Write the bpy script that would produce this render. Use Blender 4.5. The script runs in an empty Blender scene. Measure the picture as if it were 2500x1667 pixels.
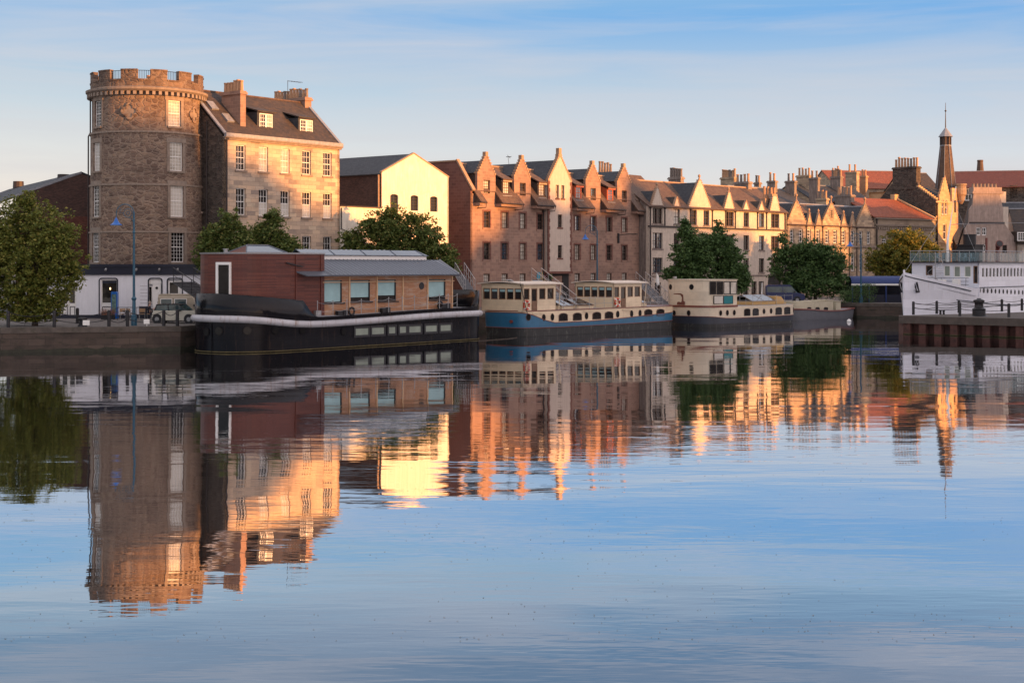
import bpy, math, random
import numpy as np
from mathutils import Vector, Matrix
from mathutils.geometry import tessellate_polygon
R = math.radians
random.seed(7)
SC = bpy.context.scene
COL = SC.collection
# ---------------------------------------------------------------- camera
FPX, HY, CZ = 3472.0, 650.0, 5.8       # focal length in photo pixels, horizon row, eye height above the water
cam = bpy.data.cameras.new('camera'); camo = bpy.data.objects.new('camera', cam); COL.objects.link(camo)
camo.location = (0, 0, CZ); camo.rotation_euler = (R(90), 0, 0)
cam.sensor_width = 36; cam.lens = FPX/2500*36; cam.shift_y = -(833.5-HY)/2500
cam.clip_end = 6000; cam.clip_start = .5
SC.camera = camo
# ---------------------------------------------------------------- light
SUN_TH, SUN_EL = 30.0, 4.0             # sun: degrees round from +X towards the camera, degrees up
sdir = Vector((math.cos(R(SUN_TH))*math.cos(R(SUN_EL)), -math.sin(R(SUN_TH))*math.cos(R(SUN_EL)), math.sin(R(SUN_EL))))
sun = bpy.data.lights.new('sun', 'SUN'); sun.energy = 5.0; sun.angle = R(0.65); sun.color = (1, .41, .10)
suno = bpy.data.objects.new('sun', sun); COL.objects.link(suno)
suno.rotation_euler = sdir.to_track_quat('Z', 'Y').to_euler(); suno.location = (120, -60, 60)
SC.view_settings.view_transform = 'Standard'; SC.view_settings.look = 'None'
SC.view_settings.gamma = 1; SC.view_settings.exposure = 1.0
world = bpy.data.worlds.new("World"); SC.world = world; world.use_nodes = True
def build_world():
    nt = world.node_tree; nt.nodes.clear(); n = nt.nodes.new; l = nt.links.new
    out = n('ShaderNodeOutputWorld'); bg = n('ShaderNodeBackground'); bg.inputs[1].default_value = 0.15
    sky = n('ShaderNodeTexSky'); sky.sky_type = 'NISHITA'; sky.sun_disc = False
    sky.sun_elevation = R(SUN_EL); sky.sun_rotation = math.atan2(sdir.x, sdir.y)
    sky.altitude = 0; sky.air_density = 1.0; sky.dust_density = 1.2; sky.ozone_density = 2.0
    tc = n('ShaderNodeTexCoord'); sep = n('ShaderNodeSeparateXYZ'); l(tc.outputs['Generated'], sep.inputs[0])
    # evening air: colour by height above the horizon (the sky's own colour, laid over the physical sky)
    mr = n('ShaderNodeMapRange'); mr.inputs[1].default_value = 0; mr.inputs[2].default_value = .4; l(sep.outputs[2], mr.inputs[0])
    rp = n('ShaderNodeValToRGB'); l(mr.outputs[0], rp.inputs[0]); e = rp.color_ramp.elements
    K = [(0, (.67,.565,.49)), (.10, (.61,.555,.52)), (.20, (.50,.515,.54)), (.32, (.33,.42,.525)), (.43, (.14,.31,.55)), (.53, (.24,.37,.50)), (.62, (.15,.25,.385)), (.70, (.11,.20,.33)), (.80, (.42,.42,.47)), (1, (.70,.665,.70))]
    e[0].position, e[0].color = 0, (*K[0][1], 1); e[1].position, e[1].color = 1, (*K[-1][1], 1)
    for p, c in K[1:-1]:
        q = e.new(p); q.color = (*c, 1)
    # a warmer, paler sky towards the left, deeper blue to the right
    mx = n('ShaderNodeMapRange'); mx.inputs[1].default_value = -.4; mx.inputs[2].default_value = .5; l(sep.outputs[0], mx.inputs[0])
    tint = n('ShaderNodeMix'); tint.data_type = 'RGBA'; l(mx.outputs[0], tint.inputs[0])
    tint.inputs[6].default_value = (1.06, 1.03, .98, 1); tint.inputs[7].default_value = (.90, .95, 1.02, 1)
    mul = n('ShaderNodeMix'); mul.data_type = 'RGBA'; mul.blend_type = 'MULTIPLY'; mul.inputs[0].default_value = 1
    l(rp.outputs[0], mul.inputs[6]); l(tint.outputs[2], mul.inputs[7])
    # thin streaked cirrus
    mp = n('ShaderNodeMapping'); l(tc.outputs['Generated'], mp.inputs[0]); mp.inputs['Scale'].default_value = (2.2, 2.2, 26); mp.inputs['Rotation'].default_value = (0, R(3.5), 0)
    nz = n('ShaderNodeTexNoise'); l(mp.outputs[0], nz.inputs['Vector']); nz.inputs['Scale'].default_value = 1.5; nz.inputs['Detail'].default_value = 7; nz.inputs['Roughness'].default_value = .55; nz.inputs['Distortion'].default_value = .6
    cr = n('ShaderNodeValToRGB'); l(nz.outputs[0], cr.inputs[0]); cr.color_ramp.elements[0].position = .40; cr.color_ramp.elements[1].position = .74
    cm = n('ShaderNodeMath'); cm.operation = 'MULTIPLY'; cm.inputs[1].default_value = .65; l(cr.outputs[0], cm.inputs[0])
    cl = n('ShaderNodeMix'); cl.data_type = 'RGBA'; l(cm.outputs[0], cl.inputs[0]); l(mul.outputs[2], cl.inputs[6]); cl.inputs[7].default_value = (.47, .45, .48, 1)
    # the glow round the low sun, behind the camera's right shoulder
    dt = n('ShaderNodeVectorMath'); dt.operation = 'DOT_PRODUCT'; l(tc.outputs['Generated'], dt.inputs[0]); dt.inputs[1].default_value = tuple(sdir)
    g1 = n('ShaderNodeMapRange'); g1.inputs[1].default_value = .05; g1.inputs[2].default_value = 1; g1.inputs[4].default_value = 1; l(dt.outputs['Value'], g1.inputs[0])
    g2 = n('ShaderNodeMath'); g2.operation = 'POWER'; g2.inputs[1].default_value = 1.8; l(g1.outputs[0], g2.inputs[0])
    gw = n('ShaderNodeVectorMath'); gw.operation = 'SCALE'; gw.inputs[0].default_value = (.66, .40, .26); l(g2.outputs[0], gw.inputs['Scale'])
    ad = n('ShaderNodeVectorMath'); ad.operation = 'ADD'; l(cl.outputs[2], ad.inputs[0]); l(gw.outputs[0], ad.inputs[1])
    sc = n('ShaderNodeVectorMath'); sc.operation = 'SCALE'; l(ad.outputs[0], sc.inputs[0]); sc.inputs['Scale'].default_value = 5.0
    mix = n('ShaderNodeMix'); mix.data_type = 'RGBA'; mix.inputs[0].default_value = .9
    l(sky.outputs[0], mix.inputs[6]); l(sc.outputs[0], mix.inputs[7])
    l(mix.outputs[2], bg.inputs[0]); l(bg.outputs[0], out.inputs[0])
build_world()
# ---------------------------------------------------------------- frames
def W(px, py, d): return ((px-1250)*d/FPX, d, CZ-(py-HY)*d/FPX)
class Fr:
    """Vertical plane frame: origin on the ground, u along the facade, w inward (away from the water)."""
    def __init__(s, ox, oy, ang): s.ox, s.oy, s.ang = ox, oy, ang; s.t = (math.cos(ang), math.sin(ang)); s.n = (-s.t[1], s.t[0])
    @staticmethod
    def px(pl, dl, pr, dr):
        a, b = W(pl, 0, dl), W(pr, 0, dr); f = Fr(a[0], a[1], math.atan2(b[1]-a[1], b[0]-a[0])); f.len = math.hypot(b[0]-a[0], b[1]-a[1]); return f
    def u(s, px, w=0):
        k = (px-1250)/FPX; return (k*(s.oy+w*s.n[1])-(s.ox+w*s.n[0]))/(s.t[0]-k*s.t[1])
    def w(s, px, u=0):
        k = (px-1250)/FPX; return (k*(s.oy+u*s.t[1])-(s.ox+u*s.t[0]))/(s.n[0]-k*s.n[1])
    def d(s, u, w=0): return s.oy+u*s.t[1]+w*s.n[1]
    def z(s, px, py, w=0): return CZ-(py-HY)*s.d(s.u(px, w), w)/FPX
    def zu(s, u, py, w=0): return CZ-(py-HY)*s.d(u, w)/FPX
    def sub(s, u, w, rot=0): return Fr(s.ox+u*s.t[0]+w*s.n[0], s.oy+u*s.t[1]+w*s.n[1], s.ang+rot)
GZ = 1.65
# ---------------------------------------------------------------- objects
ZB = {}
def _props(o, label, cat, group, kind):
    if label: o['label'] = label
    if cat: o['category'] = cat
    if group: o['group'] = group
    if kind: o['kind'] = kind
def thing(name, label, cat, loc=(0, 0, GZ), rot=0, group=None):
    o = bpy.data.objects.new(name, None); o.empty_display_size = .3; COL.objects.link(o)
    o.location = loc; o.rotation_euler = (0, 0, rot); _props(o, label, cat, group, None); ZB[o.name] = loc[2]; return o
def fthing(name, label, cat, f, group=None, z=GZ): return thing(name, label, cat, (f.ox, f.oy, z), f.ang, group)
class MB:
    def __init__(s): s.v, s.f, s.uvf, s.sm, s.M = [], [], None, False, None
    def V(s, p):
        s.v.append(tuple(s.M @ Vector(p)) if s.M else tuple(p)); return len(s.v)-1
    def face(s, pts): s.f.append([s.V(p) for p in pts]); return s
    def box(s, x0, x1, y0, y1, z0, z1):
        a = [s.V(p) for p in ((x0,y0,z0),(x1,y0,z0),(x1,y1,z0),(x0,y1,z0),(x0,y0,z1),(x1,y0,z1),(x1,y1,z1),(x0,y1,z1))]
        for q in ((0,3,2,1),(4,5,6,7),(0,1,5,4),(1,2,6,5),(2,3,7,6),(3,0,4,7)): s.f.append([a[i] for i in q])
        return s
    def obox(s, c, sx, sy, sz, rz=0, ry=0, rx=0):
        m = s.M; s.M = (m or Matrix()) @ Matrix.Translation(c) @ Matrix.Rotation(rz, 4, 'Z') @ Matrix.Rotation(ry, 4, 'Y') @ Matrix.Rotation(rx, 4, 'X')
        s.box(-sx/2, sx/2, -sy/2, sy/2, -sz/2, sz/2); s.M = m; return s
    def prism(s, pts, d, caps=True):
        """closed polygon pts (3-D, planar) extruded by vector d"""
        d = Vector(d); a = [s.V(p) for p in pts]; b = [s.V(tuple(Vector(p)+d)) for p in pts]; n = len(pts)
        for i in range(n): j = (i+1) % n; s.f.append([a[i], a[j], b[j], b[i]])
        if caps:
            tri = tessellate_polygon([[Vector(p) for p in pts]])
            for t in tri: s.f.append([a[i] for i in t]); s.f.append([b[i] for i in reversed(t)])
        return s
    def slab(s, q, t):
        """quad/polygon q thickened by t along its normal"""
        v = [Vector(p) for p in q]; n = (v[1]-v[0]).cross(v[2]-v[1]).normalized(); return s.prism([tuple(x) for x in v], n*t)
    def wall(s, outline, holes=(), o=(0, 0), dx=(1, 0), dn=(0, 1), t=.25, edge=True):
        """flat wall: outline and holes in (a, z); a runs along dx from o, thickness t along dn (inward)"""
        loops = [list(outline)]+[list(h) for h in holes]
        P = lambda a, z, k: (o[0]+a*dx[0]+k*dn[0], o[1]+a*dx[1]+k*dn[1], z)
        flat = [p for lp in loops for p in lp]
        idx = [s.V(P(a, z, 0)) for a, z in flat]
        for tr in tessellate_polygon([[Vector((a, z, 0)) for a, z in lp] for lp in loops]):
            s.f.append([idx[i] for i in tr])
        if edge:
            bk = [s.V(P(a, z, t)) for a, z in flat]; k = 0
            for lp in loops:
                m = len(lp)
                for i in range(m): j = (i+1) % m; s.f.append([idx[k+i], idx[k+j], bk[k+j], bk[k+i]])
                k += m
        return s
    def cyl(s, c, r0, r1, z0, z1, n=16, cap=True, a0=0.0):
        A = [s.V((c[0]+r0*math.cos(a0+2*math.pi*i/n), c[1]+r0*math.sin(a0+2*math.pi*i/n), z0)) for i in range(n)]
        B = [s.V((c[0]+r1*math.cos(a0+2*math.pi*i/n), c[1]+r1*math.sin(a0+2*math.pi*i/n), z1)) for i in range(n)]
        for i in range(n): j = (i+1) % n; s.f.append([A[i], A[j], B[j], B[i]])
        if cap: s.f.append(A[::-1]); s.f.append(B)
        return s
    def lathe(s, c, prof, n=16):
        rings = [[s.V((c[0]+r*math.cos(2*math.pi*i/n), c[1]+r*math.sin(2*math.pi*i/n), c[2]+z)) for i in range(n)] for r, z in prof]
        for a, b in zip(rings, rings[1:]):
            for i in range(n): j = (i+1) % n; s.f.append([a[i], a[j], b[j], b[i]])
        s.f.append(rings[0][::-1]); s.f.append(rings[-1]); return s
    def tube(s, pts, r, n=6, closed=False):
        P = [Vector(p) for p in pts]; m = len(P); rings = []
        rr = r if isinstance(r, (list, tuple)) else [r]*m
        for i, p in enumerate(P):
            a = P[i-1] if (i or closed) else p; b = P[(i+1) % m] if (i < m-1 or closed) else p
            t = (b-a).normalized(); up = Vector((0, 0, 1)) if abs(t.z) < .95 else Vector((1, 0, 0))
            e = t.cross(up).normalized(); g = t.cross(e)
            rings.append([s.V(tuple(p+(e*math.cos(2*math.pi*k/n)+g*math.sin(2*math.pi*k/n))*rr[i])) for k in range(n)])
        for i in range(m-1 if not closed else m):
            a, b = rings[i], rings[(i+1) % m]
            for k in range(n): q = (k+1) % n; s.f.append([a[k], a[q], b[q], b[k]])
        if not closed: s.f.append(rings[0][::-1]); s.f.append(rings[-1])
        return s
    def weld(s):
        key, new, mp = {}, [], []
        for v in s.v:
            k = (round(v[0], 3), round(v[1], 3), round(v[2], 3))
            if k not in key: key[k] = len(new); new.append(v)
            mp.append(key[k])
        F = []
        for f in s.f:
            g = []
            for i in f:
                j = mp[i]
                if not g or g[-1] != j: g.append(j)
            if len(g) > 1 and g[0] == g[-1]: g.pop()
            if len(set(g)) == len(g) and len(g) > 2: F.append(g)
        s.v, s.f = new, F
    def build(s, name, mat, parent=None, label=None, cat=None, group=None, kind=None, smooth=False, uv=None):
        me = bpy.data.meshes.new(name); zb = 0
        if smooth: s.weld()
        if parent is not None: zb = ZB.get(parent.name, 0)
        V = [(x, y, z-zb) for x, y, z in s.v]
        me.from_pydata(V, [], s.f); me.materials.append(mat)
        # fix normals consistently outward where possible
        uvl = me.uv_layers.new(name='UV')
        co = np.array(s.v, dtype=float) if s.v else np.zeros((0, 3))
        data = np.zeros(len(me.loops)*2)
        for p in me.polygons:
            ls = list(p.loop_indices); vi = [me.loops[i].vertex_index for i in ls]
            if uv:
                for i, v in zip(ls, vi): data[2*i], data[2*i+1] = uv(co[v], p)
            else:
                n = p.normal
                if abs(n.z) > .97:
                    for i, v in zip(ls, vi): data[2*i], data[2*i+1] = co[v][0], co[v][1]
                else:
                    L = math.hypot(n.x, n.y); t = (-n.y/L, n.x/L) if abs(n.x) <= abs(n.y)*1.0001 or True else (0, 1)
                    if abs(t[0]) >= abs(t[1]):
                        if t[0] < 0: t = (-t[0], -t[1])
                    elif t[1] < 0: t = (-t[0], -t[1])
                    k = 1/max(.05, L)
                    for i, v in zip(ls, vi):
                        c = co[v]; data[2*i] = c[0]*t[0]+c[1]*t[1]; data[2*i+1] = c[2]*k if L > .6 else c[2]*k
        uvl.data.foreach_set('uv', data)
        if smooth: me.polygons.foreach_set('use_smooth', [True]*len(me.polygons))
        o = bpy.data.objects.new(name, me); COL.objects.link(o)
        if parent is not None: o.parent = parent; ZB[o.name] = zb
        _props(o, label, cat, group, kind); return o
# ---------------------------------------------------------------- materials
class NT:
    def __init__(s, name):
        s.m = bpy.data.materials.new(name); s.m.use_nodes = True; s.t = s.m.node_tree; s.b = s.t.nodes['Principled BSDF']
        s.out = s.t.nodes['Material Output']
    def n(s, ty, _in=None, **k):
        x = s.t.nodes.new(ty)
        for a, b in k.items(): setattr(x, a, b)
        for a, b in (_in or {}).items():
            if isinstance(b, bpy.types.NodeSocket): s.t.links.new(b, x.inputs[a])
            else: x.inputs[a].default_value = b
        return x
    def l(s, a, b): s.t.links.new(a, b)
    def ramp(s, fac, stops, interp='LINEAR'):
        x = s.n('ShaderNodeValToRGB', {0: fac}); e = x.color_ramp.elements; x.color_ramp.interpolation = interp
        e[0].position, e[0].color = stops[0][0], c4(stops[0][1]); e[1].position, e[1].color = stops[-1][0], c4(stops[-1][1])
        for p, c in stops[1:-1]: q = e.new(p); q.color = c4(c)
        return x.outputs[0]
    def mix(s, f, a, b, mode='MIX'):
        x = s.n('ShaderNodeMix', data_type='RGBA', blend_type=mode)
        for i, v in ((0, f), (6, a), (7, b)):
            if isinstance(v, bpy.types.NodeSocket): s.l(v, x.inputs[i])
            else: x.inputs[i].default_value = c4(v) if i else v
        return x.outputs[2]
    def math(s, op, a, b=0.0):
        x = s.n('ShaderNodeMath', operation=op)
        for i, v in ((0, a), (1, b)):
            if isinstance(v, bpy.types.NodeSocket): s.l(v, x.inputs[i])
            else: x.inputs[i].default_value = v
        return x.outputs[0]
    def uv(s): return s.n('ShaderNodeTexCoord').outputs['UV']
    def noise(s, vec, scale, det=4, rough=.6, mp=None, dist=0):
        if mp: vec = s.n('ShaderNodeMapping', {0: vec, 'Scale': mp}).outputs[0]
        return s.n('ShaderNodeTexNoise', {'Vector': vec, 'Scale': scale, 'Detail': det, 'Roughness': rough, 'Distortion': dist}).outputs[0]
    def bump(s, h, st=.3, dist=.03):
        x = s.n('ShaderNodeBump', {'Strength': st, 'Distance': dist, 'Height': h}); s.l(x.outputs[0], s.b.inputs['Normal'])
    def set(s, col=None, rough=.8, metal=0, spec=.5):
        if isinstance(col, bpy.types.NodeSocket): s.l(col, s.b.inputs['Base Color'])
        elif col: s.b.inputs['Base Color'].default_value = c4(col)
        if isinstance(rough, bpy.types.NodeSocket): s.l(rough, s.b.inputs['Roughness'])
        else: s.b.inputs['Roughness'].default_value = rough
        s.b.inputs['Metallic'].default_value = metal; s.b.inputs['Specular IOR Level'].default_value = spec; return s.m
def c4(c):
    if isinstance(c, (int, float)): return (c, c, c, 1)
    return (*c, 1) if len(c) == 3 else c
def masonry(name, bw, bh, cols, mortar, ms=.012, wob=.0, stain=.5, rough=.9, bump=.5, soot=None):
    t = NT(name); uv = t.uv()
    vec = uv
    if wob:
        nz = t.n('ShaderNodeTexNoise', {'Vector': uv, 'Scale': 1.7/bw*.6, 'Detail': 3}).outputs['Color']
        sub = t.n('ShaderNodeVectorMath', {0: nz, 1: (.5, .5, .5)}, operation='SUBTRACT').outputs[0]
        scl = t.n('ShaderNodeVectorMath', {0: sub, 'Scale': wob}, operation='SCALE').outputs[0]
        vec = t.n('ShaderNodeVectorMath', {0: uv, 1: scl}, operation='ADD').outputs[0]
    br = t.n('ShaderNodeTexBrick', {'Vector': vec, 'Color1': (0, 0, 0, 1), 'Color2': (1, 1, 1, 1), 'Mortar': (.5, .5, .5, 1), 'Scale': 1, 'Mortar Size': ms, 'Mortar Smooth': .3, 'Brick Width': bw, 'Row Height': bh})
    n1 = t.noise(uv, .45, 5); n2 = t.noise(uv, 6, 5, .7)
    key = t.math('ADD', t.math('MULTIPLY', br.outputs[0], .75), t.math('MULTIPLY', n2, .25))
    c = t.ramp(key, [(i/(len(cols)-1)*.8+.1, k) for i, k in enumerate(cols)])
    c = t.mix(br.outputs[1], c, mortar)
    sh = t.ramp(n1, [(.3, (1-stain*.55,)*3), (.5, (1, 1, 1)), (.72, (1+stain*.12, 1+stain*.08, 1))])
    c = t.mix(1, c, sh, 'MULTIPLY')
    if soot:
        s2 = t.ramp(t.noise(uv, 1.1, 5, .7, (.6, 1.6, 1)), [(.52, 0), (.68, 1)]); c = t.mix(t.math('MULTIPLY', s2, soot[0]), c, soot[1])
    h = t.math('SUBTRACT', t.math('MULTIPLY', n2, .6), br.outputs[1]); t.bump(h, bump, .03)
    return t.set(c, rough)
def plain(name, col, rough=.6, metal=0, var=.15, sc=3, bump=0, streak=0, spec=.5, dirt=None):
    t = NT(name); uv = t.uv(); nz = t.noise(uv, sc, 5, .65)
    lo = tuple(x*(1-var) for x in col); hi = tuple(min(1, x*(1+var)) for x in col)
    c = t.ramp(nz, [(.3, lo), (.7, hi)])
    if streak:
        st = t.ramp(t.noise(uv, 1.0, 5, .7, (5, .5, 1)), [(.45, (1-streak,)*3), (.62, (1, 1, 1))]); c = t.mix(1, c, st, 'MULTIPLY')
    if dirt:
        dd = t.ramp(t.noise(uv, dirt[2] if len(dirt) > 2 else .8, 6, .75), [(.50, 0), (.66, 1)]); c = t.mix(t.math('MULTIPLY', dd, dirt[0]), c, dirt[1])
    if bump: t.bump(t.noise(uv, sc*4, 4), bump, .02)
    return t.set(c, rough, metal, spec)
M = {}
def rubblemat(name, cols, mortar, sx=1.9, sy=3.4, bump=1.0, soot=(.5, (.09,.065,.055))):
    t = NT(name); uv = t.uv(); nz = t.n('ShaderNodeTexNoise', {'Vector': uv, 'Scale': 2.2, 'Detail': 3}).outputs['Color']
    sub = t.n('ShaderNodeVectorMath', {0: nz, 1: (.5, .5, .5)}, operation='SUBTRACT').outputs[0]; scl = t.n('ShaderNodeVectorMath', {0: sub, 'Scale': .17}, operation='SCALE').outputs[0]
    vec = t.n('ShaderNodeVectorMath', {0: uv, 1: scl}, operation='ADD').outputs[0]; vec = t.n('ShaderNodeMapping', {0: vec, 'Scale': (sx, sy, 1)}).outputs[0]
    vo = t.n('ShaderNodeTexVoronoi', {'Vector': vec, 'Scale': 1.0, 'Randomness': .8}); ed = t.n('ShaderNodeTexVoronoi', {'Vector': vec, 'Scale': 1.0, 'Randomness': .8}, feature='DISTANCE_TO_EDGE').outputs[0]
    rnd = t.n('ShaderNodeSeparateColor', {0: vo.outputs['Color']}).outputs[0]; n1 = t.noise(uv, .35, 5, .65); n2 = t.noise(uv, 7, 5, .7)
    key = t.math('ADD', t.math('MULTIPLY', rnd, .6), t.math('MULTIPLY', n2, .4)); c = t.ramp(key, [(i/(len(cols)-1)*.8+.1, k) for i, k in enumerate(cols)])
    m = t.ramp(ed, [(.03, 1), (.10, 0)]); c = t.mix(t.math('MULTIPLY', m, .9), c, mortar)
    c = t.mix(1, c, t.ramp(n1, [(.32, (.62,.60,.60)), (.5, (1,1,1)), (.7, (1.12,1.06,1.0))]), 'MULTIPLY')
    c = t.mix(t.math('MULTIPLY', t.ramp(t.noise(uv, .8, 6, .75, (.8, 1.4, 1)), [(.54, 0), (.68, 1)]), soot[0]), c, soot[1])
    t.bump(t.math('ADD', t.math('MULTIPLY', t.ramp(ed, [(0, 0), (.16, 1)]), 1.0), t.math('MULTIPLY', n2, .5)), bump, .05); return t.set(c, .95)
M['rubble'] = rubblemat('rubble_stone', [(.09,.06,.048), (.145,.098,.078), (.185,.128,.10), (.225,.16,.12), (.29,.21,.15)], (.27,.205,.16))
M['ashlar'] = masonry('sandstone_blocks', .95, .36, [(.25,.20,.17), (.42,.32,.24), (.50,.385,.29), (.56,.40,.28), (.56,.45,.33)], (.26,.20,.16), .012, .02, .55, .85, .35, (.55, (.19,.17,.155)))
M['ashlar_trim'] = plain('sandstone_trim', (.24,.19,.155), .85, 0, .25, 2.5, .2)
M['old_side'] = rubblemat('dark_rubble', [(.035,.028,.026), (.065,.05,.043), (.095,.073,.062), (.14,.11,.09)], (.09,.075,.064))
M['brick'] = masonry('dark_brick', .225, .075, [(.05,.028,.025), (.085,.045,.037), (.12,.06,.048)], (.035,.028,.026), .008, 0, .5, .9, .4)
M['brick_red'] = masonry('red_brick', .225, .075, [(.10,.03,.022), (.14,.045,.03), (.17,.06,.04)], (.07,.04,.035), .008, 0, .5, .9, .4)
M['cream_wall'] = plain('cream_paint_wall', (.76,.70,.60), .8, 0, .07, 1.5, .3, .16, dirt=(.4, (.5,.42,.32), .6))
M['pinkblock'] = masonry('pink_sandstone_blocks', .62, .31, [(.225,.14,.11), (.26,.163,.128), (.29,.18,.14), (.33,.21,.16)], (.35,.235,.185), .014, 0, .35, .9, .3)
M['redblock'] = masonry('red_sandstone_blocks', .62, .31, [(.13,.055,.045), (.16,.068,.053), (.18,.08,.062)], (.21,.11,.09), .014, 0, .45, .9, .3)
M['stepstone'] = masonry('pale_sandstone_dressings', .5, .3, [(.32,.21,.14), (.38,.25,.17), (.42,.29,.2)], (.32,.21,.15), .01, 0, .4, .9, .3)
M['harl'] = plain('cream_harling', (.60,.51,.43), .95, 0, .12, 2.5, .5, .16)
M['harl_tower'] = plain('pale_harling', (.57,.47,.40), .95, 0, .08, 2.5, .5, .12)
M['harl_brown'] = plain('brown_grey_harling', (.38,.29,.25), .95, 0, .15, 2, .5, .22)
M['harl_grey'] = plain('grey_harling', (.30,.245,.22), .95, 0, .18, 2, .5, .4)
M['stone_mix'] = masonry('mixed_sandstone', .7, .3, [(.24,.18,.14), (.36,.27,.19), (.45,.34,.235), (.52,.39,.27)], (.30,.23,.17), .014, .02, .5, .9, .4, (.4, (.15,.125,.11)))
M['stone_hall'] = masonry('hall_sandstone', 1.1, .38, [(.26,.20,.15), (.30,.235,.175), (.34,.265,.2)], (.2,.155,.12), .01, 0, .5, .9, .25)
M['stone_gold'] = masonry('golden_sandstone', .8, .34, [(.45,.28,.16), (.52,.33,.19), (.57,.38,.22)], (.36,.24,.14), .01, 0, .3, .9, .25)
M['rubble_dark'] = rubblemat('parapet_rubble', [(.07,.047,.038), (.11,.075,.06), (.14,.096,.075), (.18,.125,.095), (.22,.16,.115)], (.19,.145,.115))  # darker version of the tower rubble, used on the parapet
def roofmat(name, cols, rh=.22, bw=.28, moss=None, bump=.6, rough=.75):
    t = NT(name); uv = t.uv()
    br = t.n('ShaderNodeTexBrick', {'Vector': uv, 'Color1': (0,0,0,1), 'Color2': (1,1,1,1), 'Mortar': (0,0,0,1), 'Scale': 1, 'Mortar Size': .012, 'Brick Width': bw, 'Row Height': rh})
    n1 = t.noise(uv, .6, 5, .7); n2 = t.noise(uv, 7, 4)
    key = t.math('ADD', t.math('MULTIPLY', br.outputs[0], .6), t.math('MULTIPLY', n1, .4))
    c = t.ramp(key, [(i/(len(cols)-1)*.8+.1, k) for i, k in enumerate(cols)])
    if moss: c = t.mix(t.math('MULTIPLY', t.ramp(t.noise(uv, 1.3, 6, .75), [(.48, 0), (.62, 1)]), moss[0]), c, moss[1])
    t.bump(t.math('SUBTRACT', t.math('MULTIPLY', n2, .4), br.outputs[1]), bump, .03); return t.set(c, rough)
M['slate'] = roofmat('slate', [(.026,.022,.023), (.045,.035,.033), (.065,.048,.043)], .2, .28, (.4, (.10,.06,.03)))
M['slate_blue'] = roofmat('blue_slate', [(.022,.026,.036), (.035,.04,.052), (.055,.06,.07)], .2, .3)
M['tile_brown'] = roofmat('brown_tile', [(.065,.038,.03), (.10,.06,.045), (.14,.088,.062)], .25, .2, (.5, (.17,.115,.07)))
M['tile_red'] = roofmat('red_tile', [(.18,.045,.022), (.25,.065,.03), (.31,.09,.042)], .3, .22, (.35, (.13,.05,.03)))
M['tile_red_shaded'] = roofmat('shaded_red_tile', [(.09,.02,.015), (.12,.03,.02), (.15,.04,.028)], .3, .22, (.35, (.07,.03,.022)))  # red tile with the far-right roof's shade darkened into its colours
M['lead'] = plain('lead_sheet', (.26,.27,.30), .55, .3, .25, 3)
M['white_frame'] = plain('white_paint', (.78,.77,.75), .45, 0, .04, 4)
M['brown_frame'] = plain('brown_paint', (.065,.035,.027), .5, 0, .15, 4)
M['orange_frame'] = plain('rust_paint', (.42,.10,.045), .5, 0, .12, 4)
def glassmat(name, col, rough=.04, ior=1.7, var=.3):
    t = NT(name); nz = t.noise(t.uv(), 1.3, 3); lo = tuple(x*(1-var) for x in col); hi = tuple(x*(1+var) for x in col)
    t.b.inputs['IOR'].default_value = ior
    w = t.n('ShaderNodeTexNoise', {'Vector': t.uv(), 'Scale': 2.2, 'Detail': 1}).outputs[0]; t.bump(w, .08, .03)
    return t.set(t.ramp(nz, [(.35, lo), (.65, hi)]), rough)
M['glass'] = glassmat('window_glass', (.022,.02,.02), ior=1.5)
M['car_glass'] = glassmat('car_glass', (.05,.085,.095), .05, 1.6)
M['glass_dark'] = glassmat('dark_port_glass', (.012,.012,.013), .15, 1.3)
M['glass_curtain'] = glassmat('curtained_glass', (.42,.39,.34), .12, 1.5, .25)
M['glass_blind'] = glassmat('blinds_behind_glass', (.55,.52,.47), .15, 1.5, .05)
M['glass_teal'] = glassmat('pale_blue_screen', (.30,.47,.50), .2, 1.5, .08)
M['glass_sky'] = glassmat('sloping_glass', (.03,.06,.10), .05, 3.2, .1)
M['glass_green'] = glassmat('greenish_glass', (.24,.28,.24), .2, 1.5, .1)
M['pot'] = plain('chimney_clay', (.45,.26,.15), .8, 0, .25, 3)
M['pot_grey'] = plain('grey_chimney_clay', (.2,.16,.14), .8, 0, .25, 3)
M['iron'] = plain('black_iron', (.022,.022,.026), .5, .3, .2, 4)
M['pipe'] = plain('cast_iron_pipe', (.035,.026,.026), .6, 0, .2, 4)
M['steel'] = plain('galvanised_steel', (.35,.35,.36), .45, .6, .2, 5)
M['lamp_blue'] = plain('blue_lamp_paint', (.02,.085,.14), .35, 0, .15, 4)
M['shade_blue'] = plain('bright_blue_enamel', (.01,.11,.42), .3, 0, .1, 4)
M['white_wall'] = plain('white_painted_render', (.74,.75,.80), .7, 0, .04, 1.5, .1, .06)
M['navy'] = plain('navy_paint', (.012,.014,.03), .4, 0, .2, 4)
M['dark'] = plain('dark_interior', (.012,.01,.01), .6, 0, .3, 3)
M['bark'] = plain('bark', (.06,.045,.035), .95, 0, .4, 6, .6)
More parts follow.
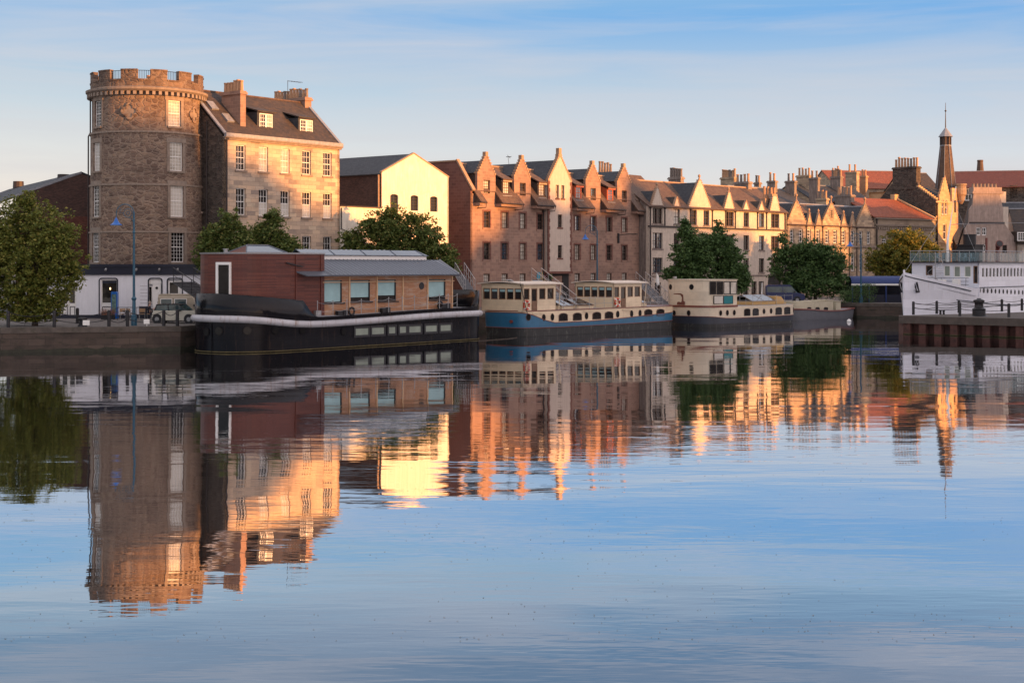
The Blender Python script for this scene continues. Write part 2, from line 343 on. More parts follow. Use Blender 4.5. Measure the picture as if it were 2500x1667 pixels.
# ---------------------------------------------------------------- common parts
def rect(u0, u1, z0, z1): return [(u0, z0), (u1, z0), (u1, z1), (u0, z1)]
def arch(u0, u1, z0, z1, rise=.25, n=6):
    c = (u0+u1)/2; r = (u1-u0)/2; p = [(u0, z0), (u1, z0)]
    for i in range(n+1): a = math.pi*i/n; p.append((c+r*math.cos(a), z1-rise+rise*math.sin(a)))
    return p
def window(par, u0, u1, z0, z1, w=.18, o=(0, 0), dx=(1, 0), dn=(0, 1), fm='white_frame', gm='glass', nx=3, nz=4, sash=True, sill='ashlar_trim', fw=.07, bw=.03, shape=None, half=None, name='window', proud=.1, arc=0):
    """a sash window set w inside the wall face; frame + glazing bars = window, children pane and sill"""
    P = lambda a, z, k: (o[0]+a*dx[0]+k*dn[0], o[1]+a*dx[1]+k*dn[1], z)
    def bar(mb, a0, a1, c0, c1, k0, k1):
        q = [P(a0, c0, k0), P(a1, c0, k0), P(a1, c1, k0), P(a0, c1, k0)]
        mb.prism(q, (dn[0]*(k1-k0), dn[1]*(k1-k0), 0))
    mb = MB()
    if arc:
        out = arch(u0, u1, z0, z1, arc); inn = arch(u0+fw, u1-fw, z0+fw, z1-fw, max(.02, arc-fw*.3))
        mb.wall(out, [inn], o=(o[0]+w*dn[0], o[1]+w*dn[1]), dx=dx, dn=dn, t=.06)
    else:
        bar(mb, u0, u0+fw, z0, z1, w, w+.08); bar(mb, u1-fw, u1, z0, z1, w, w+.08)
        bar(mb, u0+fw, u1-fw, z0, z0+fw, w, w+.08); bar(mb, u0+fw, u1-fw, z1-fw, z1, w, w+.08)
    if sash: zm = (z0+z1)/2; bar(mb, u0+fw, u1-fw, zm-.03, zm+.03, w+.005, w+.07)
    for i in range(1, nx): a = u0+fw+(u1-u0-2*fw)*i/nx; bar(mb, a-bw/2, a+bw/2, z0+fw, z1-fw, w+.02, w+.05)
    for i in range(1, nz):
        c = z0+fw+(z1-z0-2*fw)*i/nz
        if sash and i*2 == nz: continue
        bar(mb, u0+fw, u1-fw, c-bw/2, c+bw/2, w+.022, w+.048)
    wo = mb.build(name, M[fm], par)
    g = MB(); kk = w+.055
    if arc: g.wall(arch(u0+.01, u1-.01, z0+.01, z1-.01, arc), o=(o[0]+kk*dn[0], o[1]+kk*dn[1]), dx=dx, dn=dn, edge=False)
    else: g.face([P(u0+.01, z0+.01, kk), P(u1-.01, z0+.01, kk), P(u1-.01, z1-.01, kk), P(u0+.01, z1-.01, kk)])
    g.build('pane', M[gm], wo)
    if half:   # blind or shutter over part of the window: (z from, z to as fractions, material)
        h = MB(); a, b, m = half; h.face([P(u0+fw, z0+(z1-z0)*a, w+.051), P(u1-fw, z0+(z1-z0)*a, w+.051), P(u1-fw, z0+(z1-z0)*b, w+.051), P(u0+fw, z0+(z1-z0)*b, w+.051)])
        h.build('blind', M[m], wo)
    if sill:
        sm = MB(); bar(sm, u0-.12, u1+.12, z0-.16, z0-.002, -proud, w+.05); sm.build('sill', M[sill], wo)
    return wo
def ridge_roof(mb, u0, u1, w0, w1, ze, zr, th=.12, ov=.15, wr=None):
    """gabled roof, ridge along u"""
    wr = (w0+w1)/2 if wr is None else wr
    s1 = (zr-ze)/(wr-w0)
    a, b = w0-ov, w1+ov
    mb.slab([(u0, a, ze-ov*s1), (u1, a, ze-ov*s1), (u1, wr, zr), (u0, wr, zr)], th)
    s2 = (zr-ze)/(w1-wr); mb.slab([(u0, wr, zr), (u1, wr, zr), (u1, b, ze-ov*s2), (u0, b, ze-ov*s2)], th); return mb
def cross_roof(mb, u0, u1, w0, w1, ze, zr, th=.1, ov=.0, ur=None):
    """gabled roof, ridge along w (back from the street)"""
    ur = (u0+u1)/2 if ur is None else ur
    s = (zr-ze)/(ur-u0)
    mb.slab([(u0-ov, w1, ze-ov*s), (u0-ov, w0, ze-ov*s), (ur, w0, zr), (ur, w1, zr)], th)
    mb.slab([(ur, w1, zr), (ur, w0, zr), (u1+ov, w0, ze-ov*s), (u1+ov, w1, ze-ov*s)], th); return mb
def chimney(par, u0, u1, w0, w1, z0, z1, mat='stepstone', pots=5, along='w', ph=.75, pr=.15, crown=.12, potmat='pot', ragged=True):
    mb = MB(); mb.box(u0, u1, w0, w1, z0, z1-.3); mb.box(u0-crown, u1+crown, w0-crown, w1+crown, z1-.3, z1-.12); mb.box(u0-crown*.4, u1+crown*.4, w0-crown*.4, w1+crown*.4, z1-.12, z1)
    c = mb.build('chimney', M[mat], par)
    for i in range(pots):
        f = (i+.5)/pots
        x, y = ((u0+u1)/2, w0+(w1-w0)*f) if along == 'w' else (u0+(u1-u0)*f, (w0+w1)/2)
        h = ph*(random.uniform(.85, 1.15) if ragged else 1); p = MB()
        p.lathe((x, y, z1-.002), [(pr, 0), (pr*.95, h*.2), (pr*.82, h*.85), (pr*1.0, h*.88), (pr*1.0, h), (pr*.6, h), (pr*.6, h*.7)], 10)
        p.build('chimney_pot', M[potmat if random.random() < .8 else 'pot_grey'], c, smooth=False)
    return c
def pipe(par, u, w, z0, z1, r=.055, hopper=True):
    mb = MB(); mb.cyl((u, w), r, r, z0, z1, 8)
    if hopper: mb.box(u-.13, u+.13, w-.12, w+.1, z1-.02, z1+.2)
    return mb.build('downpipe', M['pipe'], par)
def crow(uc, hw, zs, za, n, top=.35):
    """crow-stepped gable outline from left shoulder to right shoulder, apex block at the top"""
    L = []; 
    for i in range(n):
        x = uc-hw+(hw-top/2)*i/n; z = zs+(za-zs)*(i+1)/n*.999
        L.append((x, zs+(za-zs)*i/n if i else zs)); L.append((x, z))
    return L, [(2*uc-x, z) for x, z in reversed(L)]
# ================================================================ round tower
def tower():
    cx, cy = -30.76, 120.0; az = math.atan2(cx, cy)
    root = thing('round_tower', 'round rubble stone tower with battlements and two quatrefoil panels', 'tower', (cx, cy, GZ))
    D = 115.4; zt = lambda y: CZ+(HY-y)*D/FPX
    # angle ph: 0 faces the camera, + to the right as seen; direction from tower to camera
    def dirv(ph): a = math.atan2(-cx, -cy)-R(ph); return (math.sin(a), math.cos(a))   # unit vector outward
    P = lambda ph, r, z: (dirv(ph)[0]*r, dirv(ph)[1]*r, z)
    def uvc(c, p): 
        a = math.atan2(c[0], c[1]); a0 = math.atan2(p.center[0], p.center[1])
        if a-a0 > math.pi: a -= 2*math.pi
        if a-a0 < -math.pi: a += 2*math.pi
        return (a*4.6, c[2])
    zs = [1.65, zt(563), zt(446), zt(317), zt(222)]
    rs = [4.72, 4.68, 4.62, 4.5]
    win = []   # (phi centre, half width deg, z0, z1, glass, storey)
    hw = 7.4
    win += [(29, hw, zt(305), zt(241), 'glass_curtain', 3), (30, hw, zt(415), zt(345), 'glass_curtain', 2), (30.5, hw, zt(528), zt(450), 'glass_blind', 1), (31, hw, zt(640), zt(563.8)-.05, 'glass', 0)]
    win += [(-62, hw, zt(305), zt(241), 'glass', 3), (-62, hw, zt(415), zt(345), 'glass_blind', 2), (-62, hw, zt(528), zt(450), 'glass', 1), (-62, hw, zt(640), zt(563.8)-.05, 'glass', 0)]
    win += [(72, 2.6, zt(512), zt(484), 'glass', 1)]
    mb = MB()
    for si in range(4):
        r = rs[si]; z0, z1 = zs[si], zs[si+1]
        ws = [w for w in win if w[5] == si]
        angs = sorted(set([a for a in range(-180, 180, 4)]+[w[0]-w[1] for w in ws]+[w[0]+w[1] for w in ws]))
        angs.append(180); hz = sorted(set([z0, z1]+[w[2] for w in ws]+[w[3] for w in ws]))
        for a, b in zip(angs, angs[1:]):
            for c, d in zip(hz, hz[1:]):
                m = (a+b)/2; q = (c+d)/2
                if any(abs(m-w[0]) < w[1] and w[2] < q < w[3] for w in ws): continue
                mb.face([P(a, r, c), P(b, r, c), P(b, r, d), P(a, r, d)])
        for w in ws:
            for sgn in (-1, 1): a = w[0]+sgn*w[1]; mb.face([P(a, r, w[2]), P(a, r, w[3]), P(a, r-.4, w[3]), P(a, r-.4, w[2])])
            for z in (w[2], w[3]): mb.face([P(w[0]-w[1], r, z), P(w[0]+w[1], r, z), P(w[0]+w[1], r-.4, z), P(w[0]-w[1], r-.4, z)])
        mb.v, mb.v = mb.v, mb.v
    mb.build('wall', M['rubble'], root, uv=uvc)
    # string courses
    for z, r, h, o in ((zs[1], 4.72, .16, .06), (zs[2], 4.68, .2, .08), (zs[3], 4.62, .2, .09)):
        s = MB(); s.lathe((0, 0, z-h), [(r-.3, 0), (r+o, 0), (r+o, h*.7), (r-.2, h)], 72); s.build('string_course', M['ashlar_trim'], root)
    # cornice with corbels
    zc = zt(222); s = MB(); s.lathe((0, 0, zc), [(4.5, -.02), (4.8, 0), (5.0, .14), (5.02, .3), (4.62, .42), (4.4, .42)], 72); s.build('cornice', M['ashlar_trim'], root, uv=uvc)
    s = MB()
    for k in range(60):
        a = k*6; d = dirv(a); t = (-d[1], d[0]); c = (d[0]*4.62, d[1]*4.62)
        s.M = Matrix.Translation((c[0], c[1], zc-.16)) @ Matrix.Rotation(math.atan2(d[1], d[0]), 4, 'Z'); s.box(-.2, .28, -.12, .12, -.14, .15)
    s.M = None; s.build('corbel_table', M['ashlar_trim'], root)
    # parapet with merlons
    s = MB(); rp, ri = 4.62, 4.2; zb = zc+.4; zcren = zt(192); zm = zt(168)+.0
    N = 12
    for k in range(N):
        c0 = -18.5+30*k
        for a0, a1, ztop in ((c0-8.6, c0+8.6, zm), (c0+8.6, c0+21.4, zcren)):
            st = 3; A = [a0+(a1-a0)*i/st for i in range(st+1)]
            for a, b in zip(A, A[1:]):
                s.face([P(a, rp, zb), P(b, rp, zb), P(b, rp, ztop), P(a, rp, ztop)]); s.face([P(b, ri, zb), P(a, ri, zb), P(a, ri, ztop), P(b, ri, ztop)])
                s.face([P(a, rp+.05, ztop), P(b, rp+.05, ztop), P(b, ri-.05, ztop), P(a, ri-.05, ztop)])
                s.face([P(a, rp+.05, ztop-.12), P(b, rp+.05, ztop-.12), P(b, rp+.05, ztop), P(a, rp+.05, ztop)])
        for a in (c0-8.6, c0+8.6): s.face([P(a, rp, zcren), P(a, ri, zcren), P(a, ri, zm), P(a, rp, zm)])
    s.build('parapet', M['rubble_dark'], root, uv=uvc)
    s = MB(); s.cyl((0, 0), 4.3, 4.3, zb, zb+.1, 48); s.build('roof', M['lead'], root)
    for ph in (-34, -3, 26.5):   # railings across the crenels
        s = MB(); n = 9
        for i in range(n): a = ph-8+16*i/(n-1); p = P(a, 4.1, 0); s.cyl((p[0], p[1]), .018, .018, zb, zm-.05, 5)
        s.tube([P(ph-8+4*i, 4.1, zm-.06) for i in range(5)], .025, 5); s.build('railing', M['iron'], root)
    for (ph, r, h) in ((2.5, 1.5, .55), (6.5, 2.0, .4), (9, 2.1, .4)):
        p = P(ph, r, 0); s = MB(); s.box(p[0]-.3, p[0]+.3, p[1]-.3, p[1]+.3, zb, zm-1.0+h-.1); q = s.build('chimney', M['stepstone'], root)
        s = MB(); s.lathe((p[0], p[1], zm-1.0+h-.1), [(.16, 0), (.14, .35), (.17, .36), (.17, .42)], 8); s.build('chimney_pot', M['pot'], q)
    # windows: flat sashes set in the openings
    for ph, h, z0, z1, gm, si in win:
        r = rs[si]; d = dirv(ph); dn = (-d[0], -d[1]); t = (d[1], -d[0]); t = (dn[1], -dn[0])
        dx = (-dn[1]*-1, dn[0]*-1); dx = (dn[1], -dn[0])
        half = r*math.sin(R(h)); o = (d[0]*(r*math.cos(R(h))), d[1]*(r*math.cos(R(h))))
        small = h < 4
        window(root, -half, half, z0, z1, w=.12, o=o, dx=dx, dn=dn, gm=gm, nx=4 if not small else 2, nz=8 if not small else 4, sill='ashlar_trim', fw=.07 if not small else .05, bw=.022, proud=.16)
        # dressed surround
        if not small:
            s = MB()
            for sg in (-1, 1): a, b = sorted((sg*half, sg*(half+.26))); s.prism([(o[0]+dx[0]*x+d[0]*y, o[1]+dx[1]*x+d[1]*y, z0-.1) for x, y in ((a, -.2), (b, -.2), (b, .0 if sg else 0), (a, .035))], (0, 0, z1-z0+.1))
            s.prism([(o[0]+dx[0]*x+d[0]*y, o[1]+dx[1]*x+d[1]*y, z1) for x, y in ((-half-.3, -.25), (half+.3, -.25), (half+.3, .02), (0, .07), (-half-.3, .02))], (0, 0, .36))
            s.build('window_surround', M['ashlar_trim'], root)
    # quatrefoil panels
    for ph in (-18, 56):
        z = zt(271); r = 4.5; d = dirv(ph); t = (-d[1], d[0])
        Q = lambda x, y, k: (d[0]*(r+k)+t[0]*x, d[1]*(r+k)+t[1]*x, z+y)
        def quat(s_, k=0):
            L = []
            for q in range(4):
                ca = q*math.pi/2; c = (math.cos(ca)*.30*s_, math.sin(ca)*.30*s_)
                for i in range(7): a = ca-math.pi*.62+i*math.pi*1.24/6; L.append((c[0]+math.cos(a)*.26*s_, c[1]+math.sin(a)*.26*s_))
            return L
        s = MB(); out = quat(1.28); inn = quat(.95)
        s.wall(out, [inn], o=(d[0]*(r+.09), d[1]*(r+.09)), dx=t, dn=(-d[0], -d[1]), t=.16); s.v = [(x, y, zz+z) for x, y, zz in s.v]
        s.build('quatrefoil', M['rubble'], root)
        s = MB(); s.wall(quat(1.0), o=(d[0]*(r-.01+.02), d[1]*(r-.01+.02)), dx=t, dn=(-d[0], -d[1]), t=.05); s.v = [(x, y, zz+z) for x, y, zz in s.v]
        s.build('quatrefoil_panel', M['ashlar_trim'], root)
    s = MB(); p = P(-88, 4.86, 0)
    s.tube([P(-88, 4.62, zt(222)), P(-88, 4.62, zt(315)), P(-87, 4.78, zt(325)), P(-87, 4.80, 2)], .06, 6); s.build('downpipe', M['pipe'], root)
tower()
# ================================================================ low white bar at the tower's foot
def bar():
    D = 113.4; X = lambda px: (px-1250)*D/FPX
    x0 = X(60); ox = x0; f = Fr(ox, D, 0.0)
    root = fthing('waterside_bar', 'low white painted bar front with a navy fascia at the tower foot', 'bar building', f)
    U = lambda px: (px-60)*D/FPX
    Z = lambda y: CZ-(y-HY)*D/FPX
    xr = 548; zr = Z(645); zf = Z(671)
    holes = [rect(U(246), U(287), Z(767), Z(682)), rect(U(361), U(397), Z(772), Z(682)), rect(U(409), U(446), Z(772), Z(682)), rect(U(131), U(186), Z(772), Z(700))]
    s = MB(); s.wall(rect(0, U(xr), GZ, zf), holes, t=.25); s.box(0.01, U(xr)-.01, .26, 2.4, GZ, zf-.02); s.build('wall', M['white_wall'], root)
    s = MB(); s.box(-.05, U(xr)+.1, -.14, 2.4, zf+.002, zr-.22); s.box(-.1, U(xr)+.15, -.22, 2.4, zr-.22, zr); s.build('fascia', M['navy'], root)
    s = MB(); s.box(0, U(xr), -.05, -.002, GZ, GZ+.28); s.build('plinth', M['navy'], root)
    for px in (262, 336, 392, 437):
        s = MB(); u = U(px); s.obox((u, -.42, zf+.42), .14, .25, .12, rx=.5); s.tube([(u, -.15, zf+.5), (u, -.4, zf+.46)], .02, 5); s.build('spotlight', M['steel'], root)
    # black rounded architraves
    for a, b in ((241, 288.5), (361, 397), (407, 447)):
        def rr(u0, u1, z0, z1, r):
            L = [(u0, z0), (u1, z0)]
            for i in range(5): t = i*math.pi/8; L.append((u1-r+r*math.cos(t), z1-r+r*math.sin(t)))
            for i in range(5): t = math.pi/2+i*math.pi/8; L.append((u0+r+r*math.cos(t), z1-r+r*math.sin(t)))
            return L
        s = MB(); s.wall(rr(U(a), U(b), GZ+.28, Z(678), .25), [rr(U(a)+.09, U(b)-.09, GZ+.3, Z(678)-.09, .18)], o=(0, -.03), t=.03); s.build('architrave', M['navy'], root)
    # big window with panel under
    w = window(root, U(246), U(287), Z(742), Z(682), w=.1, gm='glass', nx=1, nz=1, sash=False, sill=None, fw=.09)
    s = MB(); s.box(U(246)+.09, U(287)-.09, .11, .15, Z(692), Z(682)-.09); s.build('transom_panel', M['navy'], w)
    b = MB(); b.lathe((U(268), .12, Z(705)), [(.01, .1), (.05, .05), (.05, -.04), (.01, -.08)], 8); bm = NT('lit_bulb'); bm.b.inputs['Emission Color'].default_value = (1, .6, .25, 1); bm.b.inputs['Emission Strength'].default_value = 2.5
    b.build('lit_bulb', bm.set((1, .7, .4), .4), w)
    s = MB(); s.box(U(246), U(287), .08, .2, GZ+.3, Z(742)-.02); s.build('panel', M['white_frame'], root)
    s = MB(); s.wall(rect(U(249), U(284), Z(765), Z(748)), [rect(U(249)+.06, U(284)-.06, Z(765)+.06, Z(748)-.06)], o=(0, .06), t=.03); s.build('panel_moulding', M['navy'], root)
    # door with side light
    s = MB(); s.box(U(371.5), U(392), .1, .16, GZ+.02, Z(694)); s.box(U(361), U(396), .08, .14, Z(694)+.01, Z(682)); s.wall(rect(U(374), U(390), GZ+.25, GZ+1.0), [rect(U(374.5), U(389.5), GZ+.3, GZ+.95)], o=(0, .085), t=.02)
    d = s.build('door', M['white_frame'], root)
    s = MB(); s.cyl((0, 0), .1, .1, -.02, .02, 12); s.v = [(U(382)+x, .07+zz, Z(703)+y) for x, y, zz in s.v]; s.build('round_plaque', M['iron'], d)
    s = MB(); s.obox((U(389.5), .06, Z(738)), .05, .06, .12); s.build('handle', M['steel'], d)
    window(root, U(361.5), U(371), Z(740), Z(699), w=.1, gm='glass', nx=1, nz=1, sash=False, sill=None, fw=.05)
    window(root, U(410), U(438), Z(720), Z(686), w=.08, gm='glass', nx=1, nz=1, sash=False, sill=None, fw=.12)
    s = MB(); s.box(U(409), U(446), .07, .2, GZ+.02, Z(720)-.01); s.box(U(438.5), U(446), .07, .2, Z(720), Z(682)); s.build('panel', M['white_frame'], root)
    # folding panelled doors behind the tree
    for i in range(3):
        a, b = 131+18.3*i, 131+18.3*(i+1)-.8
        s = MB(); s.box(U(a), U(b), .08, .14, GZ+.02, Z(700)); dd = s.build('folding_door', M['white_frame'], root)
        s = MB(); s.box(U(a)+.1, U(b)-.1, .06, .078, Z(740), Z(706)); s.build('pane', M['glass'], dd)
        s = MB(); s.wall(rect(U(a)+.08, U(b)-.08, GZ+.15, Z(748)), [rect(U(a)+.13, U(b)-.13, GZ+.2, Z(748)-.05)], o=(0, .055), t=.02); s.build('panel_moulding', M['navy'], dd)
    for k in range(14):   # rusticated joints on the pier
        pass
    s = MB()
    for k in range(9): z = GZ+.4+k*.27; s.box(U(342), U(360), -.012, .0, z, z+.015)
    s.build('rustic_joint', M['navy'], root)
bar()
# ================================================================ street line A
A = Fr.px(549, 118, 829, 128.5)
def sandstone_house():
    f = A; L = f.u(829); root = fthing('sandstone_house', 'tall sandstone house with slate roof and two dormers beside the round tower', 'house', f)
    zu = f.z(549, 338)
    Z = lambda px, y, w=0: f.z(px, y, w)
    cols = [(578.5, 597.5), (634, 652.5), (687.5, 705), (740, 757.5), (790.5, 808.5)]
    t1 = Z(588, 354); b1 = Z(588, 415.5); t2 = Z(588, 459.5); b2 = Z(588, 525); t3 = Z(750, 576.5); b3 = t3-2.35; t4 = b3-1.0; b4 = t4-2.4
    D = 9.0
    holes = []; specs = []
    for i, (a, b) in enumerate(cols):
        u0, u1 = f.u(a), f.u(b); c = (u0+u1)/2; u0, u1 = c-.53, c+.53
        for j, (z0, z1) in enumerate(((b1, t1), (b2, t2), (b3, t3), (b4, t4))):
            if z0 < GZ+.3: continue
            holes.append(rect(u0, u1, z0, z1)); specs.append((i, j, u0, u1, z0, z1))
    s = MB(); s.wall(rect(0, L, GZ, zu), holes, t=.28); s.build('wall', M['ashlar'], root)
    # side wall towards the tower, following the roof
    zr = zu+4.0; wr = D/2
    s = MB(); s.wall([(0, GZ), (D, GZ), (D, zu), (wr, zr), (0, zu)], o=(0, 0), dx=(0, 1), dn=(1, 0), t=.3); s.box(.02, L, D-.3, D, GZ, zu); s.build('side_wall', M['old_side'], root)
    s = MB(); s.wall([(0, GZ), (D, GZ), (D, zu), (wr, zr), (0, zu)], o=(L, 0), dx=(0, 1), dn=(-1, 0), t=.3); s.build('gable_wall', M['ashlar'], root)
    for i, j, u0, u1, z0, z1 in specs:
        gm = ['glass', 'glass_curtain', 'glass_curtain', 'glass', 'glass'][i] if j == 0 else 'glass'
        half = (0, .5, 'glass_blind') if j == 1 and i > 0 else None
        window(root, u0, u1, z0, z1, w=.16, gm=gm, nx=3, nz=4, half=half)
    s = MB(); s.box(-.1, L+.12, -.18, 0, zu-.10, zu+.06); s.box(-.15, L+.18, -.3, .05, zu+.06, zu+.16); s.build('cornice', M['ashlar_trim'], root)
    s = MB(); s.box(-.12, L+.15, -.34, -.05, zu+.16, zu+.46); s.build('gutter', M['lead'], root)
    rf = MB(); ridge_roof(rf, -.05, L+.05, 0, D, zu+.3, zr+.3, ov=.02); ro = rf.build('roof', M['slate'], root)
    sl = (zr-zu)/wr
    rs = MB(); rs.tube([(-.05, wr, zr+.42), (L+.05, wr, zr+.42)], .12, 6); rs.build('ridge_tiles', M['tile_brown'], ro)
    for u in (-.08, L+.02): # lead skews
        q = MB(); q.slab([(u-.12, -.1, zu+.36), (u+.2, -.1, zu+.36), (u+.2, wr, zr+.48), (u-.12, wr, zr+.48)], .1); q.slab([(u-.12, wr, zr+.48), (u+.2, wr, zr+.48), (u+.2, D, zu+.36), (u-.12, D, zu+.36)], .1); q.build('skew', M['lead'], root)
    # dormers
    for a, b, y0, y1, wa, wb in ((628.5, 669.5, 323, 275, 633, 664.5), (728.5, 767, 333.5, 290, 732, 762.5)):
        wd = 1.1; u0, u1 = f.u(a, wd), f.u(b, wd); z0, z1 = f.z((a+b)/2, y0, wd), f.z((a+b)/2, y1, wd)
        x0, x1 = f.u(wa, wd), f.u(wb, wd)
        s = MB(); s.wall(rect(u0, u1, z0-.3, z1), [rect(x0, x1, z0+.15, z1-.12)], o=(0, wd), t=.15)
        wbk = (z1-(zu+.3))/sl
        for u in (u0, u1): s.prism([(u-.03, wd+.01, z0-.3), (u-.03, wbk, z1), (u-.03, wd+.01, z1)], (.06, 0, 0))
        d = s.build('dormer', M['slate_blue'], root)
        s = MB(); s.slab([(u0-.15, wd-.2, z1), (u1+.15, wd-.2, z1), (u1+.15, wbk+.5, z1+.55), (u0-.15, wbk+.5, z1+.55)], .1); s.build('dormer_roof', M['slate'], d)
        xm = (x0+x1)/2
        for c0, c1 in ((x0, xm-.01), (xm+.01, x1)): window(d, c0, c1, z0+.15, z1-.12, w=wd-.04, gm='glass_curtain' if c0 > x0 else 'glass', nx=3, nz=4, sill=None, fw=.08)
    # chimneys on the party walls
    wc0 = .9; uc = f.u(587, wc0); uc1 = f.u(600, wc0); zt_ = f.z(590, 233, wc0)
    wl = f.w(541, uc)
    chimney(root, uc, uc1, wc0, min(wl, 4.0), zu, f.z(594, 222, wc0), 'pinkblock', 6, ph=.95, pr=.17)
    w1 = 3.9; ua, ub = L-.55, L+.25; z1 = f.z(752, 238, w1); wl = f.w(662, ua)
    chimney(root, ua, ub, w1, min(wl, 8.6), zu, z1, 'pinkblock', 11, ph=.85, pr=.16)
    s = MB(); q = (ua, 6.2); s.tube([(ua, 6.2, z1), (ua, 6.2, z1+1.7)], .025, 5); s.tube([(ua, 6.2, z1+1.65), (ua+1.6, 5.9, z1+1.65)], .02, 4)
    for k in range(5): s.tube([(ua+.3+.3*k, 5.9, z1+1.65), (ua+.3+.3*k, 6.4, z1+1.65)], .012, 4)
    s.build('aerial', M['iron'], root)
    for px, py, w in ((497, 250, 2.8), (535, 283, 1.6)):   # rooflights
        u = max(.4, f.u(px+12, w)); z = zu+.46+sl*w
        s = MB(); s.slab([(u, w-.4, z-.4*sl), (u+.75, w-.4, z-.4*sl), (u+.75, w+.4, z+.4*sl), (u, w+.4, z+.4*sl)], .14); s.build('rooflight', M['lead'], ro)
    pipe(root, .12, -.1, GZ, zu-.1); 
    s = MB(); s.tube([(-.1, 2.2, GZ), (-.1, 2.2, zu+1.6)], .06, 6); s.build('downpipe', M['pipe'], root)
sandstone_house()
def warehouse():
    f = A; ua, u0, u1 = f.u(830), f.u(932), f.u(1095)
    g = f.sub(ua, 0); off = -ua
    root = fthing('cream_gabled_warehouse', 'cream painted gabled warehouse with brown brick flank and low annex', 'warehouse', g)
    a0, x0, x1 = 0, u0-ua, u1-ua
    ze = f.z(932, 421); zp = f.z(1010, 375); xp = f.u(1010)-ua; D = 26
    cols = [(952.5, 972.5), (1002.5, 1021.5), (1050, 1068.5)]; holes = []; ws = []
    zt_, zb_ = f.z(962, 474), f.z(1060, 517)
    for a, b in cols:
        c = (f.u(a)+f.u(b))/2-ua; ws.append((c-.55, c+.55)); holes.append(arch(c-.55, c+.55, zb_, zt_, .18)); 
    s = MB(); s.wall([(x0, GZ), (x1, GZ), (x1, ze), (xp, zp), (x0, ze)], holes, t=.3)
    s.wall([(0, GZ), (D, GZ), (D, ze), (0, ze)], o=(x1, 0), dx=(0, 1), dn=(-1, 0), t=.2); s.build('wall', M['cream_wall'], root)
    for c0, c1 in ws: window(root, c0, c1, zb_, zt_, w=.14, fm='pipe', gm='glass' , nx=4, nz=5, sash=False, sill=None, arc=.18, bw=.035, fw=.05)
    s = MB(); s.wall([(.02, GZ), (D, GZ), (D, ze-.2), (.02, ze-.2)], o=(x0, 0), dx=(0, 1), dn=(1, 0), t=.2); s.build('brick_flank', M['brick'], root)
    s = MB(); zr = zp-.12
    s.slab([(x0-.15, D, ze-.22), (x0-.15, .02, ze-.22), (xp, .02, zr), (xp, D, zr)], .1); s.slab([(xp, D, zr), (xp, .02, zr), (x1+.1, .02, ze-.22), (x1+.1, D, ze-.22)], .1); ro = s.build('roof', M['slate_blue'], root)
    s = MB(); s.prism([(x0-.05, -.06, ze-.02), (xp, -.06, zp-.02), (x1+.05, -.06, ze-.02), (x1+.05, -.06, ze+.1), (xp, -.06, zp+.1), (x0-.05, -.06, ze+.1)], (0, .3, 0)); s.build('skew', M['stepstone'], root)
    s = MB(); s.slab([(x0+1.0, 19, ze+.55), (x0+1.0, 12, ze+.55), (x0+2.4, 12, ze+1.2), (x0+2.4, 19, ze+1.2)], .12); s.build('glazed_panel', M['steel'], ro)
    wl = 15.5; uc = xp-.9; zc0 = ze+1; s = MB(); s.box(uc-.65, uc+.65, wl-.6, wl+.6, zc0, f.z(879, 381, wl)); s.box(uc-.35, uc+.35, wl-.35, wl+.35, f.z(879, 381, wl), f.z(879, 372, wl)); s.build('ventilator', M['pinkblock'], root)
    s = MB(); s.tube([(x0-.12, .3, GZ+6), (x0-.12, .3, ze-.2)], .09, 6); s.build('downpipe', M['stepstone'], root)
    # low annex
    za = f.z(834, 504.5)
    s = MB(); s.wall(rect(0, x0-.005, GZ, za), [rect(1.0, 1.9, GZ+3.0, GZ+4.3), rect(3.4, 4.3, GZ+3, GZ+4.3)], t=.25); s.box(0, x0-.01, .26, 6, GZ, za-.05); an = s.build('annex_wall', M['cream_wall'], root)
    for c in (1.0, 3.4): window(root, c, c+.9, GZ+3.0, GZ+4.3, gm='glass', fm='pipe', nx=2, nz=3)
    s = MB(); s.box(-.02, x0-.01, -.08, .3, za, za+.12); s.build('coping', M['pipe'], root)
    s = MB(); s.tube([(.12, -.08, za-.1), (.12, -.08, za-2.0), (.75, -.08, za-2.2), (.75, -.08, GZ+2)], .05, 6); s.build('downpipe', M['pipe'], root)
warehouse()
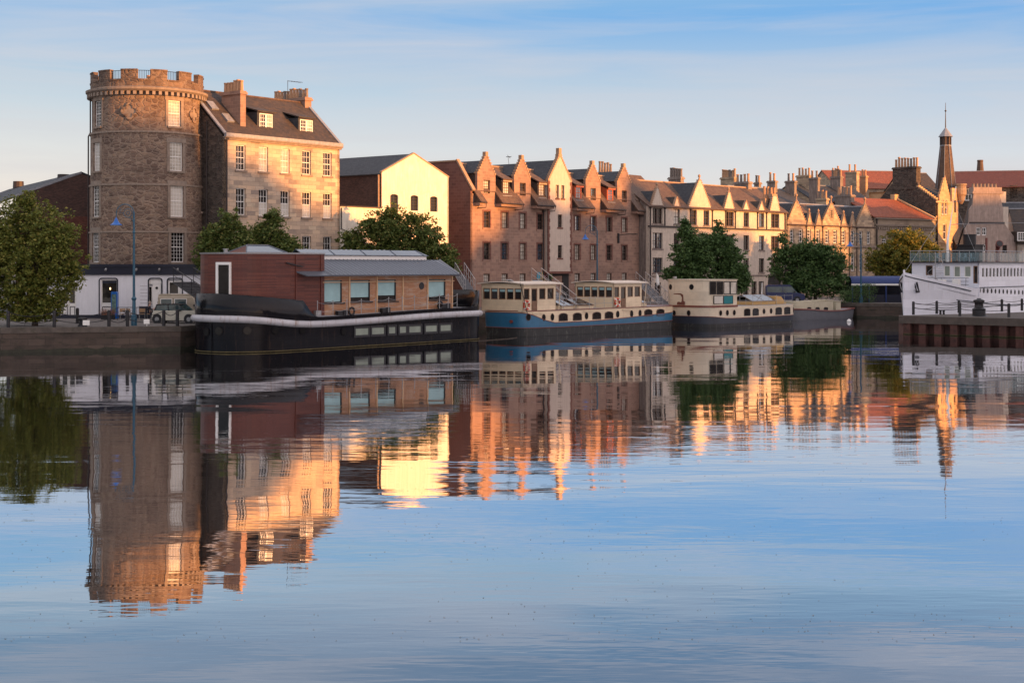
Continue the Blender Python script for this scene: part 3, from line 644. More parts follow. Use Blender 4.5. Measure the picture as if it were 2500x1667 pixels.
def brown_warehouse():
    f0 = Fr.px(76, 124, 198, 129); f = Fr(f0.ox, f0.oy, A.ang)
    d = 127; f = Fr(W(40, 0, d)[0], W(40, 0, d)[1], R(30))
    root = fthing('brown_brick_warehouse', 'dark brown brick warehouse with a slate roof, left of the tower', 'warehouse', f)
    x1 = f.u(330); xp = f.u(199); ze = f.z(60, 481); zp = f.z(199, 424); zr_ = zp-(x1-xp)*(zp-ze)/(xp)
    s = MB(); zm = f.z(150, 528)
    s.wall([(0, zm), (x1, zm), (x1, zr_), (xp, zp), (0, ze)], t=.3); s.build('wall', M['brick'], root)
    s = MB(); s.wall([(0, GZ), (x1, GZ), (x1, zm), (0, zm)], t=.3); s.build('lower_wall', M['brick_red'], root)
    D = 34; sh = .0
    s = MB(); s.slab([(-6, D, ze-2.5), (-6, .02, ze-2.5), (xp, .02, zp+.05), (xp, D, zp+.05)], .12)
    s.slab([(xp, D, zp+.05), (xp, .02, zp+.05), (x1+.2, .02, zr_), (x1+.2, D, zr_)], .12); ro = s.build('roof', M['slate_blue'], root)
    s = MB(); s.prism([(-.1, -.05, ze-.02), (xp, -.05, zp+.0), (xp, -.05, zp+.2), (-.1, -.05, ze+.15)], (0, .2, 0)); s.build('skew', M['lead'], root)
    for px, py in ((155, 426), (45, 443)):
        w = f.w(px, xp-.2); 
        w = max(2, min(w, D-2)); z = zp
        s = MB(); s.cyl((xp-.2, w), .6, .55, z-.3, f.z(px, py, w) if 2 < w < D-2 else z+.8, 12); s.build('ventilator', M['pipe'], root)
brown_warehouse()
# ================================================================ crow-stepped terrace
def crow_terrace():
    f = A; ul = f.u(1149); ur = f.u(1562); g = f.sub(ul, 0)
    root = fthing('crow_stepped_tenement', 'pink stone tenement with crow-stepped gablets and sloping tiled skirts', 'tenement', g)
    U = lambda px, w=0: g.u(px, w); Z = lambda px, y, w=0: g.z(px, y, w); X8 = lambda x: 1080+x/4.612; Y8 = lambda y: 360+y/4.612
    L = U(1562); ztop = Z(1149, 462)
    C = [(1178.6, 1198), (1223, 1241.5), (1267, 1285.5), (1310, 1327.8), (1400.5, 1418), (1439.5, 1457), (1478.5, 1496), (1516, 1532.7)]
    rows = {0: (Z(1188, 472.5), Z(1188, 440)), 1: (Z(1188, 556), Z(1188, 516)), 2: (Z(1188, 634), Z(1188, 592.5)), 3: (Z(1188, 706), Z(1188, 668.5))}
    cen = [(U(a)+U(b))/2 for a, b in C]; hw = .52
    bays = [(X8(395), X8(600), X8(497), 105, 315), (X8(812), X8(1000), X8(900), 140, 345), (X8(1618), X8(1785), X8(1697), 200, 385), (X8(1970), X8(2130), X8(2048), 230, 405)]
    holes = []; W_ = []
    zsk = Z(1262, Y8(640), -.9)      # underside of the skirts
    bayu = [(U(a), U(b), U(c), f.z(c, Y8(ya)), f.z(c, Y8(ys))) for a, b, c, ya, ys in bays]
    zsh = sum(b[4] for b in bayu)/4
    # main wall up to the skirts with row 1-3 windows, bays go on up
    out = [(0, GZ), (L, GZ), (L, zsk+.9)]
    for u0, u1, uc, za, zs in reversed(bayu): out += [(u1, zsk+.9)] + [(x, z) for x, z in (lambda l, r: (list(reversed(r))[::-1] if 0 else r[:0])+[])([], [])]
    top = []
    for u0, u1, uc, za, zs in bayu:
        l, r = crow(uc, (u1-u0)/2, zs, za, 7, .36); top += [(u0, zsk+.9)]+l+r+[(u1, zsk+.9)]
    out = [(0, GZ), (L, GZ), (L, zsk+.9)]+top[::-1]+[(0, zsk+.9)]
    for i, c in enumerate(cen):
        for r in (1, 2, 3):
            z0, z1 = rows[r]; holes.append(rect(c-hw, c+hw, z0, z1)); W_.append((i, r, c, z0, z1))
        if i in (0, 2, 5, 7): z0, z1 = rows[0]; holes.append(rect(c-hw, c+hw, z0, z1)); W_.append((i, 0, c, z0, z1))
    s = MB(); s.wall(out, holes, t=.3); s.build('wall', M['pinkblock'], root)
    # pale copings on the crow steps
    for k, (u0, u1, uc, za, zs) in enumerate(bayu):
        s = MB(); l, r = crow(uc, (u1-u0)/2, zs, za, 7, .36)
        for side in (l, r[::-1]):
            for j in range(1, len(side), 2):
                x, z = side[j]; sg = 1 if side is l else -1; st = (u1-u0)/2/7*1.02; a, b = sorted((x-sg*.03, x+sg*st)); s.box(a, b, -.05, .34, z-.16, z+.02)
        s.box(uc-.2, uc+.2, -.06, .36, za, za+.5)
        s.build('crow_steps', M['stepstone'], root)
        s = MB(); zc = za-.7; w1 = 3.6
        cross_roof(s, u0-.05, u1+.05, .3, w1+1, zs+.2, zc+.25, ov=.1); s.build('gablet_roof', M['slate_blue'], root)
        s = MB(); s.box(u0+.02, u0+.2, .29, 3.4, zsk, zs+.2); s.box(u1-.2, u1-.02, .29, 3.4, zsk, zs+.2); s.build('gablet_cheek', M['slate'], root)
    # mansard roof
    zr = Z(1140, Y8(205), 2.6); zr = f.z(1145, 404.5, 2.4); slope = (zr-zsk)/(2.4+.9)
    s = MB(); s.slab([(0, .05, zsk+.95*slope), (L, .05, zsk+.95*slope), (L, 2.4, zr), (0, 2.4, zr)], .12); s.slab([(0, 2.4, zr), (L, 2.4, zr), (L, 9, zr-.3), (0, 9, zr-.3)], .12)
    ro = s.build('roof', M['tile_brown'], root)
    s = MB(); s.tube([(0, 2.4, zr+.1), (L, 2.4, zr+.1)], .13, 6); s.build('ridge_tiles', M['stepstone'], ro)
    # side walls
    zsw = f.z(1127, 394.5, 2.0)
    side = [(0, GZ), (12, GZ), (12, zsw-.1), (2.3, zsw), (1.9, zsw), (0, ztop)]
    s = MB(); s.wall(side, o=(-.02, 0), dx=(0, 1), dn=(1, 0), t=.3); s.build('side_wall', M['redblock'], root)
    s = MB(); s.slab([(-.1, -.25, ztop-.15), (.35, -.25, ztop-.15), (.35, 1.9, zsw+.1), (-.1, 1.9, zsw+.1)], .16); s.box(-.1, .35, 1.9, 12, zsw-.05, zsw+.1); s.build('skew', M['stepstone'], root)
    s = MB(); s.wall([(0, GZ), (9, GZ), (9, zr-.3), (2.4, zr), (0, ztop)], o=(L, 0), dx=(0, 1), dn=(-1, 0), t=.2); s.build('side_wall', M['pinkblock'], root)
    # skirts
    b = [(0, 0)]+[(x[0], x[1]) for x in bayu]; tw0, tw1 = U(X8(1190)), U(X8(1455))
    gaps = [(.55, bayu[0][0]+.25), (bayu[0][1], bayu[1][0]+.25), (bayu[1][1], tw0), (tw1, bayu[2][0]+.25), (bayu[2][1], bayu[3][0]+.25), (bayu[3][1], L-.1)]
    for u0, u1 in gaps:
        s = MB(); zt = zsk+.95*slope
        s.slab([(u0-.1, -.9, zsk), (u1+.1, -.9, zsk), (u1+.1, .06, zt), (u0-.1, .06, zt)], .13); k = s.build('skirt_roof', M['tile_brown'], root)
        s = MB(); s.box(u0-.05, u1+.05, -.8, -.001, zsk-.3, zsk-.02); s.build('soffit', M['pinkblock'], k)
        for u in (u0-.04, u1-.02): s = MB(); s.prism([(u, -.88, zsk-.02), (u, -.002, zsk-.02), (u, -.002, zt-.05)], (.06, 0, 0)); s.build('skirt_cheek', M['slate'], k)
        s = MB(); s.tube([(u0-.1, -.98, zsk+.02), (u1+.12, -.98, zsk+.0)], .07, 6); s.tube([(u1+.02, -.98, zsk), (u1+.02, -.9, zsk-.5), (u1-.3, -.06, zsk-.55)], .05, 6); s.build('gutter', M['pipe'], k)
    # dormers between the gablets
    for i in (1, 3, 4, 6):
        c = cen[i]; wd = -.12; z0, z1 = rows[0]; fm = 'brown_frame' if i < 4 else 'orange_frame'
        z0 -= .0; s = MB(); h = .62; s.wall(rect(c-h, c+h, z0-.1, z1+.1), [rect(c-.5, c+.5, z0+.05, z1)], o=(0, wd), t=.1)
        for u in (c-h, c+h-.05): s.prism([(u, wd+.1, z0-.1), (u, 2.3, z1+.9), (u, wd+.1, z1+.1)], (.05, 0, 0))
        d = s.build('dormer', M[fm if i > 3 else 'slate'], root)
        s = MB(); s.slab([(c-h-.2, wd-.3, z1+.12), (c+h+.2, wd-.3, z1+.12), (c+h+.2, 2.5, zr-.05), (c-h-.2, 2.5, zr-.05)], .12); s.build('dormer_roof', M['tile_brown'], d)
        s = MB(); s.box(c-h-.1, c+h+.1, wd-.28, wd-.02, z1-.05, z1+.1); s.build('fascia_board', M['stepstone' if i < 4 else 'orange_frame'], d)
        window(d, c-.5, c+.5, z0+.05, z1, w=wd-.03, fm=fm, gm=['glass_curtain', 'glass_blind'][i % 2] if i < 4 else 'glass_sky', nx=3, nz=4, sill=None, fw=.08)
        s = MB(); s.box(c-h-.15, c+h+.15, wd-.25, wd+.0, z0-.2, z0-.1); s.build('apron', M['lead'], d)
    for i, r, c, z0, z1 in W_:
        fm = 'brown_frame'; gm = random.choice(['glass', 'glass_curtain', 'glass_sky']) if i > 3 else random.choice(['glass', 'glass', 'glass_curtain', 'glass_sky'])
        if r == 3: gm = 'glass_blind'
        if r == 0: gm = ['glass_blind', 0, 'glass', 0, 0, 'glass_sky', 0, 'glass'][i]
        if i == 3 and r == 2: gm = 'glass_sky'
        window(root, c-hw, c+hw, z0, z1, w=.16, fm=fm, gm=gm, nx=3, nz=4, sill='pinkblock', fw=.08, proud=.05)
        if r and r < 3:
            s = MB(); s.wall(rect(c-hw-.17, c+hw+.17, z0-.16, z1+.17), [rect(c-hw-.001, c+hw+.001, z0-.001, z1+.001)], o=(0, -.03), t=.03); s.build('window_surround', M['redblock'], root)
    # harled centre tower
    w0 = -.45; u0, u1, uc = U(X8(1192), w0), U(X8(1455), w0), U(X8(1318), w0); uc = (u0+u1)/2
    zs = Z(X8(1192), Y8(372), w0); za = Z(X8(1318), Y8(112), w0)
    l, r = crow(uc, (u1-u0)/2, zs, za, 11, .5); zb = Z(X8(1300), Y8(1395), w0)
    tw = []; 
    for a, b_, y0, y1 in ((1278, 1312, 572, 422), (1338, 1375, 575, 425), (1300, 1350, 900, 755), (1300, 1350, 1245, 1100)):
        a_, c_ = U(X8(a), w0), U(X8(b_), w0); m = (a_+c_)/2; h = .28 if a != 1300 else .4; tw.append((m-h, m+h, Z(X8(a), Y8(y0), w0), Z(X8(a), Y8(y1), w0)))
    s = MB(); s.wall([(u0, zb), (u1, zb)]+(l+r)[::-1], [rect(*q) for q in tw], o=(0, w0), t=.3); s.box(u0+.01, u0+.3, w0+.3, 2.6, zb, zs); s.box(u1-.3, u1-.01, w0+.3, 2.6, zb, zs); t = s.build('stair_tower', M['harl_tower'], root)
    for q in tw: window(root, *q, w=w0+.15, fm='brown_frame', gm='glass_curtain' if q[2] > 12 else 'glass', nx=2, nz=5, sill='redblock', fw=.07, proud=-w0+.05, o=(0, 0))
    s = MB()
    for k in range(24):
        z = zb+(zs-zb)*k/24; q = .32 if k % 2 else .2
        for a, b_ in ((u0-.03, u0+q), (u1-q, u1+.03)): s.box(a, b_, w0-.03, w0+.1, z, z+(zs-zb)/24-.012)
    s.build('quoins', M['redblock'], t)
    s = MB()
    for side in (l, r[::-1]):
        for j in range(1, len(side), 2):
            x, z = side[j]; sg = 1 if side is l else -1; st = (u1-u0)/2/11; a, b_ = sorted((x-sg*.03, x+sg*st)); s.box(a, b_, w0-.05, w0+.36, z-.2, z+.03)
    s.box(uc-.32, uc+.32, w0-.05, w0+.4, za, za+.35); s.box(uc-.24, uc+.24, w0-.04, w0+.38, za+.35, za+1.0)
    s.build('crow_steps', M['stepstone'], t)
    s = MB(); cross_roof(s, u0-.05, u1+.05, w0+.3, 5.2, zs+.1, za-.35, ov=.1); s.build('gablet_roof', M['slate_blue'], root)
    s = MB(); s.box(u0-.3, u1+.2, w0-.02, .0, zb-.25, zb); s.build('lintel', M['redblock'], root)
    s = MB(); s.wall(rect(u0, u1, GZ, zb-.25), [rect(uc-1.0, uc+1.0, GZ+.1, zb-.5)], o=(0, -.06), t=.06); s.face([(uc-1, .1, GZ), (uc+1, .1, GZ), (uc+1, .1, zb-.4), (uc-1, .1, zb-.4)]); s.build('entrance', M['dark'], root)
    pipe(root, u0-.35, -.1, GZ, zsk-.6, .07)
    # chimney behind, small fittings
    wc = 4.0; a, b_ = U(X8(1790), wc), U(X8(1940), wc)
    chimney(root, a, b_, wc, wc+.8, zr-.6, f.z(X8(1860), Y8(283), wc), 'stepstone', 5, along='u', ph=1.15, pr=.17, potmat='pot_grey')
    s = MB(); a = U(X8(1975)); s.obox((a, -.1, Z(X8(1975), Y8(1022))), .22, .16, 1.1); s.tube([(a, -.12, Z(X8(1975), Y8(990))), (a+.6, -1.2, Z(X8(1975), Y8(975))), (a+.7, -1.6, Z(X8(1975), Y8(978)))], .04, 5); s.obox((a+.75, -1.8, Z(X8(1975), Y8(978))), .25, .7, .1); s.build('wall_light', M['iron'], root)
    for k, (px, c) in enumerate(((1062, (.05,.3,.45)), (1095, (.4,.3,.15)), (1132, (.25,.05,.06)), (1180, (.25,.42,.12)))):
        s = MB(); u = U(X8(px)); z = Z(X8(px), Y8(1442)); s.box(u, u+.85, -.06, -.03, z-.35, z+.35); s.build('coloured_panel', plain('panel_paint', c, .5, var=.05), root)
    s = MB(); u = U(X8(1062)); z = Z(X8(1062), Y8(1482)); s.box(u, u+1.7, -.058, -.032, z-.3, z+.22); s.build('coloured_panel', plain('ochre_paint', (.35,.24,.1), .5, var=.05), root)
    s = MB(); s.tube([(U(X8(755), 2.4), 2.4, zr), (U(X8(740), 2.4), 2.4, zr+1.3)], .025, 4); s.obox((U(X8(740), 2.4), 2.3, zr+1.3), .05, .7, .05, ry=.3); s.obox((U(X8(740), 2.4), 2.3, zr+1.3), .6, .03, .03, ry=.5); s.build('aerial', M['iron'], root)
crow_terrace()
def pstack(f, root, p0, p1, yt, w, n, mat, zb, pm='pot'):
    """stack standing on a party wall: broad face towards the camera's left, narrow face to the street"""
    nar = (p1-p0)*.2; uR, u1 = f.u(p1-nar, w), f.u(p1, w); u1 = max(u1, uR+.6); wl = f.w(p0, uR); wl = min(max(wl, w+.8), w+4.5)
    return chimney(root, uR, u1, w, wl, zb, f.z(p1-nar, yt, w), mat, n, along='w', ph=1.15, pr=.19, crown=.12, potmat=pm)
# ================================================================ cream harled tenement
def solid(f, root, L, D, ze, mat, name='side_wall', left=True, right=True, zr=None):
    """end walls and back of a block"""
    s = MB(); prof = [(0, GZ), (D, GZ), (D, ze)]+([(D/2, zr)] if zr else [])+[(0, ze)]
    if left: s.wall(prof, o=(.005, 0), dx=(0, 1), dn=(1, 0), t=.25)
    if right: s.wall(prof, o=(L-.005, 0), dx=(0, 1), dn=(-1, 0), t=.25)
    s.wall([(0, GZ), (L, GZ), (L, ze), (0, ze)], o=(0, D), t=-.2)
    return s.build(name, M[mat], root)
def cream_tenement():
    f = Fr.px(1582, 166.5, 1921, 187.5); L = f.len
    root = fthing('cream_tenement', 'long cream harled tenement with many pointed gablets behind the wheelhouse barge', 'tenement', f)
    X3 = lambda x: 1540+x/5.057; Y3 = lambda y: 390+y/5.057; U = lambda x, w=0: f.u(X3(x), w); Z = lambda x, y, w=0: f.z(X3(x), Y3(y), w)
    D = 10; ze = Z(1900, 652); zr = Z(880, 318, 4.5)
    gabs = [(255, 405, 318, 350, 575, 1), (528, 612, 572, 458, 590, 0), (720, 988, 845, 250, 580, 2), (1155, 1278, 1213, 405, 610, 1), (1385, 1465, 1425, 500, 622, 0), (1575, 1655, 1615, 512, 632, 0), (1720, 1842, 1785, 452, 640, 3)]
    top = []; spec = []
    for a, b, c, ya, ys, k in gabs:
        u0, u1 = U(a), U(b); uc = (u0+u1)/2; za, zs = Z(c, ya), Z(c, ys); spec.append((u0, u1, uc, za, zs, k))
        top.append((u0, ze)); 
        if k == 0: top += [(u0, zs), (uc, za), (u1, zs)]
        else:
            l, r = crow(uc, (u1-u0)/2, zs, za, {1: 9, 2: 13, 3: 7}[k], .3 if k != 3 else .9); top += l+r
        top.append((u1, ze))
    top = [(0, ze)]+top+[(L, ze)]
    rows = [(Z(330, 790), Z(330, 597)), (Z(1780, 1120), Z(1780, 942)), (Z(1610, 1392), Z(1610, 1218))]
    cols = [(283, 380, 2), (540, 600, 1), (750, 808, 1), (903, 965, 1), (1170, 1265, 2), (1398, 1453, 1), (1587, 1642, 1), (1742, 1823, 2)]
    holes, ws = [], []
    for i, (a, b, n) in enumerate(cols):
        c = (U(a)+U(b))/2; h = .95 if n == 2 else .6
        for r, (z0, z1) in enumerate(rows): holes.append(rect(c-h, c+h, z0, z1)); ws.append((i, r, c, h, z0, z1, n))
    zg = Z(1610, 1500); 
    for a, b in ((290, 380), (1395, 1450), (1490, 1555), (1583, 1640)): c = (U(a)+U(b))/2; holes.append(rect(c-.6, c+.6, GZ+.05, min(zg, rows[2][0]-.6))); ws.append((9, 9, c, .6, GZ+.05, min(zg, rows[2][0]-.6), 1))
    ar = (U(1705)+U(1860))/2; holes.append(arch(ar-1.7, ar+1.7, GZ+.01, GZ+3.6, 1.6, 10))
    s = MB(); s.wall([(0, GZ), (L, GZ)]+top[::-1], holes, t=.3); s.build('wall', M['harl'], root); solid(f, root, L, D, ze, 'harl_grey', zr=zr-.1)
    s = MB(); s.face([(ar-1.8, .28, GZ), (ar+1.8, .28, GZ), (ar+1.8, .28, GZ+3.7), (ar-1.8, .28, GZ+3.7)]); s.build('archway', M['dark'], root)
    for i, r, c, h, z0, z1, n in ws:
        gm = 'glass'
        if r < 3 and random.random() < .3: gm = 'glass_sky'
        if i == 1 and r == 0: gm = 'glass_blind'
        window(root, c-h, c+h, z0, z1, w=.2, fm='brown_frame', gm=gm, nx=4 if n == 2 else 2, nz=4, sill='harl_grey', fw=.09, proud=.06)
        if n == 2: s = MB(); s.box(c-.07, c+.07, .14, .26, z0, z1); s.build('mullion', M['brown_frame'], root)
    zs_ = Z(1000, 815); s = MB(); s.box(-.02, L+.02, -.14, .0, rows[0][0]-.42, rows[0][0]-.22); s.build('string_course', M['pipe'], root)
    s = MB(); s.box(-.02, L+.02, -.1, 0, rows[2][0]-.45, rows[2][0]-.3); s.build('string_course', M['harl_grey'], root)
    sl = (zr-ze)/(D/2)
    rf = MB(); ridge_roof(rf, -.1, L+.1, .02, D, ze+.02, zr, ov=.25, wr=4.8); ro = rf.build('roof', M['tile_brown'], root)
    s = MB(); s.tube([(-.1, 4.8, zr+.1), (L+.1, 4.8, zr+.1)], .13, 6); s.build('ridge_tiles', M['stepstone'], ro)
    for u0, u1, uc, za, zs, k in spec:
        zt = za-(.35 if k else .05); wt = (zt-ze)/sl+.4 
        s = MB(); hw = (u1-u0)/2; ss = (zt-zs)/hw if zt > zs else 1
        cross_roof(s, u0, u1, .27, max(1.2, min(5, wt)), zs, zt, ov=.12 if k == 0 else .05); s.build('gablet_roof', M['slate_blue' if k else 'slate'], root)
        if k in (1, 2, 3):
            l, r = crow(uc, hw, zs, za, {1: 9, 2: 13, 3: 7}[k], .3 if k != 3 else .9); s = MB(); n = {1: 9, 2: 13, 3: 7}[k]
            for side in (l, r[::-1]):
                for j in range(1, len(side), 2):
                    x, z = side[j]; sg = 1 if side is l else -1; a, b = sorted((x-sg*.02, x+sg*hw/n)); s.box(a, b, -.04, .32, z-.12, z+.03)
            if k < 3: s.lathe((uc, .12, za), [(.16, 0), (.12, .2), (.08, .3), (.17, .42), (.17, .55), (.05, .7)], 8)
            s.build('crow_steps', M['stepstone'], root)
        else:
            s = MB()
            for q0, q1 in (((u0-.1, zs-.1), (uc, za+.08)), ((uc, za+.08), (u1+.1, zs-.1))): s.prism([(q0[0], -.06, q0[1]), (q1[0], -.06, q1[1]), (q1[0], -.06, q1[1]-.16), (q0[0], -.06, q0[1]-.16)], (0, .34, 0))
            s.build('barge_stones', M['stepstone'], root)
    u = spec[-1][2]
    c = MB(); c.box(u-.6, u+.6, .05, .7, spec[-1][3]-.01, spec[-1][3]+.3); cc = c.build('chimney', M['stepstone'], root)
    for k in (-.35, .35): s = MB(); s.lathe((u+k, .35, spec[-1][3]+.3), [(.17, 0), (.14, .8), (.17, .85)], 8); s.build('chimney_pot', M['pot'], cc)
    for x, zl in ((238, GZ), (415, rows[0][0]-.3), (733, rows[0][0]-.3), (1003, rows[0][0]-.3), (1168, rows[0][0]-.3), (1286, rows[0][0]-.3), (1562, rows[0][0]-.3), (1672, rows[0][0]-.3), (1900, GZ)): pipe(root, min(max(U(x), .15), L-.15), -.09, zl, ze-.25, .07)
    # stacks on the ridge and beyond
    def stack(x0, x1, ytop, w, pots, h=None, mat='stone_mix', along='u', dw=.9, pm='pot'):
        pstack(f, root, X3(x0), X3(x1), Y3(ytop), w, pots, mat, ze+1, pm)
    stack(465, 655, 210, 5.0, 5, mat='harl_grey', pm='pot_grey'); stack(1275, 1495, 268, 4.4, 4, mat='harl_grey', dw=1.6)
    s = MB(); z0 = f.z(X3(30), Y3(258), 4.5)
    for x0, x1, y in ((1660, 1745, 480),):
        a, b = U(x0, .8), U(x1, .8); c = MB(); c.box(a, b, .8, 1.6, ze, Z(1700, y, .8)); cc = c.build('chimney', M['stepstone'], root)
        for q in (.25, .75): s = MB(); s.lathe((a+(b-a)*q, 1.2, Z(1700, y, .8)), [(.2, 0), (.16, 1.5), (.2, 1.6)], 8); s.build('chimney_pot', M['pot'], cc)
cream_tenement()
# grey harled link between the pink and the cream tenement
def link():
    f = A.sub(A.u(1558), .35); L = 6.2; root = fthing('grey_link_block', 'narrow grey harled link block between the pink and cream tenements', 'building', f)
    ze = f.z(1575, 488); s = MB(); s.wall([(0, GZ), (L, GZ), (L, ze), (0, ze)], t=.3); s.box(.3, L-.02, .31, 7, GZ, ze-.1); s.build('wall', M['harl_grey'], root)
    s = MB(); s.slab([(-.4, -.35, ze-.3), (L, -.35, ze-.3), (L, 3.4, ze+3.1), (-.4, 3.4, ze+3.1)], .15); s.slab([(-.4, 3.4, ze+3.1), (L, 3.4, ze+3.1), (L, 7, ze), (-.4, 7, ze)], .15); s.build('roof', M['tile_brown'], root)
    pipe(root, L-1.0, -.1, GZ, ze-.3, .08)
link()
# ================================================================ ornate building with three crow-stepped gables
def ornate():
    f = Fr.px(1922, 188, 2137, 203); L = f.len
    root = fthing('spirelet_terrace', 'sandstone terrace with three crow-stepped gables and narrow spirelets between them', 'terrace', f)
    X4 = lambda x: 1880+x/5.059; Y4 = lambda y: 390+y/5.059; U = lambda x, w=0: f.u(X4(x), w); Z = lambda x, y, w=0: f.z(X4(x), Y4(y), w)
    ze = Z(1100, 835); D = 9; zr = Z(700, 572, 4.5)
    G = [(215, 445, 520, 775), (650, 868, 545, 775), (1072, 1282, 560, 800)]; S = [(452, 525, 650, 822), (562, 645, 658, 822), (873, 955, 672, 832), (990, 1062, 685, 840)]
    items = sorted([(a, b, ya, ys, 'g') for a, b, ya, ys in G]+[(a, b, ya, ys, 's') for a, b, ya, ys in S]); top = [(0, ze)]; sp = []
    for a, b, ya, ys, k in items:
        u0, u1 = max(U(a), .02), min(U(b), L-.02); uc = (u0+u1)/2; za, zs = Z((a+b)/2, ya), Z((a+b)/2, ys); sp.append((u0, u1, uc, za, zs, k)); top.append((u0, ze))
        if k == 'g': l, r = crow(uc, (u1-u0)/2, zs, za, 9, .3); top += l+r
        else: top += [(u0, zs), (uc, za), (u1, zs)]
        top.append((u1, ze))
    top.append((L, ze)); ws = []; holes = []
    for a, b in ((252, 290), (360, 400), (464, 500), (577, 612), (688, 723), (788, 822), (889, 928), (1005, 1040), (1105, 1138), (1201, 1235)):
        c = (U(a)+U(b))/2; h = .46
        for (y0, y1) in ((1040, 885), (1372, 1168), (1700, 1500)):
            z0, z1 = Z(1220, y0), Z(1220, y1)
            if y0 == 1700: z0, z1 = GZ+.9, Z(1220, 1172)-4.3
            if z1-z0 < .8: continue
            holes.append(rect(c-h, c+h, z0, z1)); ws.append((c, h, z0, z1))
    s = MB(); s.wall([(0, GZ), (L, GZ)]+top[::-1], holes, t=.3); s.build('wall', M['stone_mix'], root); solid(f, root, L, D, ze, 'stone_mix', zr=zr-.1)
    for c, h, z0, z1 in ws: window(root, c-h, c+h, z0, z1, w=.16, gm='glass', nx=2, nz=4, sill='ashlar_trim', fw=.1, bw=.05, proud=.05)
    s = MB(); z = Z(1250, 1062); s.box(-.02, L+.02, -.18, 0, z-.3, z); s.build('string_course', M['ashlar_trim'], root)
    rf = MB(); ridge_roof(rf, 0, L, .02, D, ze, zr, ov=.1); ro = rf.build('roof', M['tile_brown'], root)
    s = MB(); s.tube([(0, D/2, zr+.08), (L, D/2, zr+.08)], .14, 6); s.build('ridge_tiles', M['lead'], ro)
    for u0, u1, uc, za, zs, k in sp:
        s = MB(); cross_roof(s, u0, u1, .28, 4.4 if k == 'g' else 1.6, zs, za-(.3 if k == 'g' else .1), ov=.03); q = s.build('gablet_roof', M['slate_blue'], root)
        s = MB(); hw = (u1-u0)/2
        if k == 'g':
            s.tube([(uc, .3, za-.2), (uc, 4.4, za-.2)], .12, 5); s.build('ridge_tiles', M['lead'], q); s = MB()
            l, r = crow(uc, hw, zs, za, 9, .3)
            for side in (l, r[::-1]):
                for j in range(1, len(side), 2):
                    x, z = side[j]; sg = 1 if side is l else -1; a, b = sorted((x-sg*.02, x+sg*hw/9)); s.box(a, b, -.04, .32, z-.12, z+.03)
            s.lathe((uc, .1, za), [(.22, 0), (.2, .15), (.1, .3), (.1, .7), (.2, .8), (.22, .95), (.05, 1.15)], 8)
            s.build('crow_steps', M['stepstone'], root)
            s = MB(); s.wall(rect(uc-.45, uc+.45, zs+.4, zs+1.9), [rect(uc-.33, uc+.33, zs+.52, zs+1.78)], o=(0, -.06), t=.06)
            for j in range(4): s.lathe((uc, -.03, zs+.6+j*.28), [(.05, 0), (.2, .08), (.22, .16), (.05, .25)], 8)
            if u0 > 4 and u1 < L-4: s.build('carved_panel', M['ashlar_trim'], root)
        else:
            for q0, q1 in (((u0, zs), (uc, za+.1)), ((uc, za+.1), (u1, zs))): s.prism([(q0[0], -.05, q0[1]), (q1[0], -.05, q1[1]), (q1[0], -.05, q1[1]-.18), (q0[0], -.05, q0[1]-.18)], (0, .34, 0))
            s.lathe((uc, .1, za), [(.12, -.1), (.08, .15), (.16, .25), (.14, .38), (.04, .55)], 8); s.build('spirelet_coping', M['stepstone'], root)
    for x in (445, 548, 648, 870, 975, 1068): pipe(root, min(max(U(x), .1), L-.1), -.08, GZ, ze-.2, .06)
    for x0, x1, yt, w, n, m in ((570, 725, 475, 4.2, 3, 'stone_mix'), (800, 1045, 430, 4.6, 4, 'harl_grey')):
        pstack(f, root, X4(x0), X4(x1), Y4(yt), w, n, m, ze+1)
ornate()
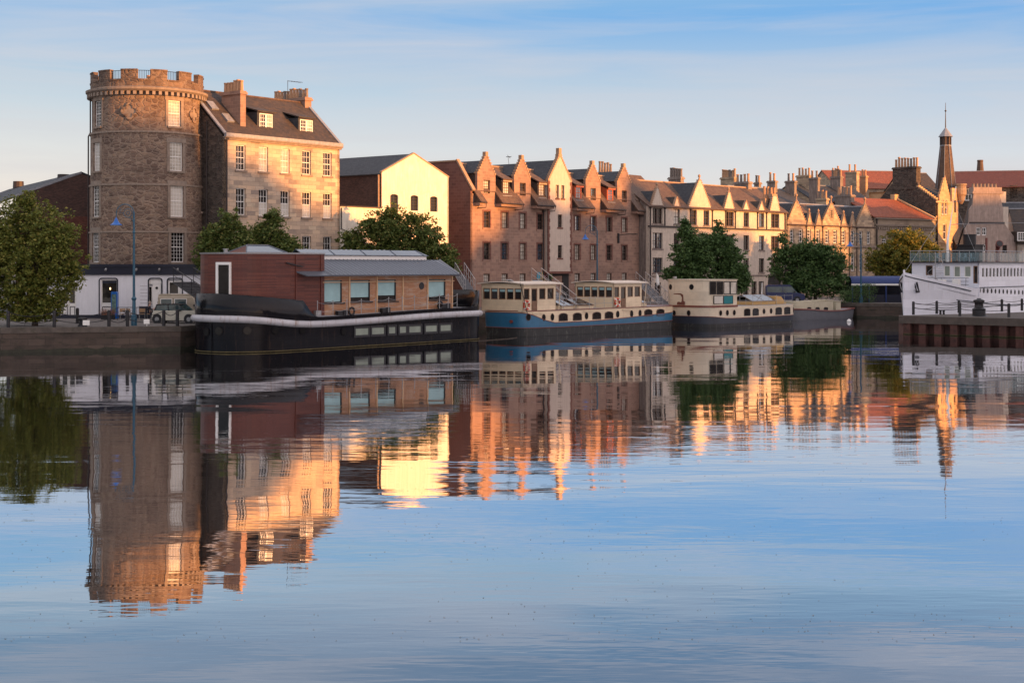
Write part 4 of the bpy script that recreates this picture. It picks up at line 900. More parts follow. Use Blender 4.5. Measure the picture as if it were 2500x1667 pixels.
# ================================================================ arcaded hall with red roof
def hall():
    f = Fr.px(2137.5, 203.5, 2284, 212); L = f.len
    root = fthing('red_roofed_hall', 'low sandstone hall with dentilled cornice and red tiled roof', 'hall', f)
    X5 = lambda x: 2140+x/4.125; Y5 = lambda y: 240+y/4.125
    zt_ = f.z(2140, 532); zc = f.z(2140, 547); D = 14; ws = []
    us = [f.u(2159)+i*2.9 for i in range(3)]
    zl0, zl1 = f.z(2158, 598), f.z(2158, 578)
    holes = [arch(u-.5, u+.5, zl0, zl1, .6, 8) for u in us]
    s = MB(); s.wall(rect(0, L, GZ, zt_), holes, t=.3); s.build('wall', M['stone_hall'], root)
    s = MB(); s.box(.01, L, D-.3, D, GZ, zt_); s.box(.0, .25, .31, D, GZ, zt_); s.build('side_wall', M['old_side'], root)
    for u in us: window(root, u-.5, u+.5, zl0, zl1, w=.15, nx=2, nz=3, sash=False, sill=None, arc=.6, fw=.1, bw=.06)
    s = MB(); s.box(-.05, L, -.25, 0, zt_-.12, zt_+.05); s.box(-.05, L, -.18, 0, zc-.25, zc); s.build('cornice', M['ashlar_trim'], root)
    s = MB(); 
    for k in range(int(L/.5)): s.box(.1+k*.5, .38+k*.5, -.12, 0, zc-.75, zc-.4)
    s.build('dentil_band', M['ashlar_trim'], root)
    zr = f.z(2200, 490, 6); ur = f.u(2208, 6)
    s = MB(); s.slab([(-.1, .15, zt_+.02), (L, .15, zt_+.02), (L-1.6, 6, zr), (-.1, 6, zr)], .15); s.slab([(-.1, 6, zr), (L-1.6, 6, zr), (L-1.6, D, zt_), (-.1, D, zt_)], .15); s.slab([(L, .15, zt_+.02), (L, D, zt_), (L-1.6, D, zt_+.1), (L-1.6, 6, zr)], .1)
    s.build('roof', M['tile_red'], root)
    s = MB(); s.slab([(L-.25, 0, zt_+.1), (L+.15, 0, zt_+.1), (L-1.4, 6, zr+.25), (L-1.8, 6, zr+.25)], .2); s.box(L-2.2, L-1.2, 5.7, 6.5, zr, zr+.9); s.build('skew', M['stone_gold'], root)
    pipe(root, .2, -.1, GZ, zt_-.3, .09)
hall()
# ================================================================ spire building
def spire():
    f = Fr.px(2285, 212.5, 2324, 215.5); root = fthing('spired_corner_building', 'golden sandstone corner building with octagonal slated spire and crow-stepped stone flank', 'building', f)
    X5 = lambda x: 2140+x/4.125; Y5 = lambda y: 240+y/4.125; U = lambda x, w=0: f.u(X5(x), w); Z = lambda x, y, w=0: f.z(X5(x), Y5(y), w)
    L = f.len; zt_ = Z(600, 1030); D = 16
    # front narrow gable
    uc = (U(632)+U(742))/2; g0, g1 = U(635), U(742); zga = Z(690, 800); zgs = Z(690, 1000)
    za0, za1 = Z(680, 1172), Z(680, 1022); zb0, zb1 = Z(686, 1425), Z(686, 1265); c1, c2 = U(667), U(702); cb = U(686)
    holes = [arch(c1-.32, c1+.32, za0, za1, .35), arch(c2-.32, c2+.32, za0, za1, .35), rect(cb-.5, cb+.5, zb0, zb1), rect(cb-.55, cb+.55, zb0-4.2, zb0-1.9)]
    l, r = crow(uc, (g1-g0)/2, zgs, zga, 7, .25)
    s = MB(); s.wall([(0, GZ), (L, GZ), (L, zt_), (g1, zt_)]+(l+r)[::-1]+[(g0, zt_), (0, zt_)], holes, t=.3); s.build('wall', M['stone_gold'], root)
    for c in (c1, c2): window(root, c-.32, c+.32, za0, za1, w=.12, nx=1, nz=2, sill='stone_gold', arc=.35, fw=.1)
    window(root, cb-.5, cb+.5, zb0, zb1, w=.14, nx=2, nz=2, sill='stone_gold', fw=.1); window(root, cb-.55, cb+.55, zb0-4.2, zb0-1.9, w=.14, nx=2, nz=2, sill='stone_gold', fw=.1)
    s = MB()
    for z in (Z(600, 1185), Z(600, 1440), zt_-.1): s.box(-.1, L+.05, -.12, 0, z-.2, z)
    for k in range(7): s.box(cb-1.0+k*.3, cb-.85+k*.3, -.1, 0, Z(690, 1490), Z(690, 1465))
    s.prism([(uc-.5, -.05, zgs+1), (uc+.5, -.05, zgs+1), (uc, -.05, zgs+3.4)], (0, .05, 0)); s.build('string_course', M['stone_gold'], root)
    # canted corner and right return wall
    R1 = U(832); ca = Fr(0, 0, 0)
    s = MB(); zr_ = Z(780, 905)
    e0 = (L, 0); e1 = (L+2.3, .3); e2 = (L+2.3, D)
    for a, b in ((e0, e1), (e1, e2)):
        q = math.hypot(b[0]-a[0], b[1]-a[1]); dx = ((b[0]-a[0])/q, (b[1]-a[1])/q); hs = [rect(q*.35, q*.65, za0+.4, za1)] if a is e0 else []
        s.wall(rect(0, q, GZ, zr_), hs, o=a, dx=dx, dn=(-dx[1], dx[0]), t=.3)
    s.face([(0, .3, zt_), (L, .3, zt_), (L+2.3, .3, zt_), (L+2.3, D, zt_), (0, D, zt_)]); s.build('corner_wall', M['stone_gold'], root)
    s = MB(); tc = (L+2.6, -.05); z0, z1 = Z(835, 1065), Z(835, 862)
    s.lathe((tc[0], tc[1], z0), [(.15, 0), (.5, .6), (.62, 1.2), (.8, 1.5), (.8, 2.2), (.74, 2.3), (.74, z1-z0-.3), (.85, z1-z0-.2), (.85, z1-z0)], 14); s.build('bartizan', M['stone_gold'], root)
    # flank wall towards the hall with big stack and crow steps
    zf = Z(590, 1020); wst = f.w(2238, 0); wst0 = f.w(2180, 0); wst0 = min(wst0, D+6); zs0 = Z(400, 880, wst); Dl = f.w(2147, 0); Dl = min(Dl, 30)
    zstk = CZ-(406-HY)*f.d(0, wst)/FPX
    zlo = CZ-(487-HY)*f.d(0, Dl)/FPX
    n = 9; steps = []
    for i in range(n): w_ = wst*i/n; z_ = zf+(zs0-zf)*(i+1)/n; steps += [(w_, zf+(zs0-zf)*i/n), (w_, z_)]
    prof = [(0, GZ), (Dl, GZ), (Dl, zlo), (wst0, zs0+.6), (wst, zs0+.6)]+steps[::-1]
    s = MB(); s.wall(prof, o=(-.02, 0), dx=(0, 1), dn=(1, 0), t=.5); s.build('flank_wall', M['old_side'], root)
    s = MB(); 
    for j in range(1, len(steps), 2): w_, z_ = steps[j]; s.box(-.07, .55, w_-.02, w_+wst/n, z_-.22, z_+.04)
    s.build('crow_steps', M['stone_gold'], root)
    chimney(root, -.1, 1.1, wst, wst0, zs0-.5, zstk, 'old_side', 8, ph=1.4, pr=.2)
    s = MB(); wr = (wst+wst0)/2; s.slab([(.5, .4, zf), (L+1.5, .4, zf), (L+1.5, wst, zs0-.3), (.5, wst, zs0-.3)], .15); s.slab([(.5, wst, zs0-.3), (L+1.5, wst, zs0-.3), (L+1.5, Dl, zlo-.5), (.5, Dl, zlo-.5)], .15); s.build('roof', M['slate_blue'], root)
    # spire
    sw = 2.6; su = (U(655, sw)+U(735, sw))/2; P8 = lambda r, z, rot=22.5: [(su+r*math.cos(R(rot+45*k)), sw+r*math.sin(R(rot+45*k)), z) for k in range(8)]
    z0, z1, z2, z3 = Z(700, 880, sw), Z(680, 472, sw), Z(680, 388, sw), Z(680, 295, sw)
    def frus(r0, za, r1, zb, nm, m, par):
        s = MB(); a, b = P8(r0, za), P8(r1, zb)
        for k in range(8): s.face([a[k], a[(k+1) % 8], b[(k+1) % 8], b[k]])
        s.face(b); return s.build(nm, M[m], par)
    sp = frus(1.62, z0-1.2, .80, z1, 'spire', 'tile_brown', root)
    s = MB(); a, b = P8(1.64, z0-1.2), P8(.82, z1)
    for k in range(8): s.tube([a[k], b[k]], .045, 5)
    s.build('hip_rolls', M['lead'], sp)
    frus(.87, z1-.14, .87, z1+.0, 'band', 'lead', sp); frus(.74, z1+.0, .74, z2, 'lantern', 'brown_frame', sp)
    s = MB()
    for p in P8(.78, z1): s.box(p[0]-.07, p[0]+.07, p[1]-.07, p[1]+.07, z1, z2)
    s.build('lantern_posts', M['slate'], sp)
    frus(1.12, z2, .08, z3, 'cap', 'lead', sp)
    s = MB(); zf_ = Z(683, 45, sw); s.cyl((su, sw), .09, .03, z3-.1, zf_, 8); s.lathe((su, sw, z3+(zf_-z3)*.63), [(.03, 0), (.16, .12), (.16, .2), (.03, .32)], 8); s.build('finial', M['iron'], sp)
    pipe(root, .25, -.1, GZ, zt_-.5, .1)
spire()
# ================================================================ roofs and houses behind
def back_house(label, name, pl, pr, d, ang, ye, yr, D, wall, roof, chim=(), zmin=GZ, wins=(), cat='house'):
    o = W(pl, 0, d); f = Fr(o[0], o[1], R(ang)); root = fthing(name, label, cat, f); L = f.u(pr)
    pm = (pl+pr)/2; ze = f.z(pl, ye); zr = f.z(pl, yr, D/2)
    hs = []
    for (px, py, w, h) in wins: u = f.u(px); z = f.z(px, py); hs.append((u-w/2, u+w/2, z-h/2, z+h/2))
    s = MB(); s.wall(rect(0, L, zmin, ze), [rect(*q) for q in hs], t=.25)
    for o_, dn in (((0, 0), (1, 0)), ((L, 0), (-1, 0))): s.wall([(0, zmin), (D, zmin), (D, ze), (D/2, zr), (0, ze)], o=o_, dx=(0, 1), dn=dn, t=.2)
    s.build('wall', M[wall], root)
    for q in hs: window(root, *q, w=.12, nx=2, nz=2, sill=None, fw=.16, bw=.07)
    s = MB(); ridge_roof(s, -.15, L+.15, 0, D, ze+.02, zr, ov=.2); ro = s.build('roof', M[roof], root)
    s = MB(); s.tube([(-.15, D/2, zr+.1), (L+.15, D/2, zr+.1)], .12, 6); s.build('ridge_tiles', M['lead'], ro)
    for (p0, p1, yt, w, n, mat, al) in chim:
        pstack(f, root, p0, p1, yt, w, n, mat, ze-1)
    return root, f, L, ze, zr
back_house('blue slated roof with corniced stone chimney beyond the cream tenement', 'slated_house', 1860, 1990, 205, 45, 500, 461, 12, 'stone_mix', 'slate_blue', [(1873, 1897, 441, 4.5, 2, 'harl_grey', 'u'), (1917, 1945, 441, 3.5, 2, 'harl_grey', 'u'), (1944, 1983, 427, 7.5, 4, 'stone_mix', 'u'), (1975, 2002, 433, 3.5, 2, 'harl_grey', 'u')])
back_house('slate roofed block carrying the two widest chimney stacks above the cream tenement', 'stack_house', 1755, 1865, 206, 45, 500, 466, 10, 'stone_mix', 'slate', [(1759, 1800, 432, 4, 8, 'stone_mix', 'u'), (1841, 1856, 445, 3.5, 2, 'harl_grey', 'u')])
back_house('slate roof with tall brown stack above the spirelet terrace', 'tall_stack_house', 2000, 2150, 222, 40, 500, 455, 12, 'stone_mix', 'slate_blue', [(2027, 2058, 430, 3.6, 5, 'harl_grey', 'u'), (2064, 2098, 419, 6.5, 2, 'stone_mix', 'u'), (2100, 2117, 429, 6.5, 2, 'stepstone', 'u')])
back_house('distant long range under a bright red pantile roof, left of the spire', 'red_roofed_range', 2046, 2268, 262, 12, 460, 418, 14, 'stone_mix', 'tile_red', [(2027, 2050, 422, 6, 3, 'stone_mix', 'u')])
back_house('slate roofed house between the big stack and the spire', 'slated_house', 2232, 2300, 236, 20, 470, 424, 9, 'stone_mix', 'slate', [])
r_, f_, L_, ze_, zr_ = back_house('long dark stone warehouse with red roof toned for shade, right of the spire', 'red_roofed_warehouse', 2326, 2600, 250, -14, 459, 421, 14, 'old_side', 'tile_red_shaded', [], wins=[(2364, 475, 1.2, 2.2), (2475, 468, 1.2, 2.2)])
def stack_chimney():
    o = W(2393, 0, 275); root = thing('factory_chimney', 'tapering brick chimney rising behind the red roof toned for shade', 'chimney', (o[0], o[1], GZ))
    z1 = CZ-(391-HY)*275/FPX; s = MB(); s.cyl((0, 0), 1.0, .52, z1-6, z1-.3, 12, a0=.2); s.cyl((0, 0), .6, .56, z1-.3, z1, 12); s.box(-.9, .9, -.9, .9, GZ, z1-6); s.build('shaft', M['tile_brown'], root)
stack_chimney()
def harled_gable():
    o = W(2352, 0, 196); f = Fr(o[0], o[1], R(10)); root = fthing('harled_gable_house', 'grey brown harled house gable with stepped chimney head behind the white ship', 'house', f)
    Z = lambda px, y, w=0: f.z(px, y, w); U = f.u
    zb = Z(2360, 544); zk = Z(2400, 473); L = U(2480)
    prof = [(U(2356), GZ), (U(2480), GZ), (U(2480), Z(2480, 583)), (U(2450), Z(2450, 544)), (U(2448), Z(2448, 505)), (U(2440), zk), (U(2377), zk), (U(2375), Z(2375, 500)), (U(2367), Z(2367, 512)), (U(2366), zb), (U(2356), Z(2356, 560))]
    wins = [(2389, 565), (2403, 565), (2402, 606), (2453, 608)]; hs = [(U(a)-.35, U(a)+.35, Z(a, b)-.55, Z(a, b)+.55) for a, b in wins]
    s = MB(); s.wall(prof, [rect(*q) for q in hs], t=.3); s.build('wall', M['harl_brown'], root)
    for q in hs[:3]: window(root, *q, w=.12, nx=2, nz=2, sill=None, fw=.12, bw=.06)
    window(root, *hs[3], w=.12, nx=1, nz=1, sill=None, fm='brown_frame', sash=False)
    s = MB(); s.box(U(2366), U(2452), -.12, 0, zb-.1, zb+.12); s.build('string_course', M['pipe'], root)
    s = MB(); s.box(U(2376)-.1, U(2441)+.5, -.1, 1.4, zk-.01, zk+.35); s.box(U(2377), U(2441)+.3, 0, 1.3, zk+.35, zk+.9); c = s.build('chimney', M['harl_brown'], root)
    for k in range(7): q = MB(); q.lathe((U(2381)+k*.55, .6, zk+.9), [(.2, 0), (.17, .45), (.2, .5)], 8); q.build('chimney_pot', M['pot_grey'], c)
    s = MB(); s.box(U(2441)-.02, U(2441)+1.1, .31, 1.4, Z(2448, 495), zk+.3); s.box(U(2450), U(2450)+.9, .3, 1.3, GZ, Z(2450, 505)); s.build('buttress', M['harl'], root)
    s = MB(); s.slab([(U(2450), .1, Z(2450, 544)+.1), (U(2482), .1, Z(2480, 586)), (U(2482), 9, Z(2480, 586)), (U(2450), 9, Z(2450, 544)+.1)], -.2)
    s.slab([(U(2440), .31, zk-.3), (U(2440), 8, zk-.3), (U(2330, 8), 8, GZ+5), (U(2356), .31, Z(2356, 560))], .2); s.build('roof', M['slate'], root)
harled_gable()
back_house('cream rendered house under a dark slate roof at the far right edge', 'rendered_house', 2484, 2640, 197, -10, 594, 512, 12, 'harl', 'slate', [], wins=[(2497, 608, 1.4, 2.4), (2520, 610, 1.2, 2.2)])
def cat_slide():
    o = W(2484, 0, 196.5); root = thing('white_dormer', 'small white framed dormer window in the dark slate roof', 'dormer window', (o[0], o[1], 9.3), R(6))
    window(root, 0, 1.2, 9.3, 10.5, w=0, nx=3, nz=4, sill=None, fw=.12, bw=.05)
    s = MB(); s.box(-.1, 1.3, .09, 2.2, 9.2, 10.6); s.build('cheek', M['slate'], root)
cat_slide()
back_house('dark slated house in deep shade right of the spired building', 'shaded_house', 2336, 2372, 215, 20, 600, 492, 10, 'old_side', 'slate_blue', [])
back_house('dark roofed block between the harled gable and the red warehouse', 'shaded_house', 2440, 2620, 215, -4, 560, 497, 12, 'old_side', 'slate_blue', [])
# ================================================================ boats
def paint(name, col, rough=.3, dent=.15, **k):
    t = NT(name); uv = t.uv(); nz = t.noise(uv, 1.2, 5, .7); var = k.get('var', .12)
    c = t.ramp(nz, [(.3, tuple(x*(1-var) for x in col)), (.7, tuple(min(1, x*(1+var)) for x in col))])
    if 'rust' in k: c = t.mix(t.math('MULTIPLY', t.ramp(t.noise(uv, 1.4, 6, .75, k.get('mp', (1.2, .35, 1))), [(.56, 0), (.66, 1)]), k['rust'][0]), c, k['rust'][1])
    if k.get('seams'):
        br = t.n('ShaderNodeTexBrick', {'Vector': uv, 'Color1': (.82,.82,.82,1), 'Color2': (1.15,1.15,1.15,1), 'Mortar': (.8,.8,.8,1), 'Scale': 1, 'Mortar Size': .012, 'Brick Width': 2.3, 'Row Height': .85})
        c = t.mix(.45, c, br.outputs[0], 'MULTIPLY'); run = t.ramp(t.noise(uv, 1.0, 5, .7, (4.5, .35, 1)), [(.56, 0), (.68, 1)]); c = t.mix(t.math('MULTIPLY', run, k['seams']), c, k.get('runc', (.10,.06,.04)))
        t.bump(t.math('SUBTRACT', t.math('MULTIPLY', t.noise(uv, .8, 2), dent*3), br.outputs[1]), .5, .03); return t.set(c, rough)
    t.bump(t.noise(uv, .8, 2), dent, .12); return t.set(c, rough)
M['hull_black'] = paint('black_hull_paint', (.006,.006,.009), .22, .25, rust=(.5, (.022,.018,.016)), seams=.25)
M['hull_black'].node_tree.nodes['Principled BSDF'].inputs['Specular IOR Level'].default_value = .16
M['bulwark_black'] = paint('glossy_black_bulwark', (.006,.006,.009), .16, .5); M['bulwark_black'].node_tree.nodes['Principled BSDF'].inputs['Specular IOR Level'].default_value = .25
M['fender_grey'] = paint('pale_grey_rubbing_strake', (.42,.42,.45), .4, .2, rust=(.6, (.2,.11,.06)), mp=(1.5, .5, 1), seams=.55, runc=(.16,.08,.04))
M['deck_grey'] = plain('grey_deck', (.27,.28,.31), .7, 0, .2, 2)
M['blue_hull'] = paint('blue_hull_paint', (.028,.135,.25), .3, .2, rust=(.25, (.012,.06,.11)), seams=.2, runc=(.05,.06,.07))
M['black_scum'] = paint('weathered_black_bottom', (.02,.021,.022), .6, .2, rust=(.8, (.13,.135,.12)), mp=(2.2, .8, 1), seams=.5, runc=(.15,.14,.12))
M['boat_cream'] = paint('cream_boat_paint', (.66,.53,.37), .4, .12, rust=(.15, (.5,.36,.22)), seams=.25, runc=(.36,.24,.14))
M['boat_cream_old'] = paint('worn_cream_boat_paint', (.60,.51,.39), .4, .12, rust=(.25, (.45,.34,.22)), seams=.3, runc=(.33,.22,.13))
M['red_line'] = paint('red_brown_paint', (.16,.04,.03), .4)
M['boat_white'] = paint('white_ship_paint', (.70,.72,.80), .35, .12, rust=(.12, (.45,.42,.4)), var=.04, seams=.22, runc=(.42,.34,.28))
M['ship_band'] = paint('dark_ship_band', (.03,.035,.05), .4)
def slat(name, cols, rh=.09, rough=.6, wear=None):
    t = NT(name); uv = t.uv()
    br = t.n('ShaderNodeTexBrick', {'Vector': uv, 'Color1': (0,0,0,1), 'Color2': (1,1,1,1), 'Mortar': (0,0,0,1), 'Scale': 1, 'Mortar Size': .008, 'Brick Width': 2.6, 'Row Height': rh})
    g = t.noise(uv, 1.0, 5, .7, (1.5, 22, 1)); n1 = t.noise(uv, .6, 4)
    key = t.math('ADD', t.math('MULTIPLY', br.outputs[0], .35), t.math('ADD', t.math('MULTIPLY', g, .3), t.math('MULTIPLY', n1, .35)))
    c = t.ramp(key, [(i/(len(cols)-1)*.6+.2, k) for i, k in enumerate(cols)])
    if wear: c = t.mix(t.math('MULTIPLY', t.ramp(t.noise(uv, .9, 6, .8, (.7, 2.5, 1)), [(.50, 0), (.62, 1)]), wear[0]), c, wear[1])
    c = t.mix(t.math('MULTIPLY', br.outputs[1], .7), c, tuple(x*.3 for x in cols[0])); t.bump(t.math('SUBTRACT', 0.0, br.outputs[1]), .5, .02); return t.set(c, rough)
M['mahogany'] = slat('mahogany_slats', [(.05,.011,.008), (.095,.02,.013), (.135,.033,.02), (.17,.048,.028)], .09, .42)
M['cedar'] = slat('cedar_boards', [(.30,.14,.07), (.38,.19,.10), (.46,.25,.14)], .10, .65, (.75, (.44,.35,.28)))
M['cedar_post'] = plain('pale_timber_post', (.52,.33,.19), .6, 0, .12, 3)
M['teak'] = plain('varnished_teak', (.17,.09,.05), .4, 0, .3, 4)
M['zinc'] = plain('zinc_roof', (.12,.135,.165), .45, .4, .12, 2)
M['canvas_white'] = plain('pale_canvas_roof', (.62,.54,.46), .8, 0, .06, 2)
M['rope'] = plain('rope', (.28,.24,.2), .9)
def outline(L, b, a1, p1, a2, p2, n=12):
    P = []
    for i in range(n+1): t = math.pi/2*i/n; P.append((a1*(1-math.cos(t)**(2/p1)), -b*math.sin(t)**(2/p1)))
    m = 14
    for i in range(1, m): P.append((a1+(L-a1-a2)*i/m, -b))
    for i in range(n+1): t = math.pi/2*(1-i/n); P.append((L-a2*(1-math.cos(t)**(2/p2)), -b*math.sin(t)**(2/p2)))
    return P+[(u, -w) for u, w in reversed(P[1:-1])]
def ring(P, off, z, shift=0):
    out = []; n = len(P)
    for i, (u, w) in enumerate(P):
        a, b = P[i-1], P[(i+1) % n]; tx, tw = b[0]-a[0], b[1]-a[1]; l = math.hypot(tx, tw) or 1
        o = off(u) if callable(off) else off
        out.append((u+tw/l*o+shift, w-tx/l*o, z(u) if callable(z) else z))
    return out
def band(mb, r0, r1, closed=True, i0=0, i1=None):
    n = len(r0); i1 = n if i1 is None else i1
    for i in range(i0, i1): j = (i+1) % n; mb.face([r0[i], r0[j], r1[j], r1[i]])
    return mb
def cap(mb, r): mb.face(list(r)); return mb
def hull_uv(c, p): return (c[0]*.8-c[1]*.6, c[2])
def sm(a, b, t): t = max(0, min(1, t)); t = t*t*(3-2*t); return a+(b-a)*t
def porthole(par, P, k, z, r, mat='glass', rim='iron', name='porthole', off=.03):
    pass
def disc(mb, c, nrm, r, n=14, rz=None, t=.04):
    """disc standing proud on a vertical surface with outward normal nrm (x, y)"""
    l = math.hypot(*nrm); nx, ny = nrm[0]/l, nrm[1]/l; tx, ty = -ny, nx; rz = rz or r
    ri = [(c[0]+tx*r*math.cos(2*math.pi*i/n)+nx*t, c[1]+ty*r*math.cos(2*math.pi*i/n)+ny*t, c[2]+rz*math.sin(2*math.pi*i/n)) for i in range(n)]
    mb.prism(ri, (-nx*(t+.05), -ny*(t+.05), 0)); return mb
def hull_point(P, px, fr, side=0):
    """point of the outline seen at photo column px, on the part that faces the camera"""
    best = None; n = len(P)
    for i in range(n):
        (u0, w0), (u1, w1) = P[i], P[(i+1) % n]; l = math.hypot(u1-u0, w1-w0)
        if l < 1e-6: continue
        nr = ((w1-w0)/l, -(u1-u0)/l); NX = nr[0]*fr.t[0]+nr[1]*fr.n[0]; NY = nr[0]*fr.t[1]+nr[1]*fr.n[1]
        for k in range(8):
            t = k/8; u, w = u0+(u1-u0)*t, w0+(w1-w0)*t; X = fr.ox+u*fr.t[0]+w*fr.n[0]; Y = fr.oy+u*fr.t[1]+w*fr.n[1]
            if NX*X+NY*Y > 0: continue
            e = abs(1250+X*FPX/Y-px)
            if best is None or e < best[0]: best = (e, u, w, nr, Y)
    return best[1:]
def pl(name, P, fr, par, px, py, r, rz, glass='glass_dark', rim='iron', off=0):
    u, w, nr, d = hull_point(P, px, fr); z = CZ-(py-HY)*d/FPX
    c = (u+nr[0]*off, w+nr[1]*off, z); s = MB(); disc(s, c, nr, r+.05, 14, rz+.05, .03); o = s.build(name, M[rim], par)
    s = MB(); disc(s, c, nr, r, 14, rz, .045); s.build('pane', M[glass], o); return o
def hullwin(name, P, fr, par, x0, x1, y0, y1, rise=0, glass='glass', rim='iron', off=0, fw=.06):
    u, w, nr, d = hull_point(P, (x0+x1)/2, fr); t = (-nr[1], nr[0])
    if t[0] < 0: t = (-t[0], -t[1])
    cosv = abs(t[0]*fr.t[0]+t[1]*fr.n[0]-(((x0+x1)/2-1250)/FPX)*(t[0]*fr.t[1]+t[1]*fr.n[1])); h = (x1-x0)*d/FPX/cosv/2
    z0, z1 = CZ-(y1-HY)*d/FPX, CZ-(y0-HY)*d/FPX; o = (u+nr[0]*(off+.035), w+nr[1]*(off+.035)); dn = (-nr[0], -nr[1])
    sh = (lambda a, b, c, e: arch(a, b, c, e, rise, 8)) if rise else rect
    s = MB(); s.wall(sh(-h, h, z0, z1), [sh(-h+fw, h-fw, z0+fw, z1-fw)], o=o, dx=t, dn=dn, t=.08); q = s.build(name, M[rim], par)
    s = MB(); o2 = (u+nr[0]*(off+.012), w+nr[1]*(off+.012)); s.wall(sh(-h+.02, h-.02, z0+.02, z1-.02), o=o2, dx=t, dn=dn, edge=False); s.build('pane', M[glass], q); return q
def posts(par, pts, h, r=.022, ropes=2, sag=.12, name='stanchion', mat='steel', ropemat='steel'):
    for p in pts: s = MB(); s.cyl((p[0], p[1]), r, r, p[2], p[2]+h, 6); s.lathe((p[0], p[1], p[2]+h), [(r, 0), (r*1.8, r), (r*1.2, r*3)], 6); s.build(name, M[mat], par)
    s = MB()
    for a, b in zip(pts, pts[1:]):
        for k in range(ropes):
            z = h*(1-k/ropes)-.03; s.tube([(a[0]+(b[0]-a[0])*t, a[1]+(b[1]-a[1])*t, a[2]+(b[2]-a[2])*t+z-sag*4*t*(1-t)) for t in [i/6 for i in range(7)]], .014, 4)
    s.build('guard_rope', M[ropemat], par)
# ---------------------------------------------------------------- the black house barge
def house_barge():
    f = Fr(-20.56, 95.71, math.atan2(.777, .63)); L, B = 25.6, 3.45
    root = fthing('house_barge', 'black barge carrying a red slatted cabin and a cedar clad cabin with zinc roof', 'house barge', f, z=0)
    P = outline(L, B, 5.0, 2.4, 2.2, 2.6); n = len(P)
    zb = lambda u: 2.28-.5*sm(0, 1, u/6.5)+.30*sm(0, 1, (u-7)/15)   # centre of the pale strake
    s = MB(); r0 = ring(P, -.12, -.8); r1 = ring(P, -.05, .1); r2 = ring(P, 0, lambda u: zb(u)-.2); band(s, r0, r1); band(s, r1, r2); s.build('hull', M['hull_black'], root, uv=hull_uv, smooth=True)
    s = MB(); s.tube([(p[0], p[1], p[2]) for p in ring(P, .0, .07)], .035, 5, closed=True); s.build('waterline_weed', plain('weed', (.10,.08,.03), .9, var=.4), root)
    s = MB(); rr = [ring(P, .0, lambda u: zb(u)-.24), ring(P, .20, lambda u: zb(u)-.2), ring(P, .30, lambda u: zb(u)-.06), ring(P, .30, lambda u: zb(u)+.08), ring(P, .2, lambda u: zb(u)+.2), ring(P, 0, lambda u: zb(u)+.24)]
    for a, b in zip(rr, rr[1:]): band(s, a, b)
    s.build('rubbing_strake', M['fender_grey'], root, uv=hull_uv, smooth=True)
    zd = lambda u: zb(u)+.5
    s = MB(); band(s, ring(P, 0, lambda u: zb(u)+.2), ring(P, .0, zd)); s.build('sheer_strake', M['hull_black'], root, uv=hull_uv, smooth=True)
    s = MB(); cap(s, ring(P, -.02, lambda u: zb(u)+.42)); s.build('deck', M['deck_grey'], root)
    # bow bulwark: high round the bow, sweeping down at u ~ 7
    ub0, ub1 = f.u(741, -B), f.u(778, -B)
    def zt(u):
        a = 3.98-.55*min(1, max(0, (u)/ub0)); 
        return a if u < ub0 else max(zd(u), a-(a-zd(u))*math.sin(min(1, (u-ub0)/(ub1-ub0))*math.pi/2))
    def bulw(sel, zt, nm):
        Q = outline(L, B, 5.0, 2.4, 2.2, 2.6, 16) ; Q2 = []
        m = len(Q)
        for i in range(m):   # resample finely
            a, b = Q[i], Q[(i+1) % m]; k = max(1, int(math.hypot(b[0]-a[0], b[1]-a[1])/.16))
            Q2 += [(a[0]+(b[0]-a[0])*j/k, a[1]+(b[1]-a[1])*j/k) for j in range(k)]
        s = MB(); o0, o1 = ring(Q2, .0, zd), ring(Q2, .03, zt); i0, i1 = ring(Q2, -.07, zd), ring(Q2, -.05, zt); m = len(Q2)
        for i in range(m):
            j = (i+1) % m
            if not (sel(Q2[i][0]) and sel(Q2[j][0])): continue
            s.face([o0[i], o0[j], o1[j], o1[i]]); s.face([i0[j], i0[i], i1[i], i1[j]]); s.face([o1[i], o1[j], i1[j], i1[i]])
        return s.build(nm, M['bulwark_black'], root, uv=hull_uv, smooth=True)
    bulw(lambda u: u <= ub1+.1, zt, 'bow_bulwark')
    us = f.u(1105, -B)
    zt2 = lambda u: zd(u)+(1.32)*math.sin(min(1, max(0, (u-us)/1.1))*math.pi/2)
    us = L-2.3
    bulw(lambda u: u >= us-.1, zt2, 'stern_bulwark')
    s = MB(); u, w, nr, d = hull_point(P, 518, f); s.prism([(u+nr[0]*.0, w+nr[1]*.0, -.5), (u+nr[0]*.06, w+nr[1]*.06, -.5), (u+nr[0]*.06+.08, w+nr[1]*.06, -.5)], (0, 0, 2.5)); s.build('stem', M['hull_black'], root)
    for px, py in ((504, 810), (535, 808), (604, 807), (671, 806), (737, 806), (840, 808)): pl('porthole', P, f, root, px, py, .26, .26, 'glass_dark', 'hull_black', .0)
    for a, b in ((864, 903), (906, 943), (945, 968), (970.5, 993), (996, 1031), (1034, 1068), (1071, 1103)):
        k = (a-864)/240; hullwin('hull_window', P, f, root, a, b, 796-9*k, 823-12*k, glass='glass_green', rim='iron', off=.0, fw=.16)
    # ---- red slatted cabin, plan follows the bow
    Pc = outline(f.u(785, -2.8), 2.8, 3.0, 2.8, .05, 8, 12); sh = .6
    Pc = [(u+sh if u < 3 else u+sh*(1-(u-3)/10) if u < 9 else u, w) for u, w in Pc]; zc0 = 2.3; zc1 = CZ+(650-620.5)*100/FPX
    s = MB(); a, b = ring(Pc, 0, zc0), ring(Pc, 0, zc1); band(s, a, b); cap(s, b); c = s.build('slatted_cabin', M['mahogany'], root, uv=lambda c, p: (c[0]-c[1], c[2]))
